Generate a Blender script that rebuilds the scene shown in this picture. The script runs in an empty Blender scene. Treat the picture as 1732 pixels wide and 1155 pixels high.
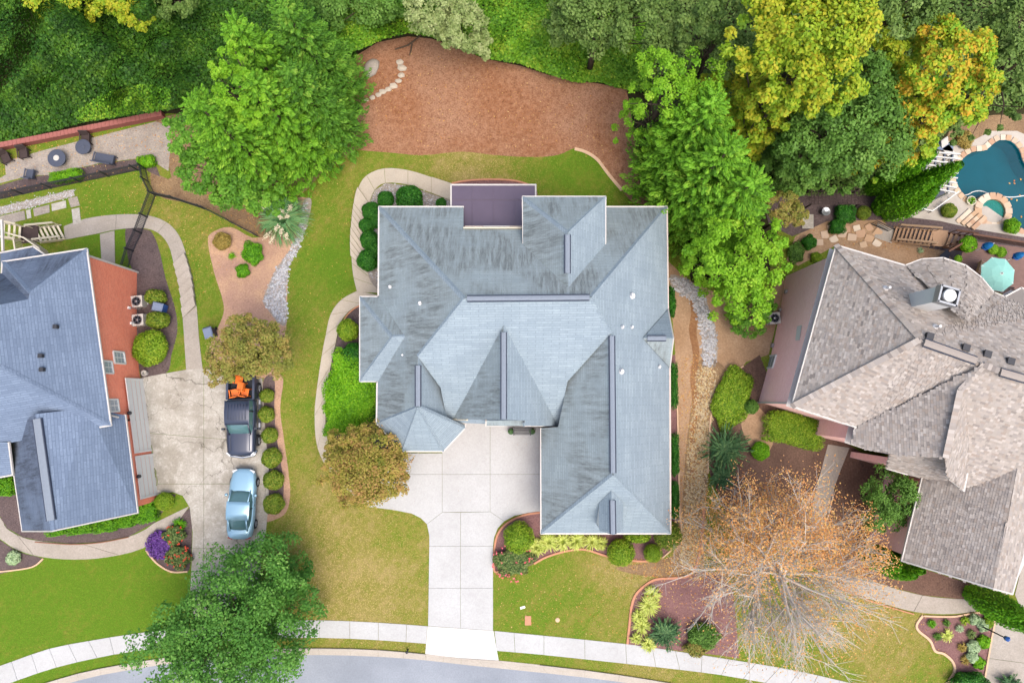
import bpy, bmesh, math, random
import numpy as np
from mathutils import Vector, Matrix
from mathutils.geometry import tessellate_polygon
random.seed(7); rng = np.random.default_rng(11)
scene = bpy.context.scene
COL = scene.collection

# ------------------------------------------------------------------ camera, sky, sun, exposure
F, CX, CY, HC = 1200.0, 866.0, 577.5, 50.0
TILT = math.atan(93.0 / 1200.0)
cam = bpy.data.cameras.new('camera'); cam.sensor_width = 36.0; cam.lens = F / 1732.0 * 36.0
cam.clip_start = 0.5; cam.clip_end = 600.0
cam_o = bpy.data.objects.new('camera', cam); COL.objects.link(cam_o)
cam_o.location = (0, 0, HC); cam_o.rotation_euler = (TILT, 0, 0)
scene.camera = cam_o
SUN_EL, SUN_AZ = 68.0, 150.0          # azimuth measured from +Y (top of the photo) towards +X
world = bpy.data.worlds.new('World'); scene.world = world; world.use_nodes = True
wn = world.node_tree
sky = wn.nodes.new('ShaderNodeTexSky'); sky.sky_type = 'NISHITA'; sky.sun_disc = False
sky.sun_elevation = math.radians(SUN_EL); sky.sun_rotation = math.radians(SUN_AZ)
sky.air_density = 1.0; sky.dust_density = 6.0; sky.ozone_density = 1.0
bg = wn.nodes['Background']; bg.inputs['Strength'].default_value = 0.15
wn.links.new(sky.outputs[0], bg.inputs[0])
sun = bpy.data.lights.new('sun', 'SUN'); sun.energy = 0.65; sun.angle = math.radians(40); sun.color = (1.0, 0.98, 0.95)
sun_o = bpy.data.objects.new('sun', sun); COL.objects.link(sun_o)
_el, _az = math.radians(SUN_EL), math.radians(SUN_AZ)
sdir = Vector((math.sin(_az) * math.cos(_el), math.cos(_az) * math.cos(_el), math.sin(_el)))
sun_o.rotation_euler = sdir.to_track_quat('Z', 'Y').to_euler()
sun_o.location = sdir * 90
vs = scene.view_settings; vs.view_transform = 'Standard'; vs.look = 'None'; vs.gamma = 1.0
vs.use_curve_mapping = False; vs.exposure = 1.13
scene.cycles.max_bounces = 6; scene.cycles.diffuse_bounces = 3; scene.cycles.transparent_max_bounces = 8
scene.cycles.use_denoising = True

# ------------------------------------------------------------------ photo pixel -> place
_ct, _st = math.cos(TILT), math.sin(TILT)
def ray(px, py):
    x, y, z = (px - CX) / F, -(py - CY) / F, -1.0
    return x, y * _ct - z * _st, y * _st + z * _ct
def P(px, py, z=0.0):
    dx, dy, dz = ray(px, py); t = (z - HC) / dz
    return Vector((dx * t, dy * t, z))
HK_Y = [-400, 1, 2, 3, 4, 5, 6, 7, 8, 9, 10, 11, 12, 13, 14, 15, 16, 18, 20, 400]
HK_Z = [0, 0, -.04, -.15, -.33, -.56, -.82, -1.1, -1.38, -1.66, -1.92, -2.16, -2.38, -2.57, -2.72, -2.84, -2.92, -3.0, -3.0, -3.0]
def h(y): return float(np.interp(y, HK_Y, HK_Z))
def G(px, py, off=0.0):
    z = 0.0
    for _ in range(8):
        p = P(px, py, z + off); z = h(p.y)
    return Vector((p.x, p.y, z + off))
def to_px(x, y, z):
    """numpy: place -> photo pixel"""
    vx, vy, vz = x, y, z - HC
    cy = vy * _ct + vz * _st; cz = -vy * _st + vz * _ct
    return CX + F * vx / -cz, CY - F * cy / -cz
def mpp(z): return (HC - z) / F                # metres per photo pixel at height z
def plane(a, b, c):
    a, b, c = [P(*v) if not isinstance(v, Vector) else v for v in (a, b, c)]
    n = (b - a).cross(c - a).normalized(); return a, n
def on(pl, px, py, lift=0.0):
    a, n = pl; d = Vector(ray(px, py)); o = Vector((0, 0, HC))
    p = o + d * ((a - o).dot(n) / d.dot(n))
    if lift: p = p + n * (lift if n.z > 0 else -lift)
    return p
def on_wall(px, py, p0, p1):
    u = (p1 - p0); n = Vector((u.y, -u.x, 0)).normalized()
    d = Vector(ray(px, py)); o = Vector((0, 0, HC))
    return o + d * ((p0 - o).dot(n) / d.dot(n))

def catmull(pts, n=6, closed=False):
    out = []; N = len(pts)
    rngs = range(N) if closed else range(N - 1)
    for i in rngs:
        if closed: p0, p1, p2, p3 = pts[i - 1], pts[i], pts[(i + 1) % N], pts[(i + 2) % N]
        else: p0, p1, p2, p3 = pts[max(i - 1, 0)], pts[i], pts[i + 1], pts[min(i + 2, N - 1)]
        for k in range(n):
            t = k / n
            out.append(tuple(0.5 * (2 * p1[j] + (p2[j] - p0[j]) * t + (2 * p0[j] - 5 * p1[j] + 4 * p2[j] - p3[j]) * t * t + (3 * p1[j] - p0[j] - 3 * p2[j] + p3[j]) * t ** 3) for j in range(len(p1))))
    if not closed: out.append(tuple(pts[-1]))
    return out
def inpoly(x, y, poly):
    x = np.asarray(x, float); y = np.asarray(y, float); r = np.zeros(x.shape, bool); n = len(poly)
    for i in range(n):
        x0, y0 = poly[i][0], poly[i][1]; x1, y1 = poly[(i + 1) % n][0], poly[(i + 1) % n][1]
        if y0 == y1: continue
        c = ((y0 > y) != (y1 > y)) & (x < (x1 - x0) * (y - y0) / (y1 - y0) + x0)
        r ^= c
    return r

# ------------------------------------------------------------------ materials
def lin(c):
    c = c / 255.0
    return c / 12.92 if c <= 0.04045 else ((c + 0.055) / 1.055) ** 2.4
KA = 1.45
def A(r, g, b, k=None):
    k = k or KA
    return (lin(r) / k, lin(g) / k, lin(b) / k, 1.0)
MATS = {}
class NT:
    def __init__(s, name):
        s.m = bpy.data.materials.new(name); s.m.use_nodes = True; s.t = s.m.node_tree
        s.b = s.t.nodes['Principled BSDF']; s.out = s.t.nodes['Material Output']
    def n(s, typ, **kw):
        nd = s.t.nodes.new(typ)
        for k, v in kw.items():
            if k.startswith('i_'):
                key = k[2:].replace('_', ' ')
                nd.inputs[int(key) if key.isdigit() else key].default_value = v
            else: setattr(nd, k, v)
        return nd
    def l(s, a, b): s.t.links.new(a, b)
    def pos(s, scale=(1, 1, 1)):
        g = s.n('ShaderNodeNewGeometry'); m = s.n('ShaderNodeMapping'); m.inputs['Scale'].default_value = scale
        s.l(g.outputs['Position'], m.inputs['Vector']); return m.outputs[0]
    def uv(s, scale=(1, 1, 1)):
        g = s.n('ShaderNodeTexCoord'); m = s.n('ShaderNodeMapping'); m.inputs['Scale'].default_value = scale
        s.l(g.outputs['UV'], m.inputs['Vector']); return m.outputs[0]
    def noise(s, vec, scale, detail=5, rough=.6):
        nd = s.n('ShaderNodeTexNoise'); nd.inputs['Scale'].default_value = scale; nd.inputs['Detail'].default_value = detail
        nd.inputs['Roughness'].default_value = rough
        if vec is not None: s.l(vec, nd.inputs['Vector'])
        return nd.outputs['Fac']
    def ramp(s, fac, stops):
        r = s.n('ShaderNodeValToRGB'); e = r.color_ramp.elements
        while len(e) > 1: e.remove(e[-1])
        e[0].position = stops[0][0]; e[0].color = stops[0][1]
        for p, c in stops[1:]:
            x = e.new(p); x.color = c
        s.l(fac, r.inputs[0]); return r.outputs[0]
    def mix(s, fac, a, b, mode='MIX'):
        m = s.n('ShaderNodeMix', data_type='RGBA', blend_type=mode)
        for v, i in ((fac, 0), (a, 6), (b, 7)):
            if hasattr(v, 'default_value') or hasattr(v, 'links'): s.l(v, m.inputs[i])
            else: m.inputs[i].default_value = v
        return m.outputs[2]
    def rangef(s, fac, a, b, c=0.0, d=1.0):
        m = s.n('ShaderNodeMapRange'); m.inputs[1].default_value = a; m.inputs[2].default_value = b
        m.inputs[3].default_value = c; m.inputs[4].default_value = d; s.l(fac, m.inputs[0]); return m.outputs[0]
    def bump(s, fac, strength, dist=0.05):
        b = s.n('ShaderNodeBump'); b.inputs['Strength'].default_value = strength; b.inputs['Distance'].default_value = dist
        s.l(fac, b.inputs['Height']); s.l(b.outputs[0], s.b.inputs['Normal'])
    def done(s, col=None, rough=.85, spec=.3, metal=0):
        if col is not None:
            if isinstance(col, tuple): s.b.inputs['Base Color'].default_value = col
            else: s.l(col, s.b.inputs['Base Color'])
        s.b.inputs['Roughness'].default_value = rough; s.b.inputs['Specular IOR Level'].default_value = spec
        s.b.inputs['Metallic'].default_value = metal
        MATS[s.m.name] = s.m; return s.m
def grain(name, c1, c2, scale=1.0, fine=25.0, c3=None, rough=.9, bump=.3, fmix=.5, spec=.2, contrast=(.35, .65)):
    """two tones by a broad noise, broken up by a fine one"""
    t = NT(name); v = t.pos()
    a = t.rangef(t.noise(v, scale, 4), contrast[0], contrast[1]); f = t.noise(v, fine, 6, .7)
    col = t.mix(a, c1, c2)
    ff = t.rangef(f, .36, .64)
    c3 = c3 or tuple(x * .55 for x in c1[:3]) + (1,)
    m = t.n('ShaderNodeMath', operation='MULTIPLY'); t.l(ff, m.inputs[0]); m.inputs[1].default_value = fmix
    col = t.mix(m.outputs[0], col, c3)
    g2 = t.rangef(t.noise(v, fine * .33, 3, .8), .35, .65, 0, fmix * .45)
    col = t.mix(g2, col, tuple(min(1, x * 1.25) for x in c2[:3]) + (1,))
    t.bump(f, bump); return t.done(col, rough, spec)
def plain(name, c, rough=.5, spec=.4, metal=0, var=.12, scale=6):
    t = NT(name); f = t.noise(t.pos(), scale, 4)
    col = t.mix(f, tuple(x * (1 - var) for x in c[:3]) + (1,), tuple(min(1, x * (1 + var)) for x in c[:3]) + (1,))
    return t.done(col, rough, spec, metal)
def leafmat(name, stops, trans=.25, rough=.6):
    """stops: list of colours, run through by each leaf's own tint"""
    t = NT(name); at = t.n('ShaderNodeAttribute', attribute_name='tint')
    n = len(stops); col = t.ramp(at.outputs['Fac'], [(i / (n - 1), c) for i, c in enumerate(stops)])
    t.l(col, t.b.inputs['Base Color']); t.b.inputs['Roughness'].default_value = rough; t.b.inputs['Specular IOR Level'].default_value = .25
    tr = t.n('ShaderNodeBsdfTranslucent'); t.l(col, tr.inputs['Color'])
    ms = t.n('ShaderNodeMixShader'); ms.inputs[0].default_value = trans
    t.l(t.b.outputs[0], ms.inputs[1]); t.l(tr.outputs[0], ms.inputs[2]); t.l(ms.outputs[0], t.out.inputs[0])
    MATS[name] = t.m; return t.m

# ------------------------------------------------------------------ objects
def tag(o, label=None, cat=None, group=None, kind=None):
    if label: o['label'] = label
    if cat: o['category'] = cat
    if group: o['group'] = group
    if kind: o['kind'] = kind
    return o
def link(name, me, parent=None, mat=None, local=None):
    o = bpy.data.objects.new(name, me); COL.objects.link(o)
    if parent is not None:
        o.parent = parent
        if local is None: o.matrix_parent_inverse = loc_inv(parent)
    if mat is not None and me is not None and not me.materials: me.materials.append(mat)
    return o
def empty(name, loc=(0, 0, 0), rz=0.0, label=None, cat=None, group=None):
    o = bpy.data.objects.new(name, None); COL.objects.link(o); o.location = loc; o.rotation_euler = (0, 0, rz)
    o.empty_display_size = .3
    return tag(o, label, cat, group)
def pym(name, verts, faces, mat=None, parent=None, smooth=False, local=None):
    """mesh object from world points; below a located parent the points are made local to it"""
    me = bpy.data.meshes.new(name)
    vv = [tuple(v) for v in verts]
    me.from_pydata(vv, [], [tuple(f) for f in faces]); me.update()
    if smooth: me.polygons.foreach_set('use_smooth', [True] * len(me.polygons))
    return link(name, me, parent, mat, local)
def world_m(o):
    m = Matrix.LocRotScale(o.location, o.rotation_euler, o.scale)
    return m if o.parent is None else world_m(o.parent) @ o.matrix_parent_inverse @ m
def loc_inv(parent): return world_m(parent).inverted()
def npmesh(name, co, fsize, tint=None, extra=None):
    """co (n*fsize,3): separate faces of fsize verts each"""
    co = np.asarray(co, np.float32); nv = len(co); nf = nv // fsize
    me = bpy.data.meshes.new(name)
    me.vertices.add(nv); me.vertices.foreach_set('co', co.ravel())
    me.loops.add(nv); me.loops.foreach_set('vertex_index', np.arange(nv, dtype=np.int32))
    me.polygons.add(nf); me.polygons.foreach_set('loop_start', np.arange(0, nv, fsize, dtype=np.int32))
    me.polygons.foreach_set('loop_total', np.full(nf, fsize, np.int32))
    me.update(calc_edges=True)
    if tint is not None:
        at = me.attributes.new('tint', 'FLOAT', 'POINT'); at.data.foreach_set('value', np.repeat(np.clip(tint, 0, 1), fsize).astype(np.float32))
    if extra is not None:
        for k, v in extra.items():
            at = me.attributes.new(k, 'FLOAT', 'POINT'); at.data.foreach_set('value', np.repeat(v, fsize).astype(np.float32))
    return me
class MB:
    """collects boxes, tubes and plates into one mesh"""
    def __init__(s): s.v = []; s.f = []
    def add(s, verts, faces):
        b = len(s.v); s.v += [tuple(v) for v in verts]; s.f += [tuple(i + b for i in f) for f in faces]; return s
    def box(s, c, d, rz=0.0):
        c = Vector(c); x, y, z = d[0] / 2, d[1] / 2, d[2] / 2; R = Matrix.Rotation(rz, 3, 'Z')
        vv = [c + R @ Vector((sx * x, sy * y, sz * z)) for sz in (-1, 1) for sx, sy in ((-1, -1), (1, -1), (1, 1), (-1, 1))]
        return s.add(vv, [(3, 2, 1, 0), (4, 5, 6, 7), (0, 1, 5, 4), (1, 2, 6, 5), (2, 3, 7, 6), (3, 0, 4, 7)])
    def bar(s, a, b, w, t, up=Vector((0, 0, 1))):
        a, b = Vector(a), Vector(b); d = (b - a).normalized(); sd = d.cross(up)
        if sd.length < 1e-4: sd = d.cross(Vector((1, 0, 0)))
        sd.normalize(); u = sd.cross(d).normalized()
        vv = [p + sd * (i * w / 2) + u * (j * t / 2) for p in (a, b) for i, j in ((-1, -1), (1, -1), (1, 1), (-1, 1))]
        return s.add(vv, [(3, 2, 1, 0), (4, 5, 6, 7), (0, 1, 5, 4), (1, 2, 6, 5), (2, 3, 7, 6), (3, 0, 4, 7)])
    def tube(s, pts, rad, n=6, cap=True):
        pts = [Vector(p) for p in pts]; b = len(s.v); k = len(pts)
        rad = rad if isinstance(rad, (list, tuple)) else [rad] * k
        for i, p in enumerate(pts):
            d = (pts[min(i + 1, k - 1)] - pts[max(i - 1, 0)]).normalized()
            x = d.cross(Vector((.3, .2, 1))).normalized() if abs(d.z) < .95 else d.cross(Vector((1, 0, 0))).normalized()
            y = d.cross(x)
            for j in range(n):
                a = 2 * math.pi * j / n; s.v.append(tuple(p + (x * math.cos(a) + y * math.sin(a)) * rad[i]))
        for i in range(k - 1):
            for j in range(n):
                a0 = b + i * n + j; a1 = b + i * n + (j + 1) % n; s.f.append((a0, a1, a1 + n, a0 + n))
        if cap:
            s.f.append(tuple(b + j for j in range(n))[::-1]); s.f.append(tuple(b + (k - 1) * n + j for j in range(n)))
        return s
    def lathe(s, c, prof, n=16):
        c = Vector(c); b = len(s.v); k = len(prof)
        for r, z in prof:
            for j in range(n):
                a = 2 * math.pi * j / n; s.v.append((c.x + r * math.cos(a), c.y + r * math.sin(a), c.z + z))
        for i in range(k - 1):
            for j in range(n):
                a0 = b + i * n + j; a1 = b + i * n + (j + 1) % n; s.f.append((a0, a1, a1 + n, a0 + n))
        s.f.append(tuple(b + j for j in range(n))[::-1]); s.f.append(tuple(b + (k - 1) * n + j for j in range(n)))
        return s
    def prism(s, poly, z0, z1):
        b = len(s.v); n = len(poly)
        s.v += [(p[0], p[1], z0) for p in poly] + [(p[0], p[1], z1) for p in poly]
        for tri in tessellate_polygon([[Vector((p[0], p[1], 0)) for p in poly]]):
            s.f.append(tuple(b + n + i for i in tri)); s.f.append(tuple(b + i for i in reversed(tri)))
        for i in range(n):
            j = (i + 1) % n; s.f.append((b + i, b + j, b + n + j, b + n + i))
        return s
    def build(s, name, mat, parent=None, smooth=False, local=None):
        o = pym(name, s.v, s.f, mat, parent, smooth, local)
        bm = bmesh.new(); bm.from_mesh(o.data); bmesh.ops.recalc_face_normals(bm, faces=bm.faces); bm.to_mesh(o.data); bm.free()
        return o
UNIT = {}
def unit_cube(key, mat, tint=None, bevel=0.0):
    if key in UNIT: return UNIT[key]
    bm = bmesh.new(); bmesh.ops.create_cube(bm, size=1.0)
    if bevel: bmesh.ops.bevel(bm, geom=[e for e in bm.edges], offset=bevel, segments=1, affect='EDGES')
    me = bpy.data.meshes.new(key); bm.to_mesh(me); bm.free(); me.materials.append(mat)
    if tint is not None:
        at = me.attributes.new('tint', 'FLOAT', 'POINT'); at.data.foreach_set('value', [tint] * len(me.vertices))
    UNIT[key] = me; return me
def piece(name, me, parent, M4):
    """copy of shared mesh placed by a world matrix under parent"""
    o = bpy.data.objects.new(name, me); COL.objects.link(o)
    o.parent = parent
    if parent is not None: o.matrix_parent_inverse = loc_inv(parent)
    o.matrix_basis = M4; return o
def frame(c, x, y, z, d):
    M4 = Matrix.Identity(4)
    for i, (a, s) in enumerate(((x, d[0]), (y, d[1]), (z, d[2]))):
        for r in range(3): M4[r][i] = a[r] * s
    for r in range(3): M4[r][3] = c[r]
    return M4
def sheet(name, poly, off, mat, smooth=0, parent=None, kind='structure', holes=(), world=False):
    """polygon in photo pixels laid on the terrain"""
    loops = []
    for pl in [poly] + list(holes):
        if smooth: pl = catmull(pl, smooth, True)
        loops.append([Vector((p[0], p[1], 0)) if world else G(p[0], p[1]) for p in pl])
    flat = [Vector((v.x, v.y, 0)) for lp in loops for v in lp]
    bm = bmesh.new(); vs_ = [bm.verts.new(v) for v in flat]
    for t in tessellate_polygon([[Vector((v.x, v.y, 0)) for v in lp] for lp in loops]):
        try: bm.faces.new([vs_[i] for i in t])
        except ValueError: pass
    y0, y1 = min(v.y for v in flat), max(v.y for v in flat)
    for ky in HK_Y:
        if y0 < ky < y1:
            bmesh.ops.bisect_plane(bm, geom=bm.verts[:] + bm.edges[:] + bm.faces[:], plane_co=(0, ky, 0), plane_no=(0, 1, 0))
    for v in bm.verts: v.co.z = h(v.co.y) + off
    bmesh.ops.recalc_face_normals(bm, faces=bm.faces)
    for f in bm.faces:
        if f.normal.z < 0: f.normal_flip()
    me = bpy.data.meshes.new(name); bm.to_mesh(me); bm.free()
    o = link(name, me, parent, mat)
    if parent is None: tag(o, kind=kind)
    return o
def clip(subject, cell):
    """Sutherland-Hodgman, convex cell"""
    out = list(subject); n = len(cell)
    ar = sum(cell[i][0] * cell[(i + 1) % n][1] - cell[(i + 1) % n][0] * cell[i][1] for i in range(n))
    cell = cell if ar > 0 else cell[::-1]
    for i in range(n):
        a, b = cell[i], cell[(i + 1) % n]; inp = out; out = []
        side = lambda p: (b[0] - a[0]) * (p[1] - a[1]) - (b[1] - a[1]) * (p[0] - a[0])
        for j in range(len(inp)):
            p, q = inp[j], inp[(j + 1) % len(inp)]; sp, sq = side(p), side(q)
            if sp >= 0: out.append(p)
            if (sp >= 0) != (sq >= 0):
                t = sp / (sp - sq); out.append((p[0] + (q[0] - p[0]) * t, p[1] + (q[1] - p[1]) * t))
        if not out: return []
    return out
def shrink(pts, d):
    c = sum(pts, Vector()) / len(pts); out = []
    n = len(pts); ar = sum(pts[i].x * pts[(i + 1) % n].y - pts[(i + 1) % n].x * pts[i].y for i in range(n))
    sg = 1 if ar > 0 else -1
    for i in range(n):
        a, b, c2 = pts[i - 1], pts[i], pts[(i + 1) % n]
        e0 = (b - a); e1 = (c2 - b); e0.z = e1.z = 0
        if e0.length < 1e-5 or e1.length < 1e-5: out.append(b.copy()); continue
        n0 = Vector((-e0.y, e0.x, 0)).normalized() * sg; n1 = Vector((-e1.y, e1.x, 0)).normalized() * sg
        m = (n0 + n1)
        if m.length < .3: m = n0
        m.normalize(); k = d / max(.35, m.dot(n0)); out.append(b + m * k)
    return out
def slab(name, poly, mat, parent, top=.035, gap=.012, level=None, thick=.12):
    """one concrete slab, photo-pixel outline, with open joints round it"""
    pts = shrink([G(*p) for p in poly], gap); n = len(pts)
    zt = [(level if level is not None else h(p.y)) + top for p in pts]
    vv = [(p.x, p.y, z) for p, z in zip(pts, zt)] + [(p.x, p.y, z - thick) for p, z in zip(pts, zt)]
    ff = []
    for t in tessellate_polygon([[Vector((p.x, p.y, 0)) for p in pts]]): ff.append(t)
    for i in range(n): ff.append((i, (i + 1) % n, n + (i + 1) % n, n + i))
    o = pym(name, vv, ff, mat, parent)
    bm = bmesh.new(); bm.from_mesh(o.data); bmesh.ops.recalc_face_normals(bm, faces=bm.faces)
    if sum(f.normal.z for f in bm.faces) < 0: bmesh.ops.reverse_faces(bm, faces=bm.faces)
    bm.to_mesh(o.data); bm.free(); return o
def walk(name, left, right, mat, n=3, steps=(), top=.035, per=1):
    """a path of slabs between two pixel edges; indices in steps are laid level"""
    e = tag(empty(name), kind='structure')
    L, R = catmull(left, n), catmull(right, n); i = 0
    while i < len(L) - 1:
        j = i + 1 if any(a <= L[i][1] <= b for a, b in steps) else min(i + per, len(L) - 1)
        q = L[i:j + 1] + R[i:j + 1][::-1]; i0, i = i, j
        py = (L[i0][1] + R[i0][1]) / 2; st = any(a <= py <= b for a, b in steps)
        lv = max(h(G(*p).y) for p in q) - .02 if st else None
        slab('step' if st else 'slab', q, mat, e, top=top, level=lv, thick=.25 if st else .12)
    return e
def edging(name, pts, mat, w=.14, hgt=.09, n=5, label=None, cat='edging', closed=False, group=None):
    pl = [G(*p) for p in catmull(pts, n, closed)]; k = len(pl); v = []; f = []
    for i, p in enumerate(pl):
        d = pl[min(i + 1, k - 1)] - pl[max(i - 1, 0)]; d.z = 0; d.normalize(); s = Vector((-d.y, d.x, 0)) * (w / 2)
        for q, z in ((p - s, -.03), (p - s * .9, hgt), (p + s * .9, hgt), (p + s, -.03)): v.append((q.x, q.y, h(q.y) + z))
    for i in range(k - 1):
        for j in range(3):
            a = i * 4 + j; f.append((a, a + 1, a + 5, a + 4))
    f += [(0, 1, 2, 3), tuple((k - 1) * 4 + j for j in (3, 2, 1, 0))]
    o = pym(name, v, f, mat); return tag(o, label, cat, group)
# ------------------------------------------------------------------ surface materials
def lawn_material():
    t = NT('lawn'); v = t.pos()
    at = t.n('ShaderNodeAttribute', attribute_name='dry')
    n1 = t.noise(v, .55, 6, .65); n2 = t.noise(v, 2.6, 5, .75); f = t.noise(v, 9, 5, .8)
    a = t.n('ShaderNodeMath', operation='ADD'); t.l(at.outputs['Fac'], a.inputs[0]); t.l(t.rangef(n1, .3, .7, -.33, .33), a.inputs[1])
    b = t.n('ShaderNodeMath', operation='ADD'); t.l(a.outputs[0], b.inputs[0]); t.l(t.rangef(n2, .3, .7, -.28, .28), b.inputs[1])
    wv = t.n('ShaderNodeTexWave'); wv.inputs['Scale'].default_value = .45; wv.inputs['Distortion'].default_value = 3.0; wv.inputs['Detail'].default_value = 2
    mp = t.n('ShaderNodeMapping'); mp.inputs['Rotation'].default_value = (0, 0, .7); t.l(v, mp.inputs[0]); t.l(mp.outputs[0], wv.inputs[0])      # mowing tracks
    b2 = t.n('ShaderNodeMath', operation='ADD'); t.l(b.outputs[0], b2.inputs[0]); t.l(t.rangef(wv.outputs['Fac'], 0, 1, -.06, .06), b2.inputs[1]); b = b2
    col = t.ramp(b.outputs[0], [(0, A(100, 140, 36)), (.3, A(126, 142, 50)), (.6, A(154, 146, 72)), (1, A(184, 162, 108))])
    col = t.mix(t.rangef(f, .34, .66, 0, .6), col, A(88, 98, 30))
    t.bump(f, .5, .05); return t.done(col, .95, .1)
lawn_material()
def blade_material():
    t = NT('grass_blades')
    d = t.n('ShaderNodeAttribute', attribute_name='dry'); ti = t.n('ShaderNodeAttribute', attribute_name='tint')
    a = t.n('ShaderNodeMath', operation='ADD'); t.l(d.outputs['Fac'], a.inputs[0]); t.l(t.rangef(ti.outputs['Fac'], 0, 1, -.3, .3), a.inputs[1])
    col = t.ramp(a.outputs[0], [(0, A(106, 148, 38)), (.35, A(136, 152, 56)), (.65, A(170, 160, 86)), (1, A(206, 182, 126))])
    return t.done(col, .9, .1)
blade_material()
grain('back_mulch', A(164, 110, 72), A(184, 142, 114), .25, 8, A(104, 66, 44), bump=1.0, fmix=.9)
grain('dark_mulch', A(126, 110, 106), A(104, 90, 90), .8, 9, A(66, 55, 56), bump=.8, fmix=.8)
grain('plum_mulch', A(158, 120, 116), A(138, 104, 102), .8, 9, A(98, 68, 68), bump=.7, fmix=.8)
grain('pine_straw', A(222, 184, 144), A(186, 150, 130), .5, 9, A(146, 114, 98), bump=.6, fmix=.7)
grain('brown_mulch', A(138, 110, 94), A(112, 88, 76), .6, 8, A(76, 56, 48), bump=.8, fmix=.8)
grain('gully_soil', A(180, 138, 98), A(152, 112, 78), .9, 7, A(116, 80, 54), bump=1.0, fmix=.8)
grain('leaf_litter', A(182, 154, 114), A(150, 124, 94), .6, 9, A(100, 74, 58), bump=.8, fmix=.85)
grain('dirt', A(200, 170, 138), A(176, 144, 112), .6, 8, A(136, 106, 80), bump=.5, fmix=.6)
grain('forest_floor', A(70, 66, 36), A(52, 50, 30), .5, 9, A(34, 32, 20), bump=.8, fmix=.7)
grain('gravel_bed', A(192, 182, 170), A(164, 154, 144), 1.5, 9, A(124, 116, 108), bump=.6, fmix=.7)
grain('concrete', A(204, 206, 206), A(190, 191, 190), .3, 10, A(170, 170, 168), bump=.1, fmix=.5)
grain('white_concrete', A(230, 228, 224), A(222, 220, 215), .8, 10, A(200, 197, 190), bump=.1, fmix=.4)
grain('walk_concrete', A(206, 194, 176), A(196, 186, 170), .7, 10, A(172, 160, 142), bump=.15, fmix=.5)
def old_concrete():
    t = NT('old_concrete'); v = t.pos()
    col = t.mix(t.rangef(t.noise(v, .4, 5, .65), .36, .62), A(206, 202, 192), A(166, 160, 148))
    col = t.mix(t.rangef(t.noise(v, 1.7, 5, .7), .5, .64, 0, .6), col, A(218, 214, 206))
    col = t.mix(t.rangef(t.noise(v, 8, 4, .8), .36, .64, 0, .5), col, A(144, 138, 126))
    vo = t.n('ShaderNodeTexVoronoi', feature='DISTANCE_TO_EDGE'); vo.inputs['Scale'].default_value = .22
    wv = t.n('ShaderNodeMix', data_type='VECTOR'); wv.inputs[0].default_value = .12; ns = t.n('ShaderNodeTexNoise'); ns.inputs['Scale'].default_value = 1.2; ns.inputs['Detail'].default_value = 6
    t.l(v, ns.inputs['Vector']); t.l(v, wv.inputs[4]); t.l(ns.outputs['Color'], wv.inputs[5]); sc = t.n('ShaderNodeVectorMath', operation='MULTIPLY_ADD'); sc.inputs[1].default_value = (1.6, 1.6, 0); t.l(ns.outputs['Color'], sc.inputs[0]); t.l(v, sc.inputs[2]); t.l(sc.outputs[0], vo.inputs['Vector'])
    col = t.mix(t.rangef(vo.outputs['Distance'], 0, .006, .75, 0), col, A(92, 86, 76))
    t.bump(t.noise(v, 9, 5), .2); return t.done(col, .9, .2)
old_concrete()
grain('grey_walk', A(188, 180, 170), A(172, 164, 152), .7, 10, A(144, 136, 126), bump=.2, fmix=.6)
grain('asphalt', A(166, 173, 182), A(146, 153, 162), .3, 10, A(126, 133, 142), bump=.2, fmix=.5)
grain('gutter_concrete', A(200, 192, 180), A(188, 180, 168), .8, 10, A(164, 156, 144), bump=.15, fmix=.5)
plain('brick_edging', A(206, 148, 118), .9, .2, var=.2)
plain('pale_edging', A(222, 188, 156), .9, .2, var=.18)
plain('dark_edging', A(150, 106, 84), .9, .2, var=.2)
plain('white_paint', A(236, 236, 232), .45, .4, var=.05)
plain('cream_paint', A(222, 214, 190), .55, .35, var=.08)
plain('black_metal', A(52, 54, 60), .5, .4)
plain('dark_plastic', A(54, 58, 68), .6, .4)
plain('steel', A(180, 184, 188), .35, .5, .7)
leafmat('stones_white', [A(150, 150, 152), A(188, 190, 194), A(214, 216, 220), A(168, 158, 150)], 0)
leafmat('stones_tan', [A(172, 146, 104), A(208, 186, 140), A(190, 174, 146), A(224, 206, 166)], 0)
leafmat('fallen_leaves', [A(206, 140, 60), A(214, 178, 92), A(190, 110, 60), A(226, 200, 130), A(150, 90, 50)], .1)
leafmat('flagstone', [A(198, 164, 130), A(216, 194, 166), A(186, 144, 112), A(222, 206, 184)], 0)

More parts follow.
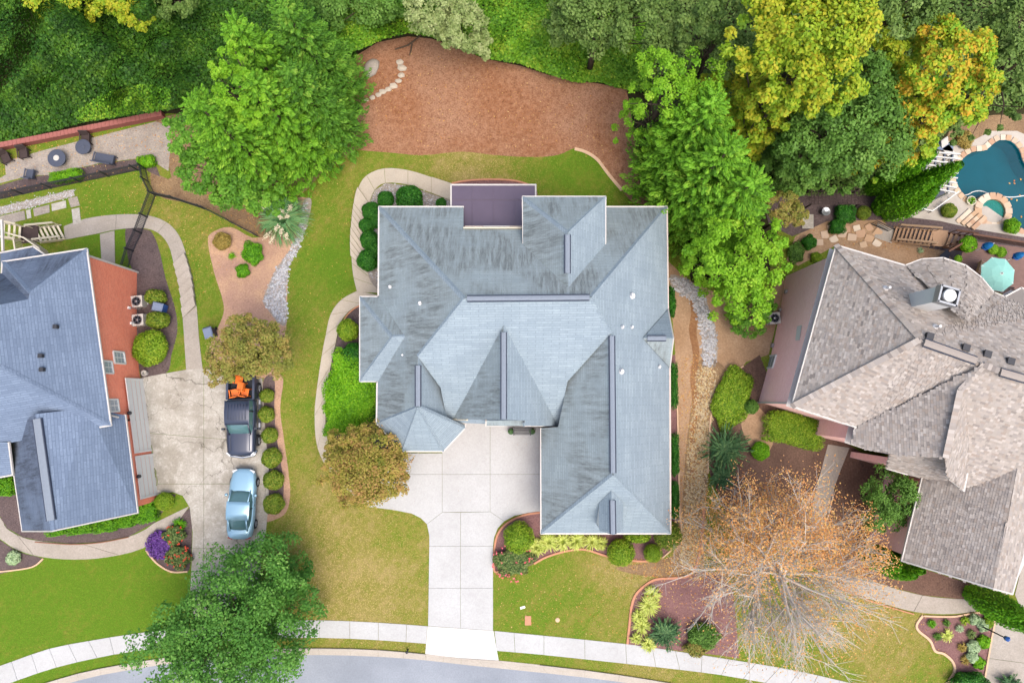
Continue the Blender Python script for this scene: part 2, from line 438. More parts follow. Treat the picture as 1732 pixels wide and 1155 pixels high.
# ------------------------------------------------------------------ the ground sheet
POOL = catmull([(1691, 237), (1710, 239), (1724, 254), (1731, 273), (1748, 296), (1780, 318), (1790, 360), (1772, 392), (1738, 391), (1712, 380), (1690, 364), (1662, 345), (1640, 338), (1627, 328), (1618, 314), (1614, 300), (1617, 287), (1627, 269), (1644, 257), (1665, 254), (1679, 243)], 4, True)
DRY = [(620, 960, 130, .25), (640, 1020, 60, .2), (560, 850, 60, .25), (540, 1000, 60, .2), (130, 1010, 150, -.3), (60, 1060, 120, -.1), (240, 990, 60, -.4), (990, 1000, 80, .02), (880, 1040, 60, -.1), (1040, 960, 50, .3),
       (1090, 955, 40, .4), (560, 460, 40, -.15), (580, 400, 60, -.05), (600, 440, 30, -.35), (540, 620, 70, .08), (820, 280, 60, .35), (760, 285, 40, .25), (990, 300, 45, -.2), (960, 290, 40, -.1), (560, 330, 40, .1),
       (150, 330, 60, -.1), (310, 380, 50, .15), (260, 350, 30, .12), (170, 420, 50, -.2), (210, 420, 30, -.45), (330, 540, 40, -.1), (400, 470, 30, .1), (1000, 1110, 60, .05), (1120, 1140, 60, .35), (1540, 1080, 70, .15), (1470, 1060, 60, .3), (1500, 1130, 60, .1), (660, 1090, 80, .05), (480, 800, 60, .05)]
def dry_at(px, py):
    d = np.full(np.shape(px), .29)
    for x, y, r, a in DRY: d = d + a * np.exp(-((px - x) ** 2 + (py - y) ** 2) / (2 * r * r))
    return np.clip(d, 0, 1)
def make_ground():
    xs = np.array([-260, -120, -60] + list(np.arange(-42, 42.1, .5)) + [60, 120, 260]); ys = np.array([-260, -120, -50] + list(np.arange(-26, 36.1, .5)) + [60, 120, 260])
    X, Y = np.meshgrid(xs, ys); Z = np.interp(Y, HK_Y, HK_Z); nx = len(xs)
    co = np.stack([X, Y, Z], -1).reshape(-1, 3); px, py = to_px(co[:, 0], co[:, 1], co[:, 2])
    cx = (X[:-1, :-1] + X[1:, 1:]) / 2; cy = (Y[:-1, :-1] + Y[1:, 1:]) / 2
    qx, qy = to_px(cx, cy, np.interp(cy, HK_Y, HK_Z))
    near = np.zeros(qx.shape, bool)
    for dx in (-14, 0, 14):
        for dy in (-14, 0, 14): near |= inpoly(qx + dx, qy + dy, POOL)
    ii, jj = np.nonzero(~near)
    f = [(i * nx + j, i * nx + j + 1, (i + 1) * nx + j + 1, (i + 1) * nx + j) for i, j in zip(ii.tolist(), jj.tolist())]
    me = bpy.data.meshes.new('ground'); me.from_pydata(co.tolist(), [], f); me.update()
    at = me.attributes.new('dry', 'FLOAT', 'POINT'); at.data.foreach_set('value', dry_at(px, py).astype(np.float32))
    return tag(link('ground', me, None, MATS['lawn']), kind='structure')
make_ground()
NOGRASS = [[(1598, 236), (1622, 247), (1650, 236), (1676, 222), (1720, 222), (1860, 240), (1860, 520), (1600, 430), (1488, 362), (1546, 306), (1576, 262)]]
def bed(name, poly, off, mat, smooth=5, grass=False):
    o = sheet(name, poly, off, MATS[mat], smooth)
    if not grass: NOGRASS.append(catmull(poly, 3, True) if smooth else poly)
    return o

# street side
curb_top = [(-80, 1206), (20, 1172), (100, 1147), (171, 1129), (300, 1108), (420, 1098), (540, 1095), (640, 1098), (720, 1105), (780, 1112), (842, 1116), (989, 1132), (1099, 1148), (1200, 1166), (1300, 1185)]
road_edge = [(-80, 1220), (20, 1186), (100, 1160), (171, 1141), (300, 1120), (420, 1110), (540, 1107), (640, 1110), (720, 1116), (780, 1123), (867, 1132), (989, 1145), (1099, 1160), (1200, 1178), (1300, 1197)]
road = [*catmull(road_edge, 3), (1500, 1240), (1500, 1420), (-150, 1420), (-150, 1240)]
sheet('road', road, .004, MATS['asphalt']); NOGRASS.append(road)
def kerb():
    e = tag(empty('kerb'), kind='structure')
    T, B = catmull(curb_top, 2), catmull(road_edge, 2)
    for i in range(len(T) - 1):
        m = lambda k, t: (T[k][0] + (B[k][0] - T[k][0]) * t, T[k][1] + (B[k][1] - T[k][1]) * t)
        lo = .012 if 690 < T[i][0] < 850 else .0
        slab('kerb_stone', [T[i], T[i + 1], m(i + 1, .38), m(i, .38)], MATS['gutter_concrete'], e, top=.03 if lo else .12, gap=.006)
        slab('gutter_slab', [m(i, .38), m(i + 1, .38), B[i + 1], B[i]], MATS['gutter_concrete'], e, top=.016, gap=.004)
    NOGRASS.append(T + B[::-1])
kerb()
walk('sidewalk', [(-70, 1150), (20, 1118), (84, 1096), (150, 1083), (226, 1071), (330, 1058), (430, 1050), (540, 1048), (640, 1052), (723, 1058)],
     [(-60, 1184), (30, 1150), (96, 1128), (165, 1112), (226, 1101), (330, 1088), (430, 1080), (540, 1078), (640, 1082), (721, 1088)], MATS['concrete'], 2)
walk('sidewalk', [(836, 1066), (920, 1074), (1058, 1088), (1142, 1100), (1233, 1114), (1319, 1128), (1383, 1141), (1450, 1157)],
     [(840, 1100), (920, 1107), (1060, 1122), (1150, 1132), (1220, 1141), (1294, 1154), (1370, 1168), (1440, 1184)], MATS['concrete'], 2)
NOGRASS += [[(20, 1118), (84, 1096), (226, 1071), (430, 1050), (540, 1048), (723, 1058), (721, 1088), (540, 1078), (330, 1088), (165, 1112), (30, 1150)],
            [(836, 1066), (1058, 1088), (1233, 1114), (1450, 1157), (1440, 1184), (1220, 1141), (1060, 1122), (840, 1100)]]
apron = [(723, 1058), (835, 1066), (838, 1085), (844, 1117), (780, 1113), (719, 1105), (721, 1085)]
ap = tag(empty('driveway_apron'), kind='structure'); slab('slab', apron, MATS['white_concrete'], ap, top=.03); NOGRASS.append(apron)

# the centre house's driveway
drive = [
    [(690, 766), (748, 766), (748, 802), (648, 802)], [(648, 802), (748, 802), (748, 866), (722, 886), (712, 876), (696, 868), (665, 862), (610, 855)],
    [(748, 720), (829, 700), (829, 802), (748, 802)], [(748, 802), (829, 802), (829, 865), (748, 866)],
    [(829, 700), (916, 700), (916, 802), (829, 802)], [(829, 802), (916, 802), (916, 866), (893, 867), (870, 872), (853, 881), (829, 865)],
    [(748, 866), (779, 866), (779, 923), (726, 923), (726, 905), (722, 886)], [(779, 866), (829, 865), (853, 881), (842, 893), (836, 908), (834, 923), (779, 923)],
    [(726, 923), (779, 923), (779, 994), (725, 994)], [(779, 923), (834, 923), (834, 994), (779, 994)],
    [(725, 994), (779, 994), (779, 1062), (724, 1058)], [(779, 994), (834, 994), (834, 1066), (779, 1062)]]
dr = tag(empty('driveway'), kind='structure')
for q in drive: slab('slab', q, MATS['concrete'], dr, gap=.009); NOGRASS.append(q)
# paths of the centre house
walk('path', [(764, 311), (730, 300), (690, 288), (650, 285), (620, 297), (606, 318), (599, 345), (596, 375), (594, 410), (595, 445), (598, 470), (604, 494)],
     [(764, 340), (730, 327), (690, 313), (652, 310), (634, 322), (625, 345), (622, 375), (619, 410), (620, 445), (624, 468), (632, 482), (648, 496)], MATS['walk_concrete'], 3, steps=[(322, 440)], per=3)
walk('path', [(604, 492), (577, 507), (559, 532), (551, 566), (544, 602), (536, 657), (532, 703), (537, 757), (560, 800), (612, 850)],
     [(646, 500), (612, 514), (590, 527), (575, 548), (568, 580), (560, 618), (552, 668), (551, 703), (554, 742), (580, 780), (650, 800)], MATS['walk_concrete'], 3, per=3)
NOGRASS += [[(764, 311), (690, 288), (650, 285), (620, 297), (599, 345), (594, 410), (604, 494), (648, 496), (650, 330), (764, 340)],
            [(604, 492), (577, 507), (559, 532), (544, 602), (532, 703), (537, 757), (612, 850), (650, 800), (640, 500)]]
# left neighbour: drive and paths
ldrive = [(232, 640), (275, 632), (315, 625), (350, 622), (400, 634), (444, 640), (447, 690), (450, 740), (455, 790), (455, 850), (450, 900), (442, 940), (440, 1000), (450, 1052), (330, 1062), (322, 1000), (324, 955), (326, 900), (321, 858), (309, 838), (292, 832), (260, 838), (245, 740)]
ld = tag(empty('driveway'), kind='structure')
for y0, y1, s in ((600, 733, -.08), (733, 818, -.08), (818, 927, 0), (927, 1070, 0)):
    for x0, x1 in ((200, 345), (345, 480)):
        q = clip(ldrive, [(x0, y0 + (260 - x0) * s * (y0 > 600)), (x1, y0 + (260 - x1) * s * (y0 > 600)), (x1, y1 + (260 - x1) * (-.08 if y1 < 800 else 0)), (x0, y1 + (260 - x0) * (-.08 if y1 < 800 else 0))])
        if len(q) > 2: slab('slab', q, MATS['old_concrete'], ld, gap=.012)
NOGRASS.append(ldrive)
walk('path', [(108, 383), (145, 370), (197, 363), (248, 364), (282, 376), (303, 398), (315, 429), (327, 471), (333, 517), (337, 570), (343, 623)],
     [(110, 406), (168, 395), (196, 389), (239, 386), (267, 394), (285, 415), (294, 447), (304, 489), (309, 538), (312, 580), (315, 626)], MATS['grey_walk'], 3, steps=[(415, 515)], per=6)
pb = tag(empty('path'), kind='structure'); slab('slab', [(169, 396), (194, 390), (195, 455), (172, 446)], MATS['grey_walk'], pb, top=.03)
walk('path', [(-30, 895), (0, 911), (30, 930), (73, 942), (127, 946), (182, 942), (242, 927), (291, 893), (321, 855)],
     [(-30, 855), (2, 876), (12, 893), (39, 908), (67, 914), (121, 919), (170, 916), (218, 907), (261, 884), (298, 836)], MATS['grey_walk'], 3, per=8)
NOGRASS += [[(108, 383), (145, 370), (197, 363), (248, 364), (303, 398), (327, 471), (343, 623), (315, 626), (294, 447), (267, 394), (239, 386), (110, 406)], [(169, 396), (194, 390), (195, 455), (172, 446)],
            [(0, 911), (73, 942), (182, 942), (242, 927), (291, 893), (321, 855), (298, 836), (261, 884), (170, 916), (67, 914), (2, 876)]]
# right neighbour: drive and paths
walk('path', [(1400, 751), (1386, 805), (1373, 858), (1362, 920), (1372, 953), (1412, 988), (1473, 1013), (1545, 1034), (1610, 1038), (1665, 1031)],
     [(1437, 757), (1418, 805), (1401, 858), (1388, 915), (1396, 942), (1437, 971), (1491, 988), (1560, 1006), (1620, 1012), (1660, 1012)], MATS['grey_walk'], 4, per=7)
rd = tag(empty('driveway'), kind='structure')
for q in ([(1680, 1046), (1800, 1080), (1800, 1130), (1669, 1112)], [(1669, 1112), (1800, 1130), (1800, 1230), (1655, 1210)], [(1716, 1005), (1735, 925), (1830, 920), (1830, 1088), (1740, 1063)]):
    slab('slab', q, MATS['grey_walk'], rd); NOGRASS.append(q)
NOGRASS.append([(1400, 751), (1373, 858), (1362, 920), (1372, 953), (1412, 988), (1473, 1013), (1545, 1034), (1610, 1038), (1665, 1031), (1660, 1012), (1491, 988), (1437, 971), (1396, 942), (1401, 858), (1437, 757)])

# beds
bed('back_bed', [(593, 252), (666, 259), (714, 263), (781, 257), (839, 263), (905, 266), (945, 262), (972, 251), (990, 256), (1010, 268), (1030, 295), (1052, 322), (1080, 345), (1150, 330), (1150, 180), (1046, 140), (1000, 110), (900, 90), (765, 60), (680, 45), (590, 60), (530, 150), (540, 235)], .004, 'back_mulch', 4)
bed('wooded_bank', [(-200, 262), (0, 250), (140, 222), (285, 192), (420, 200), (560, 150), (600, 96), (640, 72), (690, 62), (730, 66), (770, 80), (820, 100), (880, 112), (930, 128), (1000, 140), (1060, 150), (1090, 330), (1140, 350), (1170, 480), (1300, 470), (1330, 330), (1480, 360), (1560, 270), (1600, 232), (1640, 210), (1900, 200), (1900, -200), (-200, -200)], .008, 'forest_floor', 0)
bed('wooded_bank', [(262, 216), (290, 300), (256, 292), (268, 332), (350, 352), (440, 402), (470, 380), (490, 345), (520, 320), (548, 290), (600, 250), (600, 180), (420, 185), (290, 195)], .012, 'leaf_litter', 4)
bed('side_bed', [(390, 384), (357, 395), (352, 412), (362, 460), (376, 505), (378, 530), (366, 560), (352, 600), (370, 640), (440, 640), (478, 620), (484, 560), (486, 500), (488, 450), (500, 425), (518, 385), (525, 340), (490, 340), (440, 402)], .008, 'pine_straw', 4)
bed('hedge_bed', [(446, 640), (478, 636), (474, 690), (480, 740), (487, 790), (491, 835), (484, 866), (466, 878), (446, 880), (450, 840), (454, 790), (448, 740), (445, 690)], .008, 'pine_straw', 4)
bed('hedge_bed', [(446, 642), (464, 640), (464, 690), (468, 740), (475, 780), (480, 830), (472, 858), (458, 868), (450, 866), (450, 840), (454, 790), (448, 740), (445, 690)], .012, 'dark_mulch', 4)
bed('river_rock_bed', [(522, 335), (512, 345), (504, 395), (492, 425), (470, 450), (455, 480), (445, 508), (452, 522), (470, 545), (484, 548), (484, 500), (487, 455), (500, 428), (518, 385), (527, 345)], .012, 'gravel_bed', 4)
bed('house_bed', [(213, 385), (245, 388), (258, 395), (270, 425), (280, 470), (296, 520), (300, 560), (290, 600), (282, 630), (238, 636), (225, 470), (217, 440)], .006, 'dark_mulch', 4)
bed('house_bed', [(-20, 800), (-20, 850), (2, 876), (12, 893), (39, 908), (67, 914), (121, 919), (170, 916), (218, 907), (261, 884), (298, 836), (262, 830), (200, 840), (30, 800)], .006, 'dark_mulch', 0)
bed('flower_bed', [(321, 858), (325, 900), (322, 955), (315, 966), (290, 966), (265, 952), (248, 930), (291, 896)], .006, 'dark_mulch', 3)
bed('corner_bed', [(-20, 905), (30, 932), (72, 944), (60, 956), (30, 963), (-20, 968)], .006, 'dark_mulch', 3)
bed('front_bed', [(836, 965), (835, 930), (842, 902), (858, 883), (885, 870), (915, 866), (930, 880), (1120, 880), (1120, 600), (1142, 600), (1146, 700), (1148, 800), (1148, 870), (1153, 895), (1140, 925), (1118, 943), (1090, 949), (1030, 941), (990, 929), (960, 930), (925, 941), (903, 953), (870, 968)], .006, 'plum_mulch', 0)
bed('tree_bed', [(1061, 1089), (1065, 1050), (1068, 1025), (1075, 1005), (1090, 990), (1110, 979), (1150, 976), (1190, 965), (1222, 968), (1240, 1000), (1246, 1060), (1250, 1113), (1220, 1108), (1140, 1099)], .012, 'plum_mulch', 0)
bed('foundation_bed', [(634, 322), (652, 310), (690, 314), (764, 340), (764, 360), (640, 500), (622, 468), (619, 410), (624, 345)], .006, 'gravel_bed', 0)
bed('foundation_bed', [(612, 514), (590, 527), (575, 548), (568, 580), (560, 618), (552, 668), (551, 703), (554, 740), (660, 760), (640, 500)], .006, 'dark_mulch', 0)
bed('porch_bed', [(764, 312), (790, 307), (830, 305), (870, 307), (906, 316), (910, 330), (764, 330)], .006, 'plum_mulch', 0)
bed('side_yard', [(1128, 440), (1160, 470), (1260, 520), (1330, 470), (1300, 600), (1262, 612), (1256, 620), (1218, 656), (1203, 700), (1199, 760), (1195, 850), (1190, 960), (1160, 975), (1130, 960), (1148, 910), (1148, 800), (1142, 600)], .008, 'dirt', 0)
bed('leaf_strip', [(1180, 612), (1215, 612), (1230, 640), (1204, 690), (1199, 760), (1195, 850), (1188, 955), (1160, 974), (1120, 975), (1080, 972), (1040, 960), (1100, 950), (1150, 930), (1154, 860), (1160, 760), (1170, 680)], .012, 'leaf_litter', 3)
bed('creek_bed', [(1134, 465), (1160, 472), (1188, 492), (1203, 535), (1213, 575), (1210, 620), (1188, 622), (1187, 570), (1177, 530), (1163, 503), (1138, 490)], .012, 'gravel_bed', 3)
bed('gully', [(1166, 500), (1180, 530), (1178, 560), (1183, 600), (1177, 640), (1181, 690), (1175, 740), (1177, 810), (1170, 810), (1167, 740), (1172, 690), (1167, 640), (1172, 600), (1165, 560), (1169, 530)], .016, 'gully_soil', 3)
bed('neighbour_bed', [(1256, 620), (1285, 600), (1300, 640), (1285, 680), (1400, 712), (1440, 755), (1500, 790), (1560, 810), (1525, 950), (1700, 1005), (1660, 1013), (1620, 1012), (1560, 1006), (1491, 988), (1437, 971), (1396, 942), (1388, 915), (1405, 840), (1425, 775), (1400, 752), (1360, 920), (1300, 930), (1240, 900), (1200, 800), (1200, 730), (1203, 700), (1218, 656)], .01, 'brown_mulch', 0)
bed('bare_soil', [(1255, 700), (1285, 690), (1310, 735), (1290, 775), (1260, 740)], .014, 'dirt', 3)
bed('corner_bed', [(1559, 1041), (1550, 1055), (1553, 1066), (1572, 1082), (1581, 1100), (1596, 1105), (1611, 1119), (1613, 1137), (1599, 1160), (1640, 1200), (1663, 1150), (1672, 1104), (1681, 1046), (1662, 1034), (1610, 1040)], .006, 'plum_mulch', 0)
bed('patio', [(-30, 318), (10, 296), (8, 273), (83, 252), (264, 206), (290, 215), (285, 290), (262, 275), (227, 269), (166, 277), (83, 296), (48, 298)], .014, 'gravel_bed', 0)
bed('hedge_bed', [(-30, 322), (48, 300), (83, 296), (166, 278), (227, 270), (262, 276), (272, 300), (250, 290), (247, 284), (-30, 344)], .018, 'dark_mulch', 0)
bed('pebble_strip', [(-30, 358), (0, 350), (125, 320), (126, 332), (0, 364), (-30, 372)], .006, 'gravel_bed', 0)
bed('rock_garden', [(1370, 385), (1400, 372), (1490, 372), (1520, 395), (1515, 410), (1600, 425), (1640, 480), (1530, 450), (1414, 415), (1350, 450), (1330, 440), (1345, 400)], .012, 'dirt', 0)
bed('terrace_bed', [(1290, 330), (1490, 320), (1500, 372), (1400, 374), (1365, 390), (1340, 400), (1300, 380)], .016, 'dark_mulch', 0)
bed('pool_bed', [(1600, 236), (1612, 205), (1680, 195), (1900, 190), (1900, 260), (1731, 240), (1680, 225), (1650, 242), (1626, 252)], .014, 'leaf_litter', 0)

bed('deck_bed', [(1496, 370), (1560, 362), (1640, 376), (1800, 410), (1800, 530), (1640, 480), (1510, 420)], .008, 'dark_mulch', 0)
# edgings
edging('bed_edging', [(914, 866), (885, 871), (858, 884), (842, 903), (836, 930), (836, 964), (846, 965)], MATS['brick_edging'], label='curved terracotta edging between front bed and driveway', group=None)
edging('bed_edging', [(903, 953), (925, 941), (960, 931), (990, 929), (1030, 941), (1075, 948), (1098, 948)], MATS['brick_edging'], label='arched terracotta edging along the lawn below the garage wing')
edging('bed_edging', [(1120, 943), (1142, 922), (1152, 897), (1149, 860), (1147, 760), (1144, 640)], MATS['pale_edging'], w=.1, label='thin pale edging along the right side of the centre house')
edging('bed_edging', [(1061, 1088), (1065, 1050), (1068, 1025), (1075, 1005), (1090, 990), (1110, 979), (1150, 976), (1170, 968), (1182, 940), (1188, 890), (1190, 860)], MATS['brick_edging'], w=.17, label='terracotta edging round the bare orange tree bed')
edging('bed_edging', [(764, 311), (790, 306), (835, 304), (875, 307), (906, 318)], MATS['brick_edging'], label='bowed brick edging behind the screened porch')
edging('bed_edging', [(612, 515), (597, 524), (583, 540), (577, 565)], MATS['brick_edging'], w=.1, label='short brick edging beside the yellow topped shrub')
edging('bed_edging', [(1257, 619), (1236, 634), (1216, 657), (1204, 690), (1199, 740), (1197, 800)], MATS['pale_edging'], w=.1, label='curved tan edging left of the bright ground cover')
edging('bed_edging', [(1560, 1040), (1550, 1055), (1553, 1066), (1572, 1082), (1581, 1100), (1596, 1105), (1611, 1119), (1613, 1137), (1598, 1158)], MATS['pale_edging'], w=.17, label='wavy pale edging between lawn and corner flower bed')
edging('bed_edging', [(1562, 1041), (1610, 1042), (1640, 1037), (1668, 1035), (1681, 1047), (1676, 1080), (1664, 1150)], MATS['pale_edging'], w=.12, label='pale edging between corner bed and right driveway')
edging('bed_edging', [(1412, 990), (1473, 1016), (1545, 1038)], MATS['brick_edging'], w=.08, label='thin red edging under the curved right walk')
edging('bed_edging', [(1316, 932), (1335, 921), (1362, 922)], MATS['pale_edging'], w=.12, label='short pale edging left of the right walk')
edging('bed_edging', [(-20, 968), (30, 963), (58, 957), (74, 944)], MATS['pale_edging'], w=.1, label='pale edging of the corner bed at the left frame edge')
edging('bed_edging', [(248, 930), (265, 951), (290, 966), (318, 966)], MATS['pale_edging'], w=.12, label='pale edging below the purple flowers')
edging('bed_edging', [(60, 916), (121, 920), (170, 917), (218, 908)], MATS['dark_edging'], w=.06, label='thin edging between left hedge row and curved walk')
edging('bed_edging', [(972, 252), (990, 257), (1010, 270), (1030, 296), (1052, 322)], MATS['pale_edging'], w=.25, hgt=.03, label='pale stone border between back lawn and red mulch')
# ------------------------------------------------------------------ roofs and walls
def shingle_mat(name, c1, c2, c3, stain=None, stain_amt=0.0, course=.17):
    t = NT(name); uv = t.uv()
    br = t.n('ShaderNodeTexBrick'); t.l(uv, br.inputs['Vector'])
    br.inputs['Scale'].default_value = 1.0; br.inputs['Brick Width'].default_value = .95; br.inputs['Row Height'].default_value = course
    br.inputs['Mortar Size'].default_value = .02; br.inputs['Mortar Smooth'].default_value = .6; br.inputs['Bias'].default_value = 0
    br.inputs['Color1'].default_value = c1; br.inputs['Color2'].default_value = c2; br.inputs['Mortar'].default_value = c3
    v = t.pos(); n1 = t.noise(v, .7, 5, .65); n2 = t.noise(v, 8, 4, .8)
    col = t.mix(t.rangef(n1, .3, .7, 0, .45), br.outputs['Color'], c3)
    col = t.mix(t.rangef(n2, .35, .65, 0, .5), col, c3)
    if stain:
        s1 = t.noise(t.uv((3.6, .42, 1)), 1.0, 7, .75); s2 = t.noise(t.uv((.26, .3, 1)), 1.0, 3, .55); s3 = t.noise(t.uv((8, 1.6, 1)), 1.0, 5, .8)
        m = t.n('ShaderNodeMath', operation='MULTIPLY'); t.l(t.rangef(s1, .4, .58), m.inputs[0]); t.l(t.rangef(s2, .4, .56, .04, 1), m.inputs[1])
        m2 = t.n('ShaderNodeMath', operation='MULTIPLY'); t.l(m.outputs[0], m2.inputs[0]); t.l(t.rangef(s3, .35, .6, .45, 1), m2.inputs[1])
        m3 = t.n('ShaderNodeMath', operation='MULTIPLY'); t.l(m2.outputs[0], m3.inputs[0]); m3.inputs[1].default_value = stain_amt
        base = t.mix(t.rangef(s2, .3, .7, .05, .6), col, stain)
        col = t.mix(m3.outputs[0], base, tuple(x * .4 for x in stain[:3]) + (1,))
    t.bump(br.outputs['Fac'], -.35, .03)
    return t.done(col, .9, .15)
shingle_mat('shingle_clean', A(178, 194, 202), A(160, 176, 186), A(130, 146, 158))
shingle_mat('shingle_stained', A(184, 200, 204), A(168, 184, 190), A(138, 152, 158), A(170, 180, 180), .95)
shingle_mat('shingle_slate_blue', A(144, 162, 186), A(126, 143, 167), A(102, 117, 140))
shingle_mat('shingle_slate_stained', A(138, 154, 178), A(120, 136, 160), A(98, 111, 133), A(96, 105, 122), .8)
plain('vent_cap', A(136, 146, 158), .85, .2, var=.15, scale=9)
plain('vent_shade', A(66, 74, 92), .85, .2, var=.2, scale=9)
plain('porch_metal', A(104, 92, 108), .4, .5, 0, var=.18, scale=.7)
plain('pipe_white', A(240, 240, 240), .5)
plain('gutter_white', A(210, 206, 200), .5, var=.06)
plain('gutter_trim', A(212, 196, 184), .5, var=.1)
def brick_mat(name, c1, c2, mortar):
    t = NT(name); uv = t.uv(); br = t.n('ShaderNodeTexBrick'); t.l(uv, br.inputs['Vector'])
    br.inputs['Scale'].default_value = 1.0; br.inputs['Brick Width'].default_value = .21; br.inputs['Row Height'].default_value = .075
    br.inputs['Mortar Size'].default_value = .008; br.inputs['Color1'].default_value = c1; br.inputs['Color2'].default_value = c2; br.inputs['Mortar'].default_value = mortar
    col = t.mix(t.rangef(t.noise(t.pos(), .8, 4), .3, .7, 0, .25), br.outputs['Color'], c2)
    t.bump(br.outputs['Fac'], -.3, .02); return t.done(col, .9, .15)
brick_mat('brick_red', A(232, 130, 98, .95), A(214, 108, 80, .95), A(222, 176, 154, .95))
brick_mat('brick_pink', A(236, 190, 184, .85), A(226, 176, 168, .85), A(236, 206, 200, .85))
brick_mat('brick_brown', A(168, 112, 92), A(146, 92, 76), A(186, 160, 146))

def set_uv(me):
    """u along the eave, v up the slope, in metres"""
    uvl = me.uv_layers.new(name='UVMap')
    for p in me.polygons:
        n = p.normal; u = Vector((0, 0, 1)).cross(n)
        if u.length < 1e-3: u = Vector((1, 0, 0))
        u.normalize(); w = n.cross(u)
        for li in p.loop_indices:
            c = me.vertices[me.loops[li].vertex_index].co; uvl.data[li].uv = (c.dot(u), c.dot(w))
def V3(v): return v if isinstance(v, Vector) else P(*v)
def roof_mesh(name, faces, parent, lift=0.0):
    """faces: list of (material key, [(px,py,z)...])"""
    bm = bmesh.new(); keys = []
    for k, pts in faces:
        if k not in keys: keys.append(k)
        vs_ = [bm.verts.new(V3(p) + Vector((0, 0, lift))) for p in pts]
        n = len(vs_)
        nrm = Vector()
        for i in range(n): nrm += vs_[i].co.cross(vs_[(i + 1) % n].co)
        if nrm.z < 0: vs_.reverse()
        f = bm.faces.new(vs_); f.material_index = keys.index(k)
    bm.normal_update()
    me = bpy.data.meshes.new(name)
    # keep each slope's own plane for the course directions, then split into triangles
    uvl = bm.loops.layers.uv.new('UVMap')
    for f in bm.faces:
        n = f.normal; u = Vector((0, 0, 1)).cross(n)
        if u.length < 1e-3: u = Vector((1, 0, 0))
        u.normalize(); w = n.cross(u)
        for l in f.loops: l[uvl].uv = (l.vert.co.dot(u), l.vert.co.dot(w))
    bmesh.ops.triangulate(bm, faces=bm.faces)
    bm.to_mesh(me); bm.free()
    o = link(name, me, parent)
    for k in keys: me.materials.append(MATS[k])
    return o
def gutter(parent, pts, mat='gutter_white', w=.1, t=.13, name='gutter', drop=.02):
    mb = MB(); q = [V3(p) for p in pts]
    for a, b in zip(q, q[1:]):
        d = (b - a).normalized(); s = d.cross(Vector((0, 0, 1)))
        mb.bar(a - d * .02 - Vector((0, 0, drop)), b + d * .02 - Vector((0, 0, drop)), w, t)
    return mb.build(name, MATS[mat], parent)
def ridge_vent(parent, a, b, w=.32, lift=.02):
    a, b = V3(a), V3(b); d = (b - a).normalized(); s = d.cross(Vector((0, 0, 1))).normalized(); up = Vector((0, 0, 1))
    mb = MB(); prof = [(-w / 2, -.16), (-w / 2 + .03, .01), (0, .04), (w / 2 - .03, .01), (w / 2, -.16)]
    vv = [p + s * x + up * (z + lift) for p in (a, b) for x, z in prof]; k = len(prof)
    ff = [(i, i + 1, i + 1 + k, i + k) for i in range(k - 1)] + [tuple(range(k)), tuple(range(2 * k - 1, k - 1, -1))]
    o = mb.add(vv, ff).build('ridge_vent', MATS['vent_cap'], parent)
    for sg in (-1, 1):  # dark bars paint in the gap shadow along both sides of the vent
        m2 = MB(); m2.bar(a + s * sg * (w / 2 + .015) + up * (lift - .07), b + s * sg * (w / 2 + .015) + up * (lift - .07), .04, .12)
        m2.build('vent_slot_shade', MATS['vent_shade'], o)
    return o
def hip_cap(parent, a, b, mat, w=.3, lift=.035, name='hip_cap'):
    a, b = V3(a), V3(b); d = (b - a).normalized(); s = d.cross(Vector((0, 0, 1))).normalized(); u = s.cross(d)
    mb = MB(); vv = [p + s * x + u * z for p in (a, b) for x, z in ((-w / 2, lift - .11), (0, lift), (w / 2, lift - .11))]
    mb.add(vv, [(0, 1, 4, 3), (1, 2, 5, 4), (0, 3, 4, 1)][:2]); mb.add([p + u * .012 for p in vv], [(0, 1, 4, 3), (1, 2, 5, 4)])
    o = mb.build(name, MATS[mat], parent); set_uv(o.data); return o
def pipe(parent, pl, px, py, hgt=.45, r=.07, mat='pipe_white', boot=True):
    p = on(pl, px, py); mb = MB(); mb.tube([p - Vector((0, 0, .1)), p + Vector((0, 0, hgt))], r, 8)
    o = mb.build('vent_pipe', MATS[mat], parent)
    if boot: m2 = MB(); m2.lathe(p - Vector((0, 0, .06)), [(r * 2.4, 0), (r * 2.0, .1), (r * 1.15, .18)], 10); m2.build('flashing', MATS['pipe_white'], o)
    return o
def box_vent(parent, pl, px, py, s=.38, hgt=.22, rz=0.0):
    p = on(pl, px, py); mb = MB(); mb.box(p + Vector((0, 0, hgt / 2)), (s, s, hgt), rz); mb.box(p + Vector((0, 0, hgt + .04)), (s * 1.15, s * 1.15, .06), rz)
    return mb.build('roof_vent', MATS['black_metal'], parent)
def offset_poly(pts, d): return shrink(pts, d)
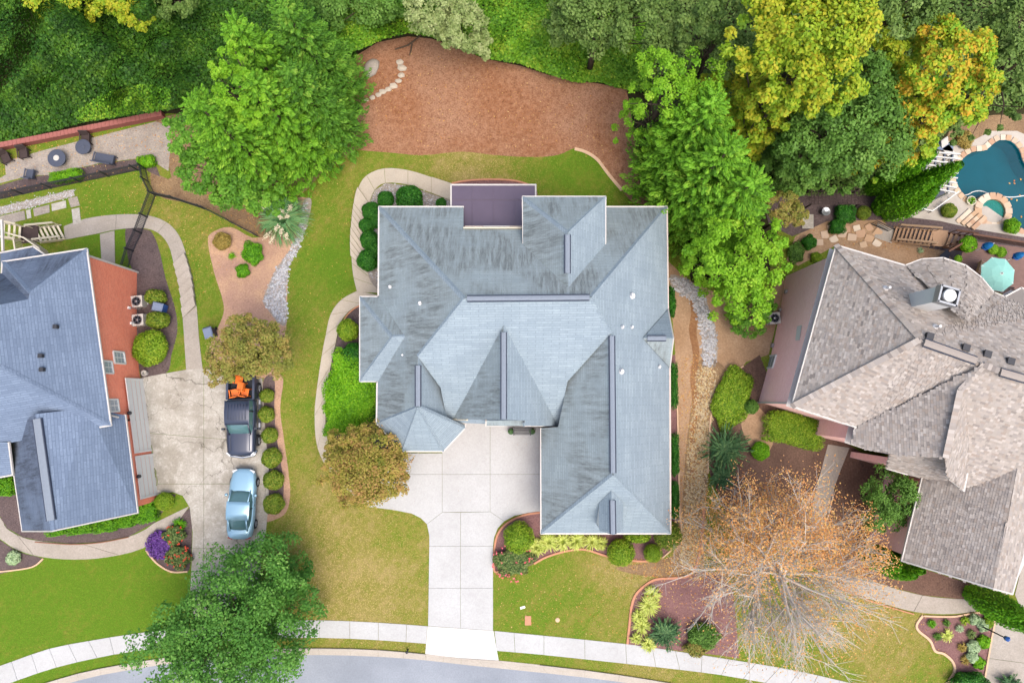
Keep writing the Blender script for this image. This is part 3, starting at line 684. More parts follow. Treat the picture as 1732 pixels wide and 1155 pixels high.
def walls(parent, outline, mat, inset=.4, name='wall', soffit=True, sz=.07):
    """walls below an eave outline [(px,py,z)]; each side is a wall of its own, with a soffit above"""
    pts = [V3(p) for p in outline]; ins = shrink([p.copy() for p in pts], inset); n = len(pts)
    for i in range(n):
        a, b = ins[i], ins[(i + 1) % n]
        if (a - b).length < .25: continue
        za, zb = pts[i].z - .06, pts[(i + 1) % n].z - .06
        k = max(1, int((b - a).length / 1.5)); vv = []; ff = []
        for j in range(k + 1):
            p = a.lerp(b, j / k); vv += [(p.x, p.y, h(p.y) - .15), (p.x, p.y, za + (zb - za) * j / k)]
        for j in range(k): ff.append((2 * j, 2 * j + 2, 2 * j + 3, 2 * j + 1))
        o = pym(name, vv, ff, MATS[mat], parent)
        nr = (b - a).cross(Vector((0, 0, 1)))
        ctr = sum(ins, Vector()) / n
        set_uv(o.data)
    if soffit:
        vv = [(p.x, p.y, p.z - sz) for p in pts]
        tr = tessellate_polygon([[Vector((p.x, p.y, 0)) for p in pts]])
        pym('soffit', vv, tr, MATS['gutter_white'], parent)
    return ins

# ================================================================== the centre house
E, RZ = 3.3, 9.8
house = empty('house', P(866, 560, 0), 0, 'large brick house with grey-blue hipped shingle roof in the middle of the picture', 'house', 'houses')
A_, B_ = (641, 350, E), (1128, 350, E); Rl, Rr = (785, 505, RZ), (1000, 503, RZ)
bp = plane(A_, B_, Rl); fp = plane(Rl, Rr, (866, 722, E)); rp = plane(B_, (1133, 760, E), Rr); lp = plane(A_, (638, 690, E), Rl)
BZ = on(fp, 707, 603).z; GZ = on(fp, 1034, 563).z; CZ = on(fp, 852, 550).z
lr = on(lp, 692, 569).z
gp = plane((1034, 563, GZ), (1037, 803, GZ), (915, 902, E)); cl = plane((852, 550, CZ), (852, 709, CZ), (764, 709, E + .25)); cr_ = plane((852, 550, CZ), (852, 709, CZ), (943, 720, E + .1)); by = plane((707, 603, BZ), (707, 688, BZ), (759, 712, 3.7))
S, K = 'shingle_stained', 'shingle_clean'
faces = [
    (S, [A_, (784, 350, E), on(bp, 784, 388), on(bp, 900, 388), (900, 350, E), B_, Rr, Rl]),
    (S, [A_, Rl, (707, 603, BZ), (707, 688, BZ), (637, 716, E), (639, 645, E), (640, 502, E)]),
    (K, [Rl, Rr, (1034, 563, GZ), on(fp, 960, 645), (944, 722, E), (757, 714, E + .2), on(fp, 745, 655), (707, 603, BZ)]),
    (K, [B_, Rr, (1034, 563, GZ), (1037, 803, GZ), (1134, 902, E), (1132, 620, E)]),
    # garage wing
    (S, [(1034, 563, GZ), on(gp, 960, 645), on(gp, 944, 722), on(gp, 915, 724), (915, 902, E), (1037, 803, GZ)]),
    (K, [(1037, 803, GZ), (915, 902, E), (1134, 902, E)]),
    # bay wing
    (K, [(707, 603, BZ), on(by, 745, 655), (759, 712, 3.7), (707, 688, BZ)]),
    (S, [(707, 688, BZ), (759, 712, 3.7), (787, 718, E), (787, 724, E)]),
    (K, [(707, 688, BZ), (787, 724, E), (750, 763, E)]), (K, [(707, 688, BZ), (750, 763, E), (680, 763, E)]), (K, [(707, 688, BZ), (680, 763, E), (637, 716, E)]),
]
roof = roof_mesh('roof', faces, house)
cg = roof_mesh('gable_roof', [(S, [(852, 550, CZ), on(cl, 778, 640), (764, 709, E + .25), (852, 709, CZ)]), (K, [(852, 550, CZ), on(cr_, 925, 642), (943, 720, E + .1), on(cr_, 888, 720), on(cr_, 888, 711), (852, 709, CZ)])], house, .03)
LS = [(S, [(609, 502, E), (609, 645, E), (664, 570, lr)]), (S, [(609, 502, E), (664, 570, lr), on(lp, 692, 569), (642, 502, E)]), (K, [(609, 645, E), (641, 645, E), on(lp, 692, 569), (664, 570, lr)])]
roof_mesh('wing_roof', LS, house, .03)
HB = on(bp, 884, 413).z; HR = on(bp, 961, 487).z
roof_mesh('wing_roof', [(S, [(884, 333, HB), (1024, 333, HB), (961, 393, HR)]), (S, [(884, 333, HB), (884, 413, HB), on(bp, 961, 487), (961, 393, HR)]), (K, [(1024, 333, HB), (961, 393, HR), on(bp, 961, 487), (1024, 415, HB)])], house, .03)
DR = on(rp, 1087, 572).z
roof_mesh('gable_roof', [(K, [(1087, 572, DR), (1130, 523, E + .1), (1139, 572, DR)]), (S, [(1087, 572, DR), (1139, 572, DR), (1133, 622, E + .1)])], house, .04)
hp = plane((1037, 803, GZ), (915, 902, E), (1134, 902, E))
DE, DT = on(hp, 1013, 850).z, on(hp, 1034, 829).z
roof_mesh('dormer_roof', [(K, [(1034, 829, DT), (1013, 850, DE), (1013, 897, DE), (1037, 904, DT)]), (K, [(1034, 829, DT), (1054, 850, DE), (1054, 897, DE), (1037, 904, DT)])], house, .04)
mb = MB()
for x in (1014, 1053):
    a, b = P(x, 852, DE - .05), P(x, 893, DE - .05); c, d = on(hp, x, 893), on(hp, x, 852)
    b2 = Vector((b.x, b.y, on(hp, x, 893).z - .1)); mb.add([a, b, b2], [(0, 1, 2)])
q0, q1, q2 = P(1014, 894, DE - .05), P(1053, 894, DE - .05), P(1037, 900, DT - .05)
mb.add([q0, q1, q2, (q0.x, q0.y, q0.z - 3), (q1.x, q1.y, q1.z - 3)], [(0, 1, 2), (0, 1, 4, 3)])
mb.build('dormer_wall', MATS['white_paint'], house)
# gable walls
def gable_wall(pts, mat='brick_brown', back=.3, dirn=Vector((0, 1, 0))):
    v = [V3(p) + dirn * back - Vector((0, 0, .1)) for p in pts]; n = len(v)
    return pym('gable_wall', v, [tuple(range(n))], MATS[mat], house)
gable_wall([(764, 709, E), (943, 718, E), (852, 709, CZ)]); gable_wall([(1131, 523, E), (1139, 572, DR), (1134, 622, E)], dirn=Vector((-1, 0, 0)))
walls(house, [A_, (784, 350, E), (784, 388, E), (884, 388, E), (884, 352, E), B_, (1131, 523, E), (1132, 620, E), (1134, 902, E), (915, 902, E), (915, 724, E), (943, 720, E), (822, 716, E), (822, 706, E), (788, 706, E), (787, 724, E), (750, 763, E), (680, 763, E), (637, 716, E), (640, 645, E), (609, 645, E), (609, 502, E), (640, 502, E)], 'brick_brown')
walls(house, [(884, 333, HB), (1024, 333, HB), (1024, 413, HB), (884, 413, HB)], 'brick_brown', .35)
# gutters, each run its own
for run in ([(640, 502, E), A_, (784, 350, E)], [(885, 412, HB), (884, 333, HB), (1024, 333, HB), (1024, 413, HB)], [(1025, 350, E), B_], [(609, 645, E), (609, 502, E), (641, 502, E)], [(609, 645, E), (638, 645, E), (637, 716, E)],
            [(637, 716, E), (680, 763, E), (750, 763, E), (787, 724, E), (788, 712, E)], [(915, 724, E), (915, 902, E)], [(915, 902, E), (1134, 902, E)]): gutter(house, run)
gutter(house, [B_, (1130, 523, E)], 'gutter_trim'); gutter(house, [(1133, 622, E), (1134, 902, E)], 'gutter_trim')
gutter(house, [(1130, 523, E + .1), (1139, 572, DR), (1133, 622, E + .1)], 'gutter_white', .08, .1, 'rake_board')
gutter(house, [(764, 709, E + .25), (790, 710, E + 1.7)], 'cream_paint', .1, .12, 'rake_board')
gutter(house, [(888, 720, E), (941, 720, E)], 'gutter_white')
# ridge vents and hip caps
for a, b in (((790, 505, RZ), (997, 503, RZ)), ((1035, 568, GZ), (1037, 800, GZ)), ((852, 562, CZ), (852, 709, CZ)), ((707, 618, BZ), (707, 687, BZ)), ((960, 397, HR), (960, 462, HR)), ((1095, 572, DR), (1127, 572, DR)), ((1036, 846, DT), (1037, 903, DT))): ridge_vent(house, a, b)
for a, b, m in ((A_, Rl, K), (B_, Rr, K), (Rl, (707, 603, BZ), K), (Rr, (1034, 563, GZ), K), ((1037, 803, GZ), (915, 902, E), K), ((1037, 803, GZ), (1134, 902, E), K), ((707, 688, BZ), (637, 716, E), K), ((707, 688, BZ), (680, 763, E), K), ((707, 688, BZ), (750, 763, E), K), ((707, 688, BZ), (787, 724, E), K),
                ((609, 502, E), (664, 570, lr), K), ((609, 645, E), (664, 570, lr), K), ((664, 570, lr), (690, 569, lr), K), ((884, 333, HB), (961, 393, HR), K), ((1024, 333, HB), (961, 393, HR), K)): hip_cap(house, a, b, m)
# pipes
for pl, x, y, hg, r in ((lp, 660, 485, .3, .06), (lp, 711, 513, .4, .07), (lp, 682, 601, .4, .06), (rp, 1069, 500, .4, .09), (rp, 1053, 553, .35, .05), (rp, 1069, 553, .35, .05), (rp, 1051, 628, .4, .08), (rp, 1115, 620, .35, .06)): pipe(house, pl, x, y, hg, r)
# screened porch behind: dark metal roof with white gutters
pz0, pz1 = 2.7, 3.6
po = roof_mesh('porch_roof', [('porch_metal', [(763, 313, pz0), (906, 313, pz0), (906, 390, pz1), (763, 390, pz1)])], house)
gutter(house, [(763, 390, pz1), (763, 313, pz0), (906, 313, pz0), (906, 340, pz0 + .3)], 'gutter_white', .1, .14)
for fx in (.25, .5, .75):
    x = 763 + fx * 143; mb = MB(); mb.bar(P(x, 314, pz0 + .02), P(x, 389, pz1 + .02), .04, .04); mb.build('roof_seam', MATS['porch_metal'], po)
mb = MB(); mb.bar(P(765, 338, pz0 + .33), P(905, 338, pz0 + .33), .03, .04); mb.build('roof_seam', MATS['porch_metal'], po)
walls(house, [(763, 313, pz0), (906, 313, pz0), (906, 390, pz1), (763, 390, pz1)], 'brick_brown', .25, soffit=False)
wt = MB(); wt.bar(on(bp, 784, 388, .1), on(bp, 884, 388, .1), .09, .16); wt.build('eave_trim', MATS['cream_paint'], house)
wt = MB(); wt.bar(P(786, 384, 4.3), P(882, 384, 4.3), .16, .03); wt.build('flashing', MATS['gutter_trim'], house)
for x0, x1, y in ((810, 858, 387), (818, 862, 383)):
    wt = MB(); wt.bar(P(x0, y, 4.5), P(x1, y, 4.5), .05, .05)
    for k in range(3): x = x0 + (x1 - x0) * k / 2; wt.bar(P(x, y, 4.2), P(x, y, 4.5), .04, .04)
    wt.build('roof_bracket', MATS['white_paint'], house)
# small dark roof over the entry
en = roof_mesh('entry_roof', [(S, [(822, 711, 4.6), (888, 711, 4.6), (886, 720, 4.2), (822, 720, 4.2)])], house, .05)
gutter(house, [(822, 711, 4.6), (822, 720, 4.2), (852, 720, 4.2)], 'gutter_white', .09, .12)
MB().bar(P(886, 712, 4.75), P(886, 719, 4.4), .1, .2).build('flashing', MATS['shingle_clean'], house)

# ================================================================== the left house
lh = empty('house', P(60, 640, 0), 0, 'red brick house with dark slate-blue roof and white garage doors at left edge', 'house', 'houses')
ME, GE = 5.0, 3.4
rpl = plane((148, 423, ME), (188, 719, ME), (0, 620, 8.8))
ap_ = on(rpl, 50, 495); far = on(rpl, -150, 545)
SB, SD = 'shingle_slate_blue', 'shingle_slate_stained'
gz = 7.0
roof_mesh('roof', [(SB, [(147, 421, ME), (188, 719, ME), (0, 620, 8.8), far, on(rpl, 48, 506), ap_]),
                   (SB, [far, (0, 620, 8.8), (188, 719, ME), (124, 730, ME), (-150, 778, ME)]),
                   (SD, [(4, 443, ME), (147, 421, ME), ap_]), (SD, [(4, 443, ME), ap_, on(rpl, 48, 506), (3, 462, ME)]),
                   (SD, [(3, 462, ME), on(rpl, 48, 506), far, (-150, 490, ME)])], lh)
roof_mesh('garage_roof', [(SB, [(212, 702, GE), (233, 867, GE), (88, 899, gz), (60, 700, gz), (150, 690, 5.5)]), (SD, [(60, 700, gz), (88, 899, gz), (38, 899, GE), (16, 748, GE), (20, 730, GE + .5)])], lh, .02)
roof_mesh('lower_roof', [(SD, [(0, 428, 4.0), (56, 417, 4.0), (78, 432, 4.0), (60, 445, 4.5), (0, 452, 4.5)])], lh, -.02)
roof_mesh('lower_roof', [(SB, [(-150, 740, 5.4), (15, 748, 5.2), (22, 803, 3.6), (-150, 832, 3.6)])], lh, -.02)
mi = walls(lh, [(-150, 490, ME), (3, 462, ME), (4, 443, ME), (147, 421, ME), (188, 719, ME), (-150, 772, ME)], 'brick_red', .35)
gi = walls(lh, [(60, 730, GE), (212, 702, GE), (233, 867, GE), (38, 898, GE), (16, 748, GE)], 'brick_red', .35)
v = [gi[2] + Vector((0, 0, -.1)), gi[3] + Vector((0, 0, -.1)), V3((88, 897, gz)) + Vector((0, .35, -.15))]
pym('gable_wall', v, [(0, 1, 2)], MATS['brick_red'], lh)
for run in ([(3, 462, ME), (4, 443, ME), (147, 421, ME), (188, 719, ME), (124, 730, ME)], [(188, 707, GE + .3), (212, 702, GE), (233, 867, GE)], [(0, 428, 4.0), (56, 417, 4.0), (78, 432, 4.0)], [(15, 748, 5.2), (22, 803, 3.6), (-60, 818, 3.6)]): gutter(lh, run, w=.1, t=.12)
gutter(lh, [(233, 867, GE), (88, 898, gz), (38, 898, GE), (16, 748, GE)], w=.08, t=.12, name='rake_board')
ridge_vent(lh, (62, 708, gz), (86, 880, gz), .5)
for pl_, a, b in ((0, (188, 719, ME), (0, 620, 8.8)), (0, (147, 421, ME), ap_), (0, (4, 443, ME), ap_)): hip_cap(lh, a, b, SB)
hip_cap(lh, (86, 880, gz), (88, 897, gz), SB)
for x, y in ((97, 553), (72, 602), (74, 625)): box_vent(lh, rpl, x, y, .22, .2)
# downspout on the far corner, conduit boxes
c0, c1 = mi[3], Vector((mi[3].x, mi[3].y, h(mi[3].y)))
MB().bar(Vector((c0.x + .08, c0.y + .05, ME - .1)), Vector((c0.x + .08, c0.y + .05, c1.z)), .12, .12).build('downspout', MATS['gutter_white'], lh)
W0, W1 = mi[3], mi[4]
wn_ = (W1 - W0).cross(Vector((0, 0, 1))).normalized(); wn_ = wn_ if wn_.x > 0 else -wn_
def window(x, y, w, hgt, wall0, wall1, parent, nrm, rows=3, cols=2):
    c = on_wall(x, y, wall0, wall1); u = (wall1 - wall0); u.z = 0; u.normalize(); z = Vector((0, 0, 1))
    piece_m = MB()
    for sx, sz, ww, hh in ((0, -hgt / 2, w, .1), (0, hgt / 2, w, .1), (-w / 2, 0, .1, hgt), (w / 2, 0, .1, hgt)):
        p = c + u * sx + z * sz + nrm * .04; vv = [p + u * (i * ww / 2) + z * (j * hh / 2) + nrm * k for k in (-.05, .05) for i, j in ((-1, -1), (1, -1), (1, 1), (-1, 1))]
        piece_m.add(vv, [(3, 2, 1, 0), (4, 5, 6, 7), (0, 1, 5, 4), (1, 2, 6, 5), (2, 3, 7, 6), (3, 0, 4, 7)])
    wo = piece_m.build('window', MATS['white_paint'], parent)
    for i in range(cols):
        for j in range(rows):
            a = c + u * (-w / 2 + w * (i + .5) / cols) + z * (-hgt / 2 + hgt * (j + .5) / rows) + nrm * .03
            ww, hh = w / cols * .42, hgt / rows * .42
            pym('pane', [a + u * s + z * t_ for s, t_ in ((-ww, -hh), (ww, -hh), (ww, hh), (-ww, hh))], [(0, 1, 2, 3)], MATS['glass'], wo)
    bk = c + nrm * .015
    pym('sash', [bk + u * s + z * t_ for s, t_ in ((-w / 2, -hgt / 2), (w / 2, -hgt / 2), (w / 2, hgt / 2), (-w / 2, hgt / 2))], [(0, 1, 2, 3)], MATS['white_paint'], wo)
    return wo
plain('glass', A(176, 186, 194), .1, .6, var=.2)
for x, y, w, hg in ((201, 605, .8, 1.3), (180, 621, .8, 1.3), (190, 686, .8, 1.3)): window(x, y, w, hg, W0, W1, lh, wn_)
# garage doors (four panels each)
g0, g1 = gi[1], gi[2]; gn = (g1 - g0).cross(Vector((0, 0, 1))).normalized(); gn = gn if gn.x > 0 else -gn
def garage_door(ya, yb, wall0, wall1, nrm):
    u = (wall1 - wall0); u.z = 0; L = u.length; u.normalize()
    a = G(237 + (ya - 635) / 203 * 28, ya); b = G(237 + (yb - 635) / 203 * 28, yb)
    ta, tb = (a - wall0).dot(u), (b - wall0).dot(u)
    def pt(t_, z): q = wall0 + u * t_; return Vector((q.x, q.y, z)) + nrm * .06
    m = MB(); z0 = h(a.y)
    fr = MB()
    for (t0, t1, q0_, q1_) in ((ta - .12, ta, 0, 2.35), (tb, tb + .12, 0, 2.35), (ta, tb, 2.2, 2.35)):
        vv = [pt(t0, z0 + q0_), pt(t1, z0 + q0_), pt(t1, z0 + q1_), pt(t0, z0 + q1_)]; fr.add(vv + [p_ + nrm * .05 for p_ in vv], [(4, 5, 6, 7), (0, 1, 5, 4), (1, 2, 6, 5), (2, 3, 7, 6), (3, 0, 4, 7)])
    d = fr.build('garage_door', MATS['white_paint'], lh)
    for k in range(4):
        vv = [pt(ta, z0 + k * .55 + .01), pt(tb, z0 + k * .55 + .01), pt(tb, z0 + k * .55 + .53), pt(ta, z0 + k * .55 + .53)]
        pym('panel', vv, [(0, 1, 2, 3)], MATS['white_paint'], d)
garage_door(644, 760, g0, g1, gn); garage_door(770, 834, g0, g1, gn)
# lamps on the garage wall
for x, y in ((215, 699), (231, 806)):
    p = on_wall(x, y, g0, g1) + gn * .15; MB().lathe(p, [(.06, -.2), (.12, -.12), (.12, .1), (.03, .2)], 8).build('wall_lamp', MATS['black_metal'], lh)
for a, b in (((186, 703), (197, 706)), ((264, 830), (268, 836))):
    MB().tube([on_wall(a[0], a[1], g0, g1) + gn * .1, on_wall(b[0], b[1], g0, g1) + gn * .12], .06, 6).build('downspout', MATS['gutter_white'], lh)

# ================================================================== the right house
rh = empty('house', P(1560, 680, 0), 0, 'pink brick house with mottled tan architectural shingle roof at right edge', 'house', 'houses')
RE = 7.0
lpl = plane((1414, 415, RE), (1339, 687, RE), (1556, 574, 11)); 
bkp = plane((1414, 415, RE), (1531, 449, RE), (1556, 574, 11)); frp = plane((1339, 687, RE), (1447, 722, RE), (1556, 574, 11))
rk = on(bkp, 1664, 617)
wlp = plane((1447, 722, RE), (1598, 775, 10.2), (1623, 660, 10.8)); ptp = plane((1500, 792, 5.6), (1560, 808, 5.6), (1600, 770, 9.2)); stp = plane((1623, 660, 10.85), (1598, 775, 10.25), (1630, 830, 7.6))
rtp = plane(rk, on(bkp, 1850, 672), (1735, 790, 8.3)); glp = plane((1560, 806, 5.0), (1525, 948, 5.0), (1679, 995, 8.3)); grp = plane((1679, 995, 8.3), (1712, 1004, 7.4), on(glp, 1722, 788))
rfaces = {
    'left': [(1414, 415, RE), (1339, 687, RE), (1556, 574, 11)],
    'back': [(1414, 415, RE), (1531, 449, RE), (1600, 470, RE), (1700, 502, RE), (1727, 487, RE), (1850, 520, RE), on(bkp, 1850, 672), on(bkp, 1690, 628), rk, (1556, 574, 11)],
    'front': [(1339, 687, RE), (1447, 722, RE), rk, (1556, 574, 11)],
    'wing_left': [(1447, 722, RE), on(wlp, 1440, 750), on(wlp, 1471, 760), on(wlp, 1506, 768), (1598, 775, 10.2), (1623, 660, 10.8), on(wlp, 1664, 617)],
    'porch': [on(ptp, 1506, 766), (1500, 792, 5.6), on(ptp, 1534, 802), (1560, 808, 5.6), on(ptp, 1602, 812), (1600, 770, 9.2)],
    'strip': [(1623, 660, 10.85), (1598, 775, 10.25), on(stp, 1602, 806), (1630, 830, 7.6), on(stp, 1641, 740), on(stp, 1640, 690)],
    'right': [rk, on(rtp, 1690, 628), on(rtp, 1850, 672), on(rtp, 1850, 800), (1735, 790, 8.3), on(rtp, 1632, 826), on(rtp, 1600, 700), on(rtp, 1623, 655)],
    'garage_left': [(1560, 806, 5.0), (1525, 948, 5.0), (1679, 995, 8.3), on(glp, 1722, 788), on(glp, 1636, 808)],
    'garage_right': [(1679, 995, 8.3), (1712, 1004, 7.4), on(grp, 1735, 925), on(grp, 1800, 800), on(grp, 1722, 788)],
}
TA = P(1634, 545, 10.5)
arc = [(1531, 449, RE), (1559, 438.5, RE), (1595, 436.5, RE), (1633, 449, RE), (1660, 470, RE), (1681, 495, RE), (1699, 502, RE)]
for i in range(len(arc) - 1): rfaces['turret%d' % i] = [arc[i], arc[i + 1], TA]
plain('shingle_backing', A(166, 157, 149), .95, .1)
rr_ = roof_mesh('roof', [('shingle_backing', [V3(p) for p in f]) for f in rfaces.values()], rh, -.03)
leafmat('shingle_tabs', [A(144, 136, 130), A(172, 164, 156), A(182, 173, 164), A(158, 151, 146), A(196, 188, 180), A(164, 151, 140), A(176, 168, 160)], 0, .9)
def shingles():
    quads = []      # (centre, u, w, n, width, height)
    for key, f in rfaces.items():
        pts = [V3(p) for p in f]; n = Vector()
        for i in range(len(pts)): n += pts[i].cross(pts[(i + 1) % len(pts)])
        n.normalize(); n = n if n.z > 0 else -n
        u = Vector((0, 0, 1)).cross(n).normalized(); w = n.cross(u)
        c = sum(pts, Vector()) / len(pts)
        q = [((p - c).dot(u), (p - c).dot(w)) for p in pts]
        # height above the mean plane by fitting the outline's own triangulation is small; use mean plane + local lift
        x0, x1 = min(a for a, b in q), max(a for a, b in q); y0, y1 = min(b for a, b in q), max(b for a, b in q)
        tris = tessellate_polygon([[Vector((a, b, 0)) for a, b in q]])
        T = [[(q[i][0], q[i][1], (pts[i] - c).dot(n)) for i in t] for t in tris]
        def zz(x, y):
            for (ax, ay, az), (bx, by, bz), (cx_, cy_, cz) in T:
                d = (by - cy_) * (ax - cx_) + (cx_ - bx) * (ay - cy_)
                if abs(d) < 1e-9: continue
                l0 = ((by - cy_) * (x - cx_) + (cx_ - bx) * (y - cy_)) / d; l1 = ((cy_ - ay) * (x - cx_) + (ax - cx_) * (y - cy_)) / d
                if l0 >= -1e-6 and l1 >= -1e-6 and l0 + l1 <= 1 + 1e-6: return l0 * az + l1 * bz + (1 - l0 - l1) * cz
            return None
        row = 0; y = y0
        while y < y1:
            x = x0 - random.random() * .3
            while x < x1:
                wd = random.choice((.13, .17, .21, .25, .3)); cx_, cy_ = x + wd / 2, y + .0725
                z = zz(cx_, cy_)
                if z is not None:
                    lf = random.choice((0, 0, .004, .008))
                    quads.append((c + u * cx_ + w * cy_ + n * (z + lf), u, w, n, wd - .008, .16))
                x += wd
            y += .145
    px = [to_px(*q[0]) for q in quads]
    vis = [i for i, (a, b) in enumerate(px) if 0 < a < 1732 and 0 < b < 1155]
    vis.sort(key=lambda i: -quads[i][4] * (1 if 1340 < px[i][0] < 1600 and 430 < px[i][1] < 700 else .5))
    single = set(vis[:300])
    meshes = [unit_cube('shingle_%d' % k, MATS['shingle_tabs'], k / 11) for k in range(12)]
    for i in vis[:300]:
        c, u, w, n, wd, hh = quads[i]; n2 = (n + w * -.08).normalized(); w2 = n2.cross(u)
        piece('shingle', meshes[random.randrange(12)], rr_, frame(c, u, w2, n2, (wd, hh, .025)))
    co = []; tint = []
    for i, (c, u, w, n, wd, hh) in enumerate(quads):
        if i in single: continue
        t_ = random.random(); lo = c - w * (hh / 2) + n * .022; hi = c + w * (hh / 2) + n * .003; a = u * (wd / 2)
        co += [lo - a, lo + a, hi + a, hi - a, lo - a - n * .03, lo + a - n * .03, lo + a, lo - a]; tint += [t_, t_]
    me = npmesh('shingle_field', [tuple(v) for v in co], 4, np.array(tint)); o = link('shingle_field', me, rr_, MATS['shingle_tabs']); tag(o, kind='stuff')
shingles()
# cap shingles along hips and ridges, one by one
def cap_run(a, b, w=.34, step=.2):
    a, b = V3(a), V3(b); d = b - a; L = d.length; d.normalize(); s = d.cross(Vector((0, 0, 1))).normalized(); u = s.cross(d)
    k = int(L / step)
    for i in range(k):
        m_ = unit_cube('shingle_%d' % random.randrange(12), None); c = a + d * (step * (i + .5)) + u * .05; d2 = (d + u * .08).normalized()
        piece('cap_shingle', m_, rr_, frame(c, s, d2, s.cross(d2), (w, step * 1.1, .03)))
for a, b in (((1414, 415, RE), (1556, 574, 11)), ((1339, 687, RE), (1556, 574, 11)), (rk, on(bkp, 1690, 628)), (rk, (1623, 660, 10.8)), ((1623, 660, 10.9), (1598, 775, 10.3))): cap_run(a, b)
for a, b in ((on(bkp, 1563, 579), on(bkp, 1651, 610)), (on(bkp, 1692, 629), on(bkp, 1800, 660))):
    o = ridge_vent(rh, a, b, .42, .06); o.data.materials[0] = MATS['shingle_backing']
outl = [(1414, 415, RE), (1531, 449, RE), (1559, 438.5, RE), (1595, 436.5, RE), (1633, 449, RE), (1660, 470, RE), (1681, 495, RE), (1699, 502, RE), (1727, 487, RE), (1850, 520, RE), (1850, 800, RE), (1640, 800, RE), (1506, 768, RE), (1471, 760, RE), (1440, 750, RE), (1447, 722, RE), (1339, 687, RE)]
ri = walls(rh, outl, 'brick_pink', .35, sz=.9)
gi2 = walls(rh, [(1560, 806, 5.0), (1525, 948, 5.0), (1712, 1004, 5.0), (1800, 800, 5.0)], 'brick_pink', .35)
walls(rh, [(1506, 766, 5.6), (1500, 792, 5.6), (1560, 808, 5.6), (1600, 780, 5.6)], 'brick_pink', .3)
for run in ([(1440, 750, RE - .4), (1447, 722, RE), (1339, 687, RE), (1414, 415, RE), *[(a, b, RE) for a, b, _ in arc], (1727, 487, RE), (1850, 520, RE)], [(1440, 750, RE - .4), (1471, 760, RE - .4)], [(1506, 766, 6.4), (1500, 792, 5.6), (1534, 802, 5.6)],
            [(1560, 806, 5.0), (1525, 948, 5.0)], [(1602, 806, 9.2), (1630, 830, 7.5), (1636, 800, 7.6)]): gutter(rh, run, w=.1, t=.12)
gutter(rh, [(1525, 948, 5.0), (1679, 995, 8.3), (1712, 1004, 7.4), (1735, 925, 7.2)], w=.09, t=.13, name='rake_board')
for x, y in ((1569, 569), (1630, 588), (1666, 599), (1705, 611)): box_vent(rh, bkp, x, y, .34, .22, -.3)
for x, y in ((1498, 488), (1582, 553)): pipe(rh, bkp, x, y, .5, .08)
q_ = [V3(p) + Vector((0, .45, -.12)) for p in ((1525, 948, 5.0), (1712, 1004, 5.0), (1712, 1004, 7.3), (1679, 995, 8.2))]
pym('gable_wall', q_, [(0, 1, 2, 3)], MATS['brick_pink'], rh)
# chimney: cream stack, dark frame, white round cap
cb = on(bkp, 1553, 512); stack = MB(); zt = 11.6
rot = -.28
stack.box((cb.x, cb.y, (cb.z + zt) / 2 - .6), (.98, .9, zt - cb.z + 1.2), rot); ch = stack.build('chimney', MATS['white_paint'], rh)
m = MB()
for sx, sy, dx, dy in ((0, -.44, 1.06, .1), (0, .44, 1.06, .1), (-.5, 0, .1, .96), (.5, 0, .1, .96)):
    R_ = Matrix.Rotation(rot, 3, 'Z'); o_ = R_ @ Vector((sx, sy, 0)); m.box((cb.x + o_.x, cb.y + o_.y, zt + .15), (dx, dy, .5), rot)
m.build('chimney_band', MATS['steel'], ch)
MB().lathe((cb.x, cb.y, zt + .05), [(.3, 0), (.3, .3), (.36, .34), (.34, .42), (.05, .5)], 14).build('flue_cap', MATS['white_paint'], ch)
MB().box((cb.x, cb.y, zt + .03), (.92, .82, .1), rot).build('chimney_crown', MATS['dark_plastic'], ch)
# fittings on the pink wall
wl0, wl1 = ri[-1], ri[0]; rn = (wl1 - wl0).cross(Vector((0, 0, 1))).normalized(); rn = rn if rn.x < 0 else -rn
window(1305, 612, .9, 1.3, wl0, wl1, rh, rn, 2, 1)
for x, y, nm, d in ((1331, 494, 'meter_box', .25), (1321, 525, 'meter_box', .2), (1308, 585, 'meter_box', .28), (1281, 661, 'meter_box', .25)):
    p = on_wall(x, y, wl0, wl1) + rn * .1; MB().box(p, (.15, d, d * 1.3), math.atan2(rn.y, rn.x)).build(nm, MATS['steel'], rh)
vl = [on_wall(x, y, wl0, wl1) + rn * .03 for x, y in ((1349, 552), (1357, 550), (1353, 576), (1346, 576))]
pym('louvre', vl, [(0, 1, 2, 3)], MATS['white_paint'], rh)
c = ri[-1]; MB().bar((c.x - .05, c.y - .05, RE - .1), (c.x - .05, c.y - .05, h(c.y)), .12, .12).build('downspout', MATS['gutter_white'], rh)
# ------------------------------------------------------------------ plants
def unit(v): return v / np.maximum(np.linalg.norm(v, axis=-1, keepdims=True), 1e-9)
def rdir(n): return unit(rng.normal(size=(n, 3)))
def leaf_quads(c, nrm, length, width, axis=None, fold=.18):
    """one bent rhombic leaf (a quad) per point; nrm is the way it faces, axis the way it grows"""
    n = len(c); a = rdir(n) if axis is None else axis
    u = unit(a - nrm * np.sum(a * nrm, 1, keepdims=True)); v = np.cross(nrm, u)
    L = np.asarray(length).reshape(-1, 1) * np.ones((n, 1)); W = np.asarray(width).reshape(-1, 1) * np.ones((n, 1))
    q = np.stack([c - u * L * .5, c + v * W * .5 + nrm * W * fold, c + u * L * .5, c - v * W * .5 + nrm * W * fold], 1)
    return q.reshape(-1, 3)
def grow(co, tint, name, mat, parent):
    me = npmesh(name, co, 4, tint); o = link(name, me, parent, MATS[mat]); return o
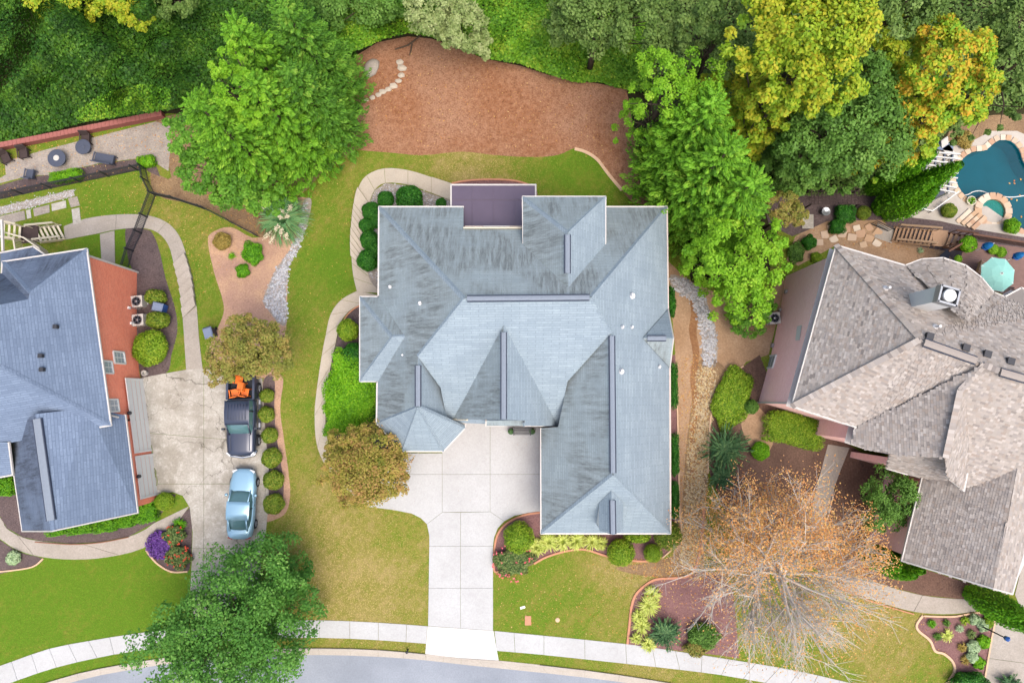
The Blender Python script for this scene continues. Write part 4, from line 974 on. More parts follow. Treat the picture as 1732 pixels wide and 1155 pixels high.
def crown_leaves(blobs, clumps, per, leaf, lw=.62, style='broad', low=-.55, clump_r=(.17, .3), lum=0.0):
    """blobs [(centre, rx, ry, rz)] -> leaves set in clumps through the outer part of each blob"""
    C, T = [], []
    vol = [b[1] * b[2] for b in blobs]; tot = sum(vol)
    tips = []
    for (c, rx, ry, rz), vv in zip(blobs, vol):
        k = max(6, int(clumps * vv / tot)); d = rdir(k * 3); d = d[d[:, 2] > low][:k]; k = len(d)
        rad = (.52 + .48 * rng.random(k) ** .55)[:, None] * (1 + .12 * np.sin(d[:, :1] * 5 + d[:, 1:2] * 4 + c[0]))
        S = np.array([rx, ry, rz]); cc = np.array(c) + d * rad * S * .9
        cr = rng.uniform(clump_r[0], clump_r[1], k) * min(rx, ry)
        ct = np.clip(rng.normal(.5, .2, k), 0, 1)
        tips += list(zip(cc, d))
        m = max(6, int(per)); dd = rdir(k * m).reshape(k, m, 3)
        dd = unit(dd + d[:, None, :] * .55 + np.array([0, 0, .25]))
        if style == 'frond':      # feathery plumes that run outward and up
            ax = unit(d + np.array([0, 0, .55]) + rng.normal(size=(k, 3)) * .25)
            t = rng.random((k, m)); side = rdir(k * m).reshape(k, m, 3)
            p = cc[:, None] + ax[:, None] * ((t - .35) * cr[:, None] * 2.6)[..., None] + side * ((1 - t * .8) * cr[:, None] * .62)[..., None]
            nrm = unit(side * .8 + ax[:, None] * .3 + np.array([0, 0, .9])); gx = unit(ax[:, None] + side * .8)
        else:
            p = cc[:, None] + dd * (cr[:, None] * (.45 + .6 * rng.random((k, m))))[..., None] * np.array([1, 1, .8])
            nrm = unit(dd * .6 + np.array([0, 0, .75]) + rng.normal(size=(k, m, 3)) * .45); gx = rdir(k * m).reshape(k, m, 3)
        sz = leaf * rng.uniform(.7, 1.3, k * m)
        C.append(leaf_quads(p.reshape(-1, 3), nrm.reshape(-1, 3), sz, sz * lw, gx.reshape(-1, 3)))
        T.append((ct[:, None] * .62 + rng.random((k, m)) * .38 + lum).reshape(-1))
    return np.concatenate(C), np.concatenate(T), tips
def limbs(base, top, tips, r0, n=26, mb=None):
    mb = mb or MB(); base, top = Vector(base), Vector(top); bend = Vector((random.uniform(-.2, .2), random.uniform(-.2, .2), 0))
    tr = [base - Vector((0, 0, .2)), base.lerp(top, .35) + bend, base.lerp(top, .7) - bend * .5, top]
    mb.tube(tr, [r0 * 1.25, r0, r0 * .7, r0 * .3], 8)
    for c, d in random.sample(tips, min(n, len(tips))):
        c = Vector(c); s = base.lerp(top, random.uniform(.35, .85)); mid = s.lerp(c, .55) + Vector((0, 0, .25)) + Vector(d) * .1
        mb.tube([s, mid, c], [r0 * .35, r0 * .2, r0 * .06], 5, cap=False)
    return mb
plain('bark', A(96, 84, 72), .95, .1, var=.3); plain('bark_grey', A(220, 212, 200), .9, .1, var=.2)
def tree(label, blobs, leafm, clumps=90, per=70, leaf=.24, lw=.62, style='broad', trunk=.2, name='broadleaf_tree', group=None, base=None, low=-.55, cr=(.17, .3), nl=26, skirt=None):
    """blobs in photo terms: (px, py, z, r_px[, r_py_scale, rz])"""
    B = []
    for b in blobs:
        c = P(b[0], b[1], b[2]); r = b[3] * mpp(b[2]); ry = r * (b[4] if len(b) > 4 else 1); rz = b[5] if len(b) > 5 else r * .85
        B.append((tuple(c), r, ry, rz))
    c = sum((Vector(b[0]) for b in B), Vector()) / len(B)
    if skirt if skirt is not None else c.z > 4.9:      # lower boughs, straight below the top ones
        for b in list(B):
            g_ = h(b[0][1]); z1 = b[0][2] - b[3]
            if z1 > g_ + 1.2: B.append(((b[0][0], b[0][1], (z1 + g_) / 2 + .6), b[1] * .85, b[2] * .85, (z1 - g_) / 2 + .6))
    bx = G(*base) if base else Vector((c.x, c.y, h(c.y)))
    t = empty(name, bx, 0, label, 'tree', group)
    co, ti, tips = crown_leaves(B, clumps * 1.25, per * 1.5, leaf * .72, lw, style, low, cr)
    grow(co, ti, 'crown', leafm, t)
    limbs(bx, c + Vector((0, 0, .3)), tips, trunk, nl).build('trunk', MATS['bark'], t, True)
    return t
def conifer(label, base, height, rad, leafm, tiers=16, per=60, leaf=.17, name='cypress_tree', group=None, power=.55, lw=.42, dens=1.0):
    """tall pointed tree of feathery sprays, base in photo pixels"""
    b = G(*base); t = empty(name, b, 0, label, 'tree', group); C, T = [], []
    for i in range(tiers):
        f = (i + .5) / tiers; z = b.z + height * (.06 + .94 * f); r = rad * (1 - f) ** power * (1 + .12 * math.sin(i * 2.1)) + .12
        k = max(8, int(dens * 56 * (r / rad) + 7))
        for a in np.linspace(0, 2 * math.pi, k, endpoint=False) + rng.random() * 6:
            a += rng.normal() * .2; rr = r * rng.uniform(.55, 1.08); ct = np.clip(rng.normal(.45, .28), 0, 1)
            ax = unit(np.array([math.cos(a), math.sin(a), 1.0 + rng.normal() * .35])); c = np.array([b.x + math.cos(a) * rr * .8, b.y + math.sin(a) * rr * .8, z + rng.normal() * .25])
            tk = int(per * .95); s = .24 + .22 * (r / rad) * rng.uniform(.7, 1.5); m = tk; tt = rng.random(m); side = rdir(m)
            p = c + ax * ((tt - .5) * s * 2.4)[:, None] + side * ((1 - tt * .75) * s * .62)[:, None]
            nrm = unit(side * .8 + ax * .3 + np.array([0, 0, .8])); sz = leaf * rng.uniform(.7, 1.3, m)
            C.append(leaf_quads(p, nrm, sz, sz * lw, unit(ax + side * .7))); T.append(ct * .6 + rng.random(m) * .4)
    grow(np.concatenate(C), np.concatenate(T), 'crown', leafm, t)
    MB().tube([b - Vector((0, 0, .2)), b + Vector((0, 0, height * .9))], [.22, .05], 7).build('trunk', MATS['bark'], t, True)
    return t
_ico = {}
def lump(n=2):
    if n not in _ico:
        bm = bmesh.new(); bmesh.ops.create_icosphere(bm, subdivisions=n, radius=1.0)
        _ico[n] = (np.array([v.co[:] for v in bm.verts]), [[v.index for v in f.verts] for f in bm.faces]); bm.free()
    return _ico[n]
def shrub_meshes(kind, dims, leafm, n, leaf, lw=.6, box=False, rough=.06, seed=0):
    """foliage shell on a solid heart set near the dark end of its leaf colours; local coordinates, base at z=0"""
    v, f = lump(2); v = v.copy(); rx, ry, hz = dims
    if box: v = v / (np.sum(np.abs(v) ** 6, 1, keepdims=True) ** (1 / 6))
    nz = 1 + rough * np.sin(v[:, 0] * 4 + seed) * np.cos(v[:, 1] * 5 + seed * 2)
    core = v * nz[:, None] * np.array([rx, ry, hz * .5]) * .8 + np.array([0, 0, hz * .47])
    me = bpy.data.meshes.new('heart'); me.from_pydata(core.tolist(), [], f); me.update()
    at = me.attributes.new('tint', 'FLOAT', 'POINT'); at.data.foreach_set('value', [.15] * len(core)); me.materials.append(MATS[leafm])
    d = rdir(n)
    if box:      # even cover over the top and the sides
        d = rng.uniform(-1, 1, (n, 3)); ar = np.array([ry * hz, rx * hz, rx * ry * 2.2]); ax_ = rng.choice(3, n, p=ar / ar.sum())
        d[np.arange(n), ax_] = np.where(ax_ == 2, np.where(rng.random(n) < .92, 1, -1), rng.choice([-1., 1.], n)); d = d / (np.sum(np.abs(d) ** 6, 1, keepdims=True) ** (1 / 6))
    k = 1 + rough * np.sin(d[:, 0] * 4 + seed) * np.cos(d[:, 1] * 5 + seed * 2)
    p = d * k[:, None] * np.array([rx, ry, hz * .5]) * rng.uniform(.86, 1.06, n)[:, None] + np.array([0, 0, hz * .5])
    nr = unit(d / np.array([rx, ry, hz * .5])); nr = unit(nr + rng.normal(size=(n, 3)) * .5 + np.array([0, 0, .2]))
    sz = leaf * rng.uniform(.7, 1.3, n)
    lm = npmesh('foliage', leaf_quads(p, nr, sz, sz * lw), 4, np.clip(rng.normal(.5, .22, n) + .12 * np.sin(d[:, 0] * 5 + seed) * np.cos(d[:, 1] * 4), 0, 1)); lm.materials.append(MATS[leafm])
    return me, lm
SHRUB = {}
def shrub(label, px, py, rpx, leafm, hgt=None, ryp=None, rz=0.0, box=False, leaf=.12, dens=1.0, cat='shrub', group=None, name=None, lift=0.0, var=0, z=None, rough=.06):
    """rpx: half-width in photo pixels at mid height; copies of one kind share their meshes"""
    g = G(px, py); hgt0 = hgt or rpx * mpp(0) * 1.7
    zc = g.z + hgt0 * .6
    c = P(px, py, zc); b = Vector((c.x, c.y, h(c.y) + lift))
    rx = rpx * mpp(zc); ry = (ryp or rpx) * mpp(zc)
    if box or ryp: key = None
    else: key = (leafm, var, round(hgt0 / rx, 1), rough)
    t = empty(name or ('clipped_hedge' if box else 'round_shrub'), b, rz, label, cat, group)
    if key is None:
        n = int(dens * 1500 * (rx * ry + (rx + ry) * hgt0 * .5)); hm, fm = shrub_meshes('x', (rx, ry, hgt0), leafm, n, leaf, box=box, seed=random.random() * 6, rough=rough)
    else:
        if key not in SHRUB: SHRUB[key] = shrub_meshes('x', (1, 1, hgt0 / rx), leafm, int(dens * 2400), .1 / max(.5, rx) if leaf == .12 else leaf / rx, seed=random.random() * 6, rough=rough)
        hm, fm = SHRUB[key]; t.scale = (rx, rx, rx); t.rotation_euler[2] = random.random() * 6
    o = link('foliage', fm, t, local=True); q = link('heart', hm, o, local=True)
    return t
def tuft(label, px, py, rpx, leafm, blades=160, hgt=.6, cat='plant', name='ornamental_grass', group=None, width=.035, droop=.5, up=.6):
    """arching blades from one root"""
    g = G(px, py); R = rpx * mpp(g.z); t = empty(name, g, 0, label, cat, group); co = []
    for i in range(blades):
        a = rng.random() * 6.283; L = R * rng.uniform(.5, 1.1); d = np.array([math.cos(a), math.sin(a), 0]); s = np.array([-d[1], d[0], 0]) * width * .5
        pz = [(0, 0), (L * .35, hgt * up * rng.uniform(.8, 1.3)), (L * .75, hgt * (1 - droop * .3) * rng.uniform(.6, 1.2)), (L, hgt * (1 - droop) * rng.uniform(.5, 1.2))]
        q = [np.array(g) + d * x + np.array([0, 0, z]) for x, z in pz]; w = [1, 1, .8, .2]
        for j in range(3): co += [q[j] - s * w[j], q[j] + s * w[j], q[j + 1] + s * w[j + 1], q[j + 1] - s * w[j + 1]]
    ti = np.repeat(np.clip(rng.normal(.5, .25, blades), 0, 1), 3)
    grow(np.array(co), ti, 'blades', leafm, t); return t

FK = 1.15
def FA(r, g, b): return A(r, g, b, FK)
leafmat('leyland', [FA(58, 98, 20), FA(92, 146, 32), FA(114, 172, 40), FA(136, 190, 52), FA(170, 204, 72)], .3)
leafmat('leyland_deep', [FA(46, 84, 22), FA(72, 122, 32), FA(96, 150, 42), FA(120, 170, 54), FA(150, 182, 70)], .3)
leafmat('lime_leaf', [FA(84, 138, 22), FA(114, 168, 32), FA(140, 190, 44), FA(170, 204, 66)], .35)
leafmat('yellow_leaf', [FA(88, 128, 28), FA(124, 160, 34), FA(160, 184, 44), FA(192, 184, 50), FA(136, 172, 46)], .35)
leafmat('amber_leaf', [FA(88, 138, 34), FA(124, 172, 40), FA(168, 190, 48), FA(214, 166, 48), FA(120, 174, 52)], .35)
leafmat('dark_leaf', [FA(54, 88, 30), FA(80, 120, 42), FA(102, 144, 56), FA(126, 162, 76)], .25)
leafmat('forest_leaf', [FA(58, 86, 34), FA(86, 116, 48), FA(112, 140, 66), FA(140, 162, 90)], .25)
leafmat('sage_leaf', [FA(100, 124, 62), FA(130, 150, 84), FA(160, 174, 112), FA(186, 194, 140)], .25)
leafmat('olive_leaf', [FA(84, 98, 36), FA(118, 126, 50), FA(144, 144, 66), FA(156, 130, 74), FA(128, 146, 60)], .25)
leafmat('bronze_leaf', [FA(90, 108, 34), FA(132, 136, 48), FA(164, 150, 70), FA(174, 132, 84), FA(150, 158, 66)], .25)
leafmat('oak_leaf', [FA(44, 88, 30), FA(70, 122, 42), FA(96, 148, 56), FA(140, 176, 92)], .25)
leafmat('orange_leaf', [FA(218, 146, 80), FA(230, 170, 104), FA(236, 188, 128), FA(224, 186, 98)], .35)
leafmat('kudzu_leaf', [FA(30, 66, 14), FA(46, 88, 18), FA(64, 108, 26), FA(96, 136, 38)], .2)
leafmat('kudzu_bright', [FA(60, 108, 16), FA(86, 138, 26), FA(112, 160, 36), FA(150, 178, 52)], .2)
leafmat('boxwood', [FA(66, 92, 20), FA(96, 124, 30), FA(124, 146, 42), FA(148, 140, 60)], .15)
leafmat('clipped_green', [FA(22, 72, 16), FA(36, 98, 20), FA(52, 116, 28), FA(84, 142, 44)], .15)
leafmat('vivid_hedge', [FA(66, 120, 8), FA(94, 154, 12), FA(116, 176, 20), FA(150, 190, 40)], .2)
leafmat('privet', [FA(80, 116, 16), FA(110, 148, 26), FA(136, 168, 40), FA(168, 178, 60)], .2)
leafmat('arborvitae', [FA(52, 104, 8), FA(76, 138, 12), FA(98, 160, 20), FA(124, 176, 36)], .2)
leafmat('juniper', [FA(40, 76, 44), FA(62, 102, 60), FA(86, 124, 76), FA(112, 140, 84)], .15)
leafmat('gold_grass', [FA(150, 170, 60), FA(184, 198, 90), FA(206, 214, 120), FA(170, 176, 76)], .2)
leafmat('pampas_blade', [FA(70, 120, 70), FA(96, 148, 92), FA(126, 172, 112), FA(140, 150, 90)], .2)
leafmat('dry_shrub', [FA(120, 106, 46), FA(150, 130, 60), FA(166, 146, 76), FA(130, 126, 60)], .15)
leafmat('grey_green', [FA(130, 160, 110), FA(160, 188, 140), FA(184, 204, 164), FA(150, 176, 120)], .2)
leafmat('purple_flower', [FA(70, 40, 100), FA(98, 58, 140), FA(124, 84, 164), FA(80, 70, 90)], .2)
leafmat('red_flower', [FA(214, 74, 50), FA(226, 96, 70), FA(206, 60, 60)], .2)
leafmat('pink_flower', [FA(220, 90, 110), FA(236, 130, 140), FA(214, 70, 80)], .2)
leafmat('rose_leaf', [FA(62, 92, 46), FA(90, 118, 58), FA(118, 136, 76), FA(140, 130, 84)], .2)
leafmat('plume', [FA(226, 214, 184), FA(238, 228, 204), FA(214, 200, 168)], .3)

# ---- trees behind the left neighbour and the back bed
conifer('tallest feathery bright green cypress of the left clump, beside the patio', (462, 296), 13.5, 3.6, 'leyland', 18, 60, group='cypresses of the left clump')
conifer('feathery green cypress in the middle of the left clump, above the fence end', (525, 262), 13.0, 3.5, 'leyland', 18, 60, group='cypresses of the left clump')
conifer('deep green cypress on the mulch side of the left clump', (566, 232), 11.5, 3.2, 'leyland_deep', 16, 60, group='cypresses of the left clump')
conifer('deep green cypress at the top of the left clump next to the kudzu slope', (570, 165), 13.0, 3.2, 'leyland_deep', 17, 60, group='cypresses of the left clump')
conifer('feathery cypress at the left back of the left clump', (505, 190), 13.0, 3.2, 'leyland', 17, 55, group='cypresses of the left clump')
tree('yellowing broadleaf tree poking through the left cypress clump', [(400, 150, 9.5, 42), (430, 185, 8.5, 36), (385, 105, 9.5, 34)], 'lime_leaf', 60, 60, .24, group=None)
tree('low broadleaf tree at the lower left of the cypress clump above patio end', [(322, 232, 4.5, 44), (345, 290, 3.0, 46), (395, 312, 2.5, 44), (450, 330, 2.0, 36)], 'leyland_deep', 130, 60, .26)
# ---- right clump
conifer('large bright feathery cypress nearest the centre house roof corner', (1146, 352), 13.5, 4.2, 'leyland', 18, 62, group='cypresses of the right clump')
conifer('bright feathery cypress right of the centre house, second of the clump', (1186, 386), 12.0, 3.8, 'leyland', 16, 62, group='cypresses of the right clump')
conifer('bright green cypress at the back of the right clump', (1122, 296), 14.0, 3.8, 'leyland', 17, 58, group='cypresses of the right clump')
tree('yellow-green birch-like tree at the back bed corner of the right clump', [(1120, 125, 9, 52), (1175, 130, 9, 50), (1150, 170, 8.5, 48), (1085, 165, 7, 34)], 'lime_leaf', 110, 58, .22)
tree('lime green broadleaf tree between centre house and pink brick house', [(1235, 425, 6, 62), (1190, 440, 5, 42), (1275, 450, 5, 58), (1255, 500, 4, 52), (1290, 410, 5.5, 45)], 'lime_leaf', 150, 62, .27)
tree('dark green shrubby tree below the lime tree by the pink wall', [(1268, 540, 1.2, 34), (1290, 520, 1.5, 26)], 'leyland_deep', 40, 55, .2, trunk=.1)
tree('tall golden yellow tree at the top of the right woods', [(1370, 55, 13, 100), (1290, 60, 12, 62), (1430, 40, 13, 72), (1340, 140, 11, 66), (1405, 130, 11.5, 58)], 'yellow_leaf', 260, 62, .34, trunk=.3)
tree('low amber tree tucked below the golden tree', [(1290, 175, 8, 44), (1325, 185, 8, 36)], 'yellow_leaf', 60, 55, .28)
tree('broad dark green tree between golden tree and slim cypresses', [(1435, 200, 8, 88), (1385, 240, 7, 68), (1485, 235, 7, 66), (1445, 130, 9, 56), (1345, 255, 5, 46)], 'dark_leaf', 260, 66, .3, trunk=.3)
tree('orange-tinged tree beside the swimming pool', [(1608, 115, 10, 78), (1565, 190, 8, 52), (1640, 160, 9, 50), (1550, 238, 6, 38), (1590, 70, 10, 48)], 'amber_leaf', 210, 60, .33, trunk=.26, base=(1545, 225))
tree('shaded green tree at the top edge left of the golden tree', [(1225, 20, 9, 56), (1180, 50, 8, 44), (1250, 95, 8, 44)], 'forest_leaf', 110, 60, .3)
tree('yellow-green tree between golden and orange-tinged trees', [(1525, 90, 8, 46), (1500, 45, 9, 44), (1535, 140, 6, 34)], 'yellow_leaf', 90, 60, .3)
tree('grey-green tree at the upper right corner of the picture', [(1710, 110, 9, 50), (1725, 40, 10, 55), (1730, 170, 7, 30)], 'forest_leaf', 120, 60, .3)
tree('dark tree along the top edge between golden and corner trees', [(1510, 20, 11, 60), (1560, -20, 11, 60)], 'forest_leaf', 100, 60, .3)
tree('pale sage tree overhanging the back bed at the top edge', [(780, 42, 3, 46), (735, 8, 4, 52), (812, 74, 1.5, 28)], 'sage_leaf', 130, 60, .26, base=(775, 30))
tree('dark tree at the top edge above the back bed corner', [(1010, 15, 5, 70), (1090, 40, 6, 60), (960, 40, 3, 44)], 'forest_leaf', 150, 60, .3)
tree('shadowed tree at the top edge between cypress clump and sage tree', [(600, -10, 0.5, 64), (655, -4, 0, 46)], 'dark_leaf', 100, 60, .3)
tree('yellow-leaved tree at the top left corner of the picture', [(110, -8, 1.5, 60), (60, -24, 1.5, 46), (160, -6, 1, 36)], 'yellow_leaf', 110, 58, .3)
tree('small yellow-green tree at the top edge left of the cypresses', [(215, 8, .8, 34), (240, 30, .5, 24)], 'yellow_leaf', 60, 55, .26)
tree('dark tree at the top edge beside the cypress clump', [(300, -4, .5, 40), (270, -30, .5, 46)], 'forest_leaf', 70, 55, .3)
tree('hazel bush-tree with pale rounded top left of the rock garden', [(1325, 350, 2.5, 30), (1345, 365, 2.2, 22)], 'olive_leaf', 50, 50, .2, trunk=.1)
# ---- street and garden trees
tree('large dark green oak overhanging the left driveway and sidewalk', [(395, 1010, 6, 82), (450, 970, 5.5, 60), (320, 1060, 5.5, 64), (450, 1080, 6, 76), (370, 1110, 6, 80), (500, 1010, 4.5, 42), (280, 1110, 5, 60), (400, 1160, 6, 80)], 'oak_leaf', 420, 58, .24, trunk=.25, base=(405, 1015), cr=(.2, .36), name='oak_tree')
tree('olive tree with bronze patches over the black pickup', [(430, 590, 4.5, 44), (385, 600, 4, 36), (458, 606, 4, 34), (405, 560, 4.5, 30), (465, 575, 4, 30), (372, 630, 3.5, 24), (425, 618, 4, 26)], 'olive_leaf', 190, 56, .2, trunk=.14, cr=(.22, .4))
tree('round bronze-green tree beside the bay window and driveway', [(618, 785, 3.4, 66), (585, 760, 3.2, 40), (655, 805, 3, 42), (600, 820, 3, 40), (630, 750, 3.4, 42), (570, 795, 2.8, 32)], 'bronze_leaf', 260, 56, .19, trunk=.14, cr=(.16, .3))
tree('dark holly tree in front of the right garage wing', [(1508, 838, 4, 46), (1490, 870, 3.5, 34), (1530, 850, 4, 36)], 'dark_leaf', 110, 56, .18, trunk=.13)

# ---- the bare orange tree: many pale limbs
def bare_tree():
    b = G(1258, 932); t = empty('maple_tree', b, 0, 'half bare maple with pale grey limbs and orange leaves in front of the right house', 'tree')
    mb = MB(); tips = []; H = 10.5
    mb.tube([b - Vector((0, 0, .2)), b + Vector((.1, 0, 1.6)), b + Vector((.2, -.1, 4)), b + Vector((.2, -.2, 7.2))], [.3, .24, .17, .07], 8)
    for i in range(58):
        a = i * 2.399 + random.uniform(-.2, .2); zs = random.uniform(1.6, 6.8); s = b + Vector((.2, -.1, zs))
        L = random.uniform(4.6, 6.9) * (1 - .4 * (zs - 1.6) / 5.2); el = random.uniform(.2, .9)
        d = Vector((math.cos(a) * math.cos(el), math.sin(a) * math.cos(el), math.sin(el)))
        p1 = s + d * L * .45 + Vector((0, 0, -.1)); p2 = s + d * L + Vector((random.uniform(-.3, .3), random.uniform(-.3, .3), .4))
        mb.tube([s, p1, p2], [.1, .065, .022], 5, False); tips.append(p2)
        for j in range(9):
            f = random.uniform(.3, .95); q = s.lerp(p1, f * 2) if f < .5 else p1.lerp(p2, f * 2 - 1)
            d2 = (d + Vector((random.gauss(0, .55), random.gauss(0, .55), random.gauss(.1, .3)))).normalized(); L2 = random.uniform(1.2, 2.6)
            e = q + d2 * L2; mb.tube([q, q.lerp(e, .5) + Vector((0, 0, .08)), e], [.035, .024, .01], 4, False); tips.append(e)
            for k in range(8):
                d3 = (d2 + Vector((random.gauss(0, .6), random.gauss(0, .6), random.gauss(.1, .3)))).normalized(); g = q.lerp(e, random.uniform(.3, 1)); e2 = g + d3 * random.uniform(.5, 1.3)
                mb.tube([g, e2], [.016, .007], 3, False); tips.append(e2)
    mb.build('trunk', MATS['bark_grey'], t, True)
    c = []
    for e in tips:
        q = to_px(e.x, e.y, e.z)
        away = (e.y - b.y) + .35 * (e.x - b.x) * .4        # leaves hold longest on the far, sheltered side
        k = 15 if away > .8 else (5 if away > -1.5 else 2)
        if random.random() < .8:
            for _ in range(k): c.append((e.x + random.gauss(0, .28), e.y + random.gauss(0, .28), e.z + random.gauss(0, .22)))
    c = np.array(c); n = len(c); sz = .1 * rng.uniform(.7, 1.3, n)
    grow(leaf_quads(c, unit(rng.normal(size=(n, 3)) * .6 + np.array([0, 0, .7])), sz, sz * .7), rng.random(n), 'crown', 'orange_leaf', t)
bare_tree()

# ---- kudzu: one mass of leaves over the wooded bank
def vines(name, label, poly, n, leafm, leaf, bumps, hmax, kind='stuff'):
    xs = [p[0] for p in poly]; ys = [p[1] for p in poly]
    px = rng.uniform(min(xs), max(xs), n * 2); py = rng.uniform(min(ys), max(ys), n * 2); k = inpoly(px, py, poly); px, py = px[k][:n], py[k][:n]; m = len(px)
    z = np.zeros(m) - 2.9; gx = np.zeros(m); gy = np.zeros(m)
    for bx, by, br, bh in bumps:
        e = bh * np.exp(-(((px - bx) ** 2 + (py - by) ** 2) / (2 * br * br))); z += e; gx += e * (px - bx) / br ** 2; gy += e * (py - by) / br ** 2
    z += hmax * rng.random(m) ** 2 + .12 * np.sin(px * .35) * np.cos(py * .3)
    d = np.array([ray(a, b) for a, b in zip(px, py)]); tt = (z - HC) / d[:, 2]; p = d * tt[:, None]; p[:, 2] += HC
    nr = unit(np.stack([gx * 14, -gy * 14, np.ones(m)], 1) + rng.normal(size=(m, 3)) * .4)
    sz = leaf * rng.uniform(.6, 1.35, m)
    cl = .25 * np.sin(px * .06 + 1) * np.cos(py * .08) + .5
    me = npmesh(name, leaf_quads(p, nr, sz, sz * .8), 4, np.clip(cl + rng.normal(0, .2, m), 0, 1)); o = link(name, me, None, MATS[leafm]); return tag(o, label, 'vines', None, kind)
bl = [(rng.uniform(-20, 330), rng.uniform(-80, 190), rng.uniform(12, 32), rng.uniform(.5, 2.2)) for _ in range(70)]
vines('kudzu', 'dark green kudzu covering the bank at the upper left', [(-90, 262), (60, 228), (150, 205), (285, 186), (400, 150), (600, 110), (620, -90), (-90, -90)], 98000, 'kudzu_leaf', .2, bl, .35)
vines('kudzu', 'brighter kudzu fringe above the brick retaining wall', [(120, 196), (170, 160), (240, 142), (290, 150), (288, 182), (200, 196), (140, 206)], 5000, 'kudzu_bright', .17, bl, .45)
b2 = [(rng.uniform(560, 1080), rng.uniform(-20, 120), rng.uniform(14, 34), rng.uniform(.3, 1.4)) for _ in range(60)]
vines('kudzu', 'green vines bordering the top of the red mulch bed', [(560, -90), (560, 100), (612, 82), (650, 66), (690, 56), (730, 62), (770, 78), (820, 98), (880, 108), (930, 126), (975, 140), (1010, 138), (1060, 152), (1110, 160), (1110, -90)], 62000, 'kudzu_bright', .2, b2, .35)
b3 = [(rng.uniform(1100, 1732), rng.uniform(-20, 330), rng.uniform(18, 40), rng.uniform(.2, 1.0)) for _ in range(60)]
vines('undergrowth', 'dark undergrowth beneath the woods on the right', [(1100, -90), (1100, 330), (1300, 330), (1480, 330), (1560, 270), (1600, 225), (1620, 195), (1760, 180), (1760, -90)], 44000, 'forest_leaf', .24, b3, .4)
# ------------------------------------------------------------------ shrubs and plants
# box balls along the left drive
for x, y, r, w in ((451, 669, 11.5, 'nearest the pickup tailgate, first of the row of six'), (450, 701, 13, 'beside the pickup cab, second of the row of six'), (455.5, 736, 13, 'beside the pickup bonnet, third of the row of six'),
                   (458.5, 774, 16, 'level with the gap between the two vehicles, fourth of the row'), (462, 812, 16, 'beside the bonnet of the pale blue car, fifth of the row'), (462, 852.6, 16.5, 'beside the boot of the pale blue car, last of the row')):
    shrub('clipped boxwood ball ' + w, x, y, r, 'boxwood', group='boxwood balls along the left driveway', dens=1.4)
# foundation shrubs left of the centre house
for x, y, r, w in ((652, 337, 14, 'small dark green ball nearest the top left roof corner'), (692, 336, 23, 'largest dark green dome behind the top left roof eave'), (628, 357, 16, 'dark green dome at the corner of the stepped path'), (620, 381, 13, 'small dark dome beside the path steps, second down'),
                   (636, 374, 12, 'dark dome tucked under the left eave near the corner'), (625, 406, 16, 'dark dome beside the lower path steps'), (633, 424, 15, 'dark dome half under the left eave'), (622, 440, 18, 'broad dark dome at the bottom of the stepped path')):
    shrub(w, x, y, r, 'clipped_green', hgt=1.15 * r / 16, group='clipped domes left of the centre house', dens=1.6, leaf=.1)
shrub('low sprig shrub beside the porch corner', 746, 344, 9, 'clipped_green', hgt=.4, leaf=.12, var=1)
shrub('yellow topped round shrub beside the curved path', 588, 558, 18, 'privet', hgt=1.3, dens=1.4, group=None)
shrub('dark rounded shrub under the projecting left wing', 600, 604, 26, 'clipped_green', hgt=1.3, ryp=24, dens=1.2)
shrub('big vivid green hedge filling the bed left of the bay window', 598, 655, 44, 'vivid_hedge', hgt=1.1, ryp=58, rz=-.12, box=True, dens=1.3, leaf=.13, rough=.14)
shrub('vivid green hedge end beside the path above the bronze tree', 582, 705, 31, 'vivid_hedge', hgt=1.0, ryp=30, box=True, dens=1.3, leaf=.13, rough=.14)
shrub('small dark shrub at the foot of the bay window corner', 628, 703, 10, 'clipped_green', hgt=.8)
# front bed
shrub('largest clipped ball in the front bed beside the driveway', 877, 909, 25, 'privet', hgt=1.8, dens=1.6, group='clipped balls in the front bed')
shrub('clipped ball on the lawn edge below the garage wing', 1051, 935, 22, 'privet', hgt=1.4, dens=1.5, group='clipped balls in the front bed')
shrub('small clipped ball right of the garage wing front', 1105, 936, 15, 'privet', hgt=1.1, dens=1.4, group='clipped balls in the front bed')
shrub('clipped ball at the bottom right corner of the garage wing', 1131, 906, 23, 'boxwood', hgt=1.4, dens=1.4, group='clipped balls in the front bed')
shrub('low leafy shrub under the front eave of the garage wing', 1078, 909, 22, 'privet', hgt=.8, ryp=9)
for x, y, l, w in ((1139, 652, 38, 'upper'), (1141, 768, 34, 'middle'), (1141, 845, 30, 'lower')): shrub('%s clipped hedge strip along the right wall of the centre house' % w, x, y, 6.5, 'clipped_green', hgt=.9, ryp=l, box=True, dens=1.3, leaf=.1, group='hedge strips along the right wall')
shrub('loose dark shrub against the right wall near the creek stones', 1136, 510, 7, 'clipped_green', hgt=.8, ryp=26, rough=.2)
for i, (x, y, r) in enumerate(((906, 924, 14), (928, 915, 16), (952, 914, 14), (975, 913, 14), (1000, 915, 13), (1016, 917, 10))):
    tuft('yellow-green grass clump, %s from the driveway ball in the front bed' % ('first', 'second', 'third', 'fourth', 'fifth', 'sixth')[i], x, y, r * 1.25, 'gold_grass', 150, .5, group='yellow-green clumps in the front bed', width=.06)
